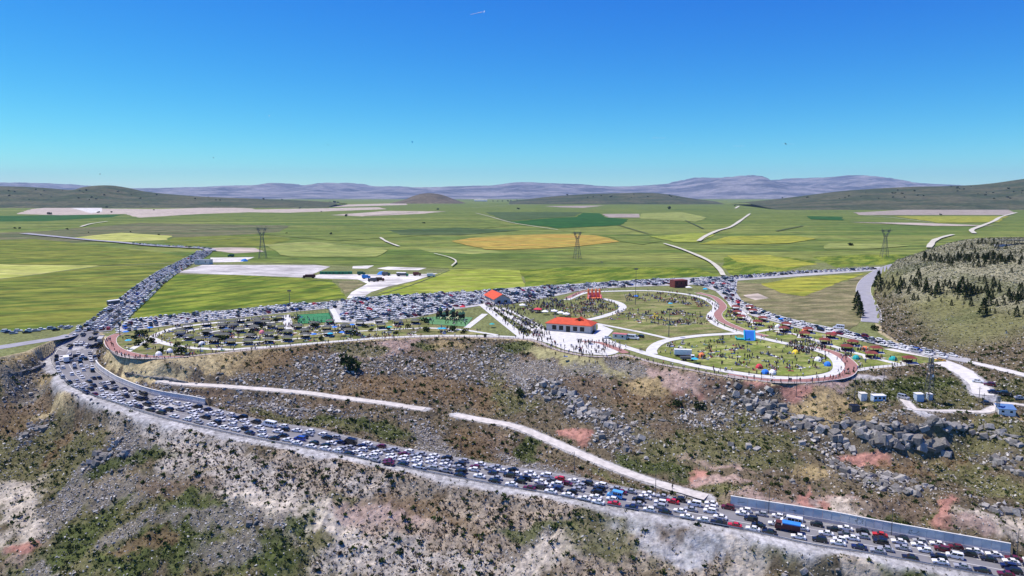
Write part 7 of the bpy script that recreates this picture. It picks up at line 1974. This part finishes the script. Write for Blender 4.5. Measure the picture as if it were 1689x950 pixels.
# ------------------------------------------------------------------ people
def skin_person(pose, seed, dec=1.0):
    J = {'stand': dict(hip=.92, lf=(.10, .02, 0), rf=(-.10, -.03, 0), lk=(.10, .03, .48), rk=(-.10, .02, .48), lh=(.30, .02, .80), rh=(-.30, .05, .80), lean=0),
         'walk': dict(hip=.90, lf=(.09, .30, .03), rf=(-.09, -.32, .06), lk=(.10, .20, .48), rk=(-.10, -.04, .48), lh=(.27, -.22, .86), rh=(-.27, .24, .88), lean=.03),
         'sit': dict(hip=.16, lf=(.16, .62, .05), rf=(-.18, .55, .05), lk=(.20, .38, .36), rk=(-.22, .34, .33), lh=(.24, .34, .34), rh=(-.26, .28, .30), lean=-.02)}[pose]
    hp = J['hip']; ln = J['lean']
    P = [(0, 0, hp), (0, ln, hp + .28), (0, ln * 2, hp + .50), (0, ln * 2 + .01, hp + .60), (0, ln * 2 + .03, hp + .76)]
    Rr = [(.15, .11), (.14, .10), (.17, .10), (.055, .055), (.10, .11)]
    E = [(0, 1), (1, 2), (2, 3), (3, 4)]
    for sgn, kk, ff in ((1, 'lk', 'lf'), (-1, 'rk', 'rf')):
        b = len(P); P += [(sgn * .10, 0, hp - .04), J[kk], J[ff]]; Rr += [(.10, .10), (.065, .065), (.05, .06)]
        E += [(0, b), (b, b + 1), (b + 1, b + 2)]
    for sgn, hh in ((1, 'lh'), (-1, 'rh')):
        b = len(P); sh = (sgn * .20, ln * 2, hp + .48); hd_ = J[hh]
        el = ((sh[0] + hd_[0]) / 2 + sgn * .05, (sh[1] + hd_[1]) / 2 - .05, (sh[2] + hd_[2]) / 2)
        P += [sh, el, hd_]; Rr += [(.055, .055), (.045, .045), (.035, .035)]
        E += [(2, b), (b, b + 1), (b + 1, b + 2)]
    me = bpy.data.meshes.new("tmp"); me.from_pydata(P, E, []); ob = bpy.data.objects.new("tmp", me); COL.objects.link(ob)
    md = ob.modifiers.new("Skin", 'SKIN'); md.use_smooth_shade = True
    if not me.skin_vertices: 
        bm = bmesh.new(); bm.from_mesh(me); bm.verts.layers.skin.verify(); bm.to_mesh(me); bm.free()
    for v, r in zip(me.skin_vertices[0].data, Rr): v.radius = r
    me.skin_vertices[0].data[0].use_root = True
    if dec < 1: ob.modifiers.new('Dec', 'DECIMATE').ratio = dec
    d_ = bpy.context.evaluated_depsgraph_get(); ev = ob.evaluated_get(d_)
    out = bpy.data.meshes.new_from_object(ev)
    bm = bmesh.new(); bm.from_mesh(out); bmesh.ops.triangulate(bm, faces=bm.faces)
    bm.verts.index_update()
    V = np.array([v.co[:] for v in bm.verts]); F = np.array([[v.index for v in f.verts] for f in bm.faces]); bm.free()
    bpy.data.objects.remove(ob); bpy.data.meshes.remove(me); bpy.data.meshes.remove(out)
    c = V[F].mean(1)
    zone = np.where(c[:, 2] > hp + .63, np.where((c[:, 1] > ln * 2 + .07) & (c[:, 2] < hp + .80), 0, 3), np.where(c[:, 2] < hp + .04, 2, 1))
    arm = (np.abs(c[:, 0]) > .235) & (c[:, 2] < hp + .30) & (zone == 1); zone[arm] = 0
    return V, F, zone      # 0 skin 1 shirt 2 trousers 3 hair
POSES = [skin_person('stand', 1), skin_person('walk', 2), skin_person('sit', 3)]
POSES_C = [skin_person('stand', 1, .34), skin_person('walk', 2, .34), skin_person('sit', 3, .34)]
CLO = {'black': (.012, .012, .014), 'dark blue': (.02, .03, .09), 'grey': (.14, .14, .15), 'white': (.75, .75, .75), 'red': (.45, .03, .04), 'blue': (.05, .13, .45), 'beige': (.42, .34, .25), 'green': (.04, .14, .07), 'pink': (.60, .24, .30)}
SK = colour("skin", (.42, .25, .17), .6); HR = colour("dark_hair", (.018, .012, .010), .6)
OUT = [('black', 'black'), ('black', 'dark blue'), ('dark blue', 'black'), ('white', 'dark blue'), ('grey', 'black'), ('red', 'black'), ('blue', 'grey'), ('beige', 'dark blue'), ('white', 'black'), ('green', 'black'), ('pink', 'grey'), ('black', 'grey')]
PMESH = {}
def person_mesh(pose, o):
    if (pose, o) not in PMESH:
        V, F, zone = POSES[pose]; a, b = OUT[o]
        PMESH[(pose, o)] = raw_mesh("person", V, F, [SK, colour("shirt_" + a.replace(' ', '_'), CLO[a], .85), colour("trousers_" + b.replace(' ', '_'), CLO[b], .85), HR], zone, True)
    return PMESH[(pose, o)]
CROWD = [ # polygon, number, share sitting, where
 ([(792,504),(840,500),(870,515),(912,556),(905,566),(866,560)], 430, .05, "on the pale plaza strips"),
 ([(930,494),(975,490),(1002,496),(1022,505),(1000,519),(975,525),(930,527)], 480, .35, "on the small lawn by the inflatable castle"),
 ([(852,500),(905,493),(932,496),(930,522),(905,518),(880,520)], 430, .15, "behind the pavilion"),
 ([(1030,486),(1090,484),(1160,494),(1170,508),(1100,500),(1030,497)], 330, .5, "on the upper lawn"),
 ([(1030,505),(1060,515),(1120,512),(1170,520),(1178,534),(1120,540),(1000,527)], 340, .5, "on the upper lawn"),
 ([(1100,568),(1200,556),(1290,569),(1365,590),(1375,603),(1330,619),(1200,608),(1085,583)], 340, .6, "on the bright lower lawn"),
 ([(1300,566),(1330,562),(1365,574),(1345,585),(1315,584),(1295,574)], 200, .1, "in the dense knot of people by the lower lawn"),
 ([(200,552),(330,533),(480,520),(560,535),(700,530),(800,548),(650,555),(450,570),(300,588),(210,585)], 980, .55, "in the western picnic ground"),
 ([(1200,505),(1240,525),(1330,550),(1400,562),(1480,590),(1480,600),(1411,608),(1360,572),(1240,548),(1195,525)], 330, .4, "in the eastern picnic ground"),
 ([(895,560),(990,560),(1030,575),(1020,586),(960,584),(920,575)], 110, .1, "on the plaza below the pavilion"),
 ([(690,527),(780,524),(768,538),(711,535)], 70, .1, "around the playground"),
 ([(910,580),(960,592),(1010,592),(1000,604),(950,600)], 5, .2, "on the yellow grass below the plaza"),
 ([(845,478),(1100,463),(1100,470),(920,487),(845,500)], 60, 0, "among the parked cars"),
]
PPL = []
for poly, n_, sit, where in CROWD:
    P = np.array([at(*q)[:2] for q in poly]); lo_, hi_ = P.min(0), P.max(0); k = 0
    cl = None
    while k < n_:
        if cl is None or random.random() < .28: cl = np.array([random.uniform(lo_[0], hi_[0]), random.uniform(lo_[1], hi_[1])])
        q = cl + rng.normal(0, 1.6, 2)
        if in_poly(q[:1], q[1:], P)[0]:
            PPL.append((q, 2 if random.random() < sit else random.choice([0, 0, 1]), where)); k += 1
        else: cl = None if random.random() < .5 else cl
for i in range(0, len(rc_)):
    g = np.gradient(rc_, axis=0)[i]; g /= np.linalg.norm(g); nrm = np.array([-g[1], g[0]])
    for _ in range(rng.poisson(.62)):
        q = rc_[i] + g * random.uniform(-1, 1) + nrm * random.uniform(.4, 2.6); PPL.append((q, random.choice([0, 0, 1, 2]), "at the promenade railing"))
for poly_, hw in [(RINGA, 2.6)]:
    c = resample(catmull([at(*q)[:2] for q in poly_], 8), 2.2)
    for q in c:
        for _ in range(rng.poisson(.45)): PPL.append((q + rng.normal(0, 1.2, 2), random.choice([0, 1, 1]), "walking on the white loop path"))
PPL.sort(key=lambda q: q[0][1] ** 2 + q[0][0] ** 2)
for q, pose, where in PPL[:300]:
    o = random.choices(range(len(OUT)), [9, 8, 5, 5, 5, 2, 2, 2, 4, 1, 1, 4])[0]
    if "white loop" in where and pose == 2: pose = 1
    a, b = OUT[o]
    what = {0: "standing", 1: "walking", 2: "sitting"}[pose]
    wh2 = where.replace("walking ", "")
    lab = f"person in {a} top and {b} trousers {what} {wh2}"
    ob = link("person", person_mesh(pose, o), None, (q[0], q[1], ZP + .1), random.uniform(0, 6.28), random.uniform(.96, 1.10))
    tag(ob, lab, "person", f"people {wh2}" )
Vs = []; Fs = []; Cs = []; base = 0
skc = np.array([(.42, .25, .17)])
for q, pose, where in PPL[300:]:
    V, F, zone = POSES_C[pose]; a, b = OUT[random.choices(range(len(OUT)), [9, 8, 5, 5, 5, 2, 2, 2, 4, 1, 1, 4])[0]]
    yaw = random.uniform(0, 6.28); c, s = math.cos(yaw), math.sin(yaw); k = random.uniform(.94, 1.1)
    W = np.stack([(V[:, 0] * c - V[:, 1] * s) * k + q[0], (V[:, 0] * s + V[:, 1] * c) * k + q[1], V[:, 2] * k + ZP + .1], 1)
    pal_ = np.array([(.42, .25, .17), CLO[a], CLO[b], (.018, .012, .01)])
    vz = np.zeros(len(V), int); vz[F.ravel()] = np.repeat(zone, 3)
    Vs.append(W); Fs.append(F + base); Cs.append(pal_[vz]); base += len(V)
M["crowd"] = attr_mat("crowd_clothes", "cover", .85, .0)
tag(link("crowd", raw_mesh("crowd", np.vstack(Vs), np.vstack(Fs), [M["crowd"]], colors=np.vstack(Cs))), "dense crowd of visitors spread over the park lawns and plaza", kind="stuff")
print("people", len(PPL), "crowd tris", sum(len(f) for f in Fs))
for px, py, lab in [(1109,807.5,"person in dark clothes walking on the dirt track near the road")]:
    c, hw = TRK[1]; p = hit(px, py); p[2] += .12
    tag(link("person", person_mesh(1, 1), None, p, .6, 1.05), lab, "person")
for px, py, lab in [(642,767.5,"person in red top standing outside the guard rail"),(899,580,"person in black standing alone on the yellow grass, left one"),(916,586,"person in black standing alone on the yellow grass below the plaza"),(955,592,"person in dark clothes standing on the yellow grass, right one"),(985,598,"person in dark clothes sitting at the stony edge of the yellow grass")]:
    p = hit(px, py); tag(link("person", person_mesh(2 if 'sitting' in lab else 0, 5 if 'red' in lab else 0), None, p, random.uniform(0, 6), 1.08), lab, "person")

mv = []; mf = []; mc = []
for q, pose, where in PPL:
    if pose == 2 and random.random() < .45 and 'railing' not in where:
        yaw = random.uniform(0, 3.14); c, s_ = math.cos(yaw), math.sin(yaw); b = len(mv); a_, b_ = random.uniform(.8, 1.5), random.uniform(.6, 1.1)
        for x, y in ((-a_, -b_), (a_, -b_), (a_, b_), (-a_, b_)): mv.append((q[0] + x * c - y * s_ + .5, q[1] + x * s_ + y * c, ZP + .09 + (len(mf) % 17) * .004))
        mf.append((b, b + 1, b + 2, b + 3)); mc += [np.array(random.choice([(.5,.5,.5),(.7,.7,.68),(.25,.05,.06),(.05,.10,.30),(.10,.10,.11),(.35,.30,.22),(.06,.16,.12)]))] * 4
tag(link("picnic_mats", raw_mesh("picnic_mats", np.array(mv), np.array(mf), [M["crowd"]], colors=np.array(mc))), "picnic mats and blankets spread on the park lawns", kind="stuff")
# ------------------------------------------------------------------ kites and small clouds
def kite(px, py, dist, size, c, label, tail=0, tilt=0.3):
    p = at_dist(px, py, dist); t = thing("kite", label, "kite", p, 0); t.rotation_euler = (R(50), R(25), tilt)
    m = MB(); s_ = size = size * .55
    fr = [(0, s_ * .62, 0), (s_ * .5, .1 * s_, -.08 * s_), (0, -s_ * .8, 0), (-s_ * .5, .1 * s_, -.08 * s_)]
    m.hull(fr, [(x, y, z + .03 * s_) for x, y, z in fr]); m.build("sail", tm(c) if c in TC else colour("kite_" + c, CLO[c], .8), t)
    MB().bar((0, s_ * .6, -.02), (0, -s_ * .78, -.02), .03 * s_, 4).build("spar", M["wood"], t)
    if tail:
        for k in range(tail):
            m = MB(); x = -(k + 1) * s_ * 1.05; m.box(x - .25 * s_, x + .15 * s_, -.8 * s_ - .2 * s_, -.8 * s_ + .2 * s_, -.03, .03); m.build("tail_streamer", tm('white') if k % 2 else tm('pink'), t)
    return t
k1_ = kite(798.5, 19, 420, 1.9, 'white', "white kite with long streamer tail high above the plain", 0, 0)
for k in range(10):
    q = at_dist(795.5 - k * 1.95, 19.6 + k * .47, 420) - np.array(k1_.location)
k1_.rotation_euler = (0, 0, 0)
k1_.children[0].rotation_euler = (R(70), 0, R(-60)); k1_.children[1].rotation_euler = (R(70), 0, R(-60))
for k in range(10):
    q = at_dist(795.0 - k * 2.0, 19.8 + k * .45, 420) - at_dist(798.5, 19, 420)
    m = MB(); r_ = .34 if k < 4 else .24; m.bar((q[0] - r_, q[1], q[2] - .1), (q[0] + r_, q[1], q[2] + .12), r_ * .55, 5); m.build("tail_streamer", tm('white') if k % 2 else colour("tail_lilac", (.55, .45, .8), .8), k1_)
kite(1053, 175, 460, 2.6, 'dark blue', "dark blue kite alone at the middle right of the sky", 0, .9)
kite(541, 239, 480, 2.0, 'black', "small black kite low in the left half of the sky", 0, 1.2)
kite(680, 234, 480, 2.2, 'cyan', "pale cyan kite low over the middle of the mountains", 0, .2)
kite(1296, 237, 520, 2.4, 'dark blue', "thin dark kite low over the right hand mountains", 0, 1.5)
kite(444, 191, 500, 1.5, 'white', "tiny white kite at the left middle of the sky", 0, .4)
kite(752, 21, 460, 1.1, 'cyan', "tiny pale kite left of the tailed kite", 0, .4)
kite(352, 260, 500, 1.2, 'grey', "tiny grey kite low at the left of the sky", 0, .4)
kite(165, 287, 500, 1.3, 'black', "tiny black kite above the left hill", 0, .4)
kite(883, 145, 500, 1.3, 'grey', "tiny grey kite near the top centre of the sky", 0, .4)
cm = bpy.data.materials.new("cloud_vapour"); cm.use_nodes = True
for nd in list(cm.node_tree.nodes):
    if nd.type == 'BSDF_PRINCIPLED': cm.node_tree.nodes.remove(nd)
pv = cm.node_tree.nodes.new("ShaderNodeVolumePrincipled"); pv.inputs["Color"].default_value = (.95, .95, 1, 1); pv.inputs["Density"].default_value = 5.5e-4
cm.node_tree.links.new(pv.outputs[0], cm.node_tree.nodes["Material Output"].inputs["Volume"])
for px, py, wpx, hpx, lab in [(1085,227.5,13,2.2,"faint flat cloud, upper one above the mountains"),(1116,236.5,10,1.4,"thin faint cloud streak right of the upper cloud"),(1219,241,12,2.4,"faint flat cloud low over the highest mountains"),(1300,237.5,13,1.6,"thin faint cloud beside the dark kite at the right"),(1008,236,5,2,"tiny faint cloud left of the others")]:
    D_ = 36500; p = at_dist(px, py, D_); bm = bmesh.new()
    for k in range(7):
        mx_ = Matrix.Translation((random.uniform(-.7, .7), random.uniform(-.3, .3), random.uniform(-.1, .35) * (1 - .3 * abs(k - 3)))) @ Matrix.Diagonal((random.uniform(.25, .5), .35, random.uniform(.4, .75), 1))
        bmesh.ops.create_icosphere(bm, subdivisions=2, radius=1, matrix=mx_)
    me = bpy.data.meshes.new("cloud"); bm.to_mesh(me); bm.free(); me.materials.append(cm)
    ob = link("cloud", me, None, p); s_ = wpx / FPX * D_; ob.scale = (s_, s_ * .8, hpx / FPX * D_); tag(ob, lab, "cloud")
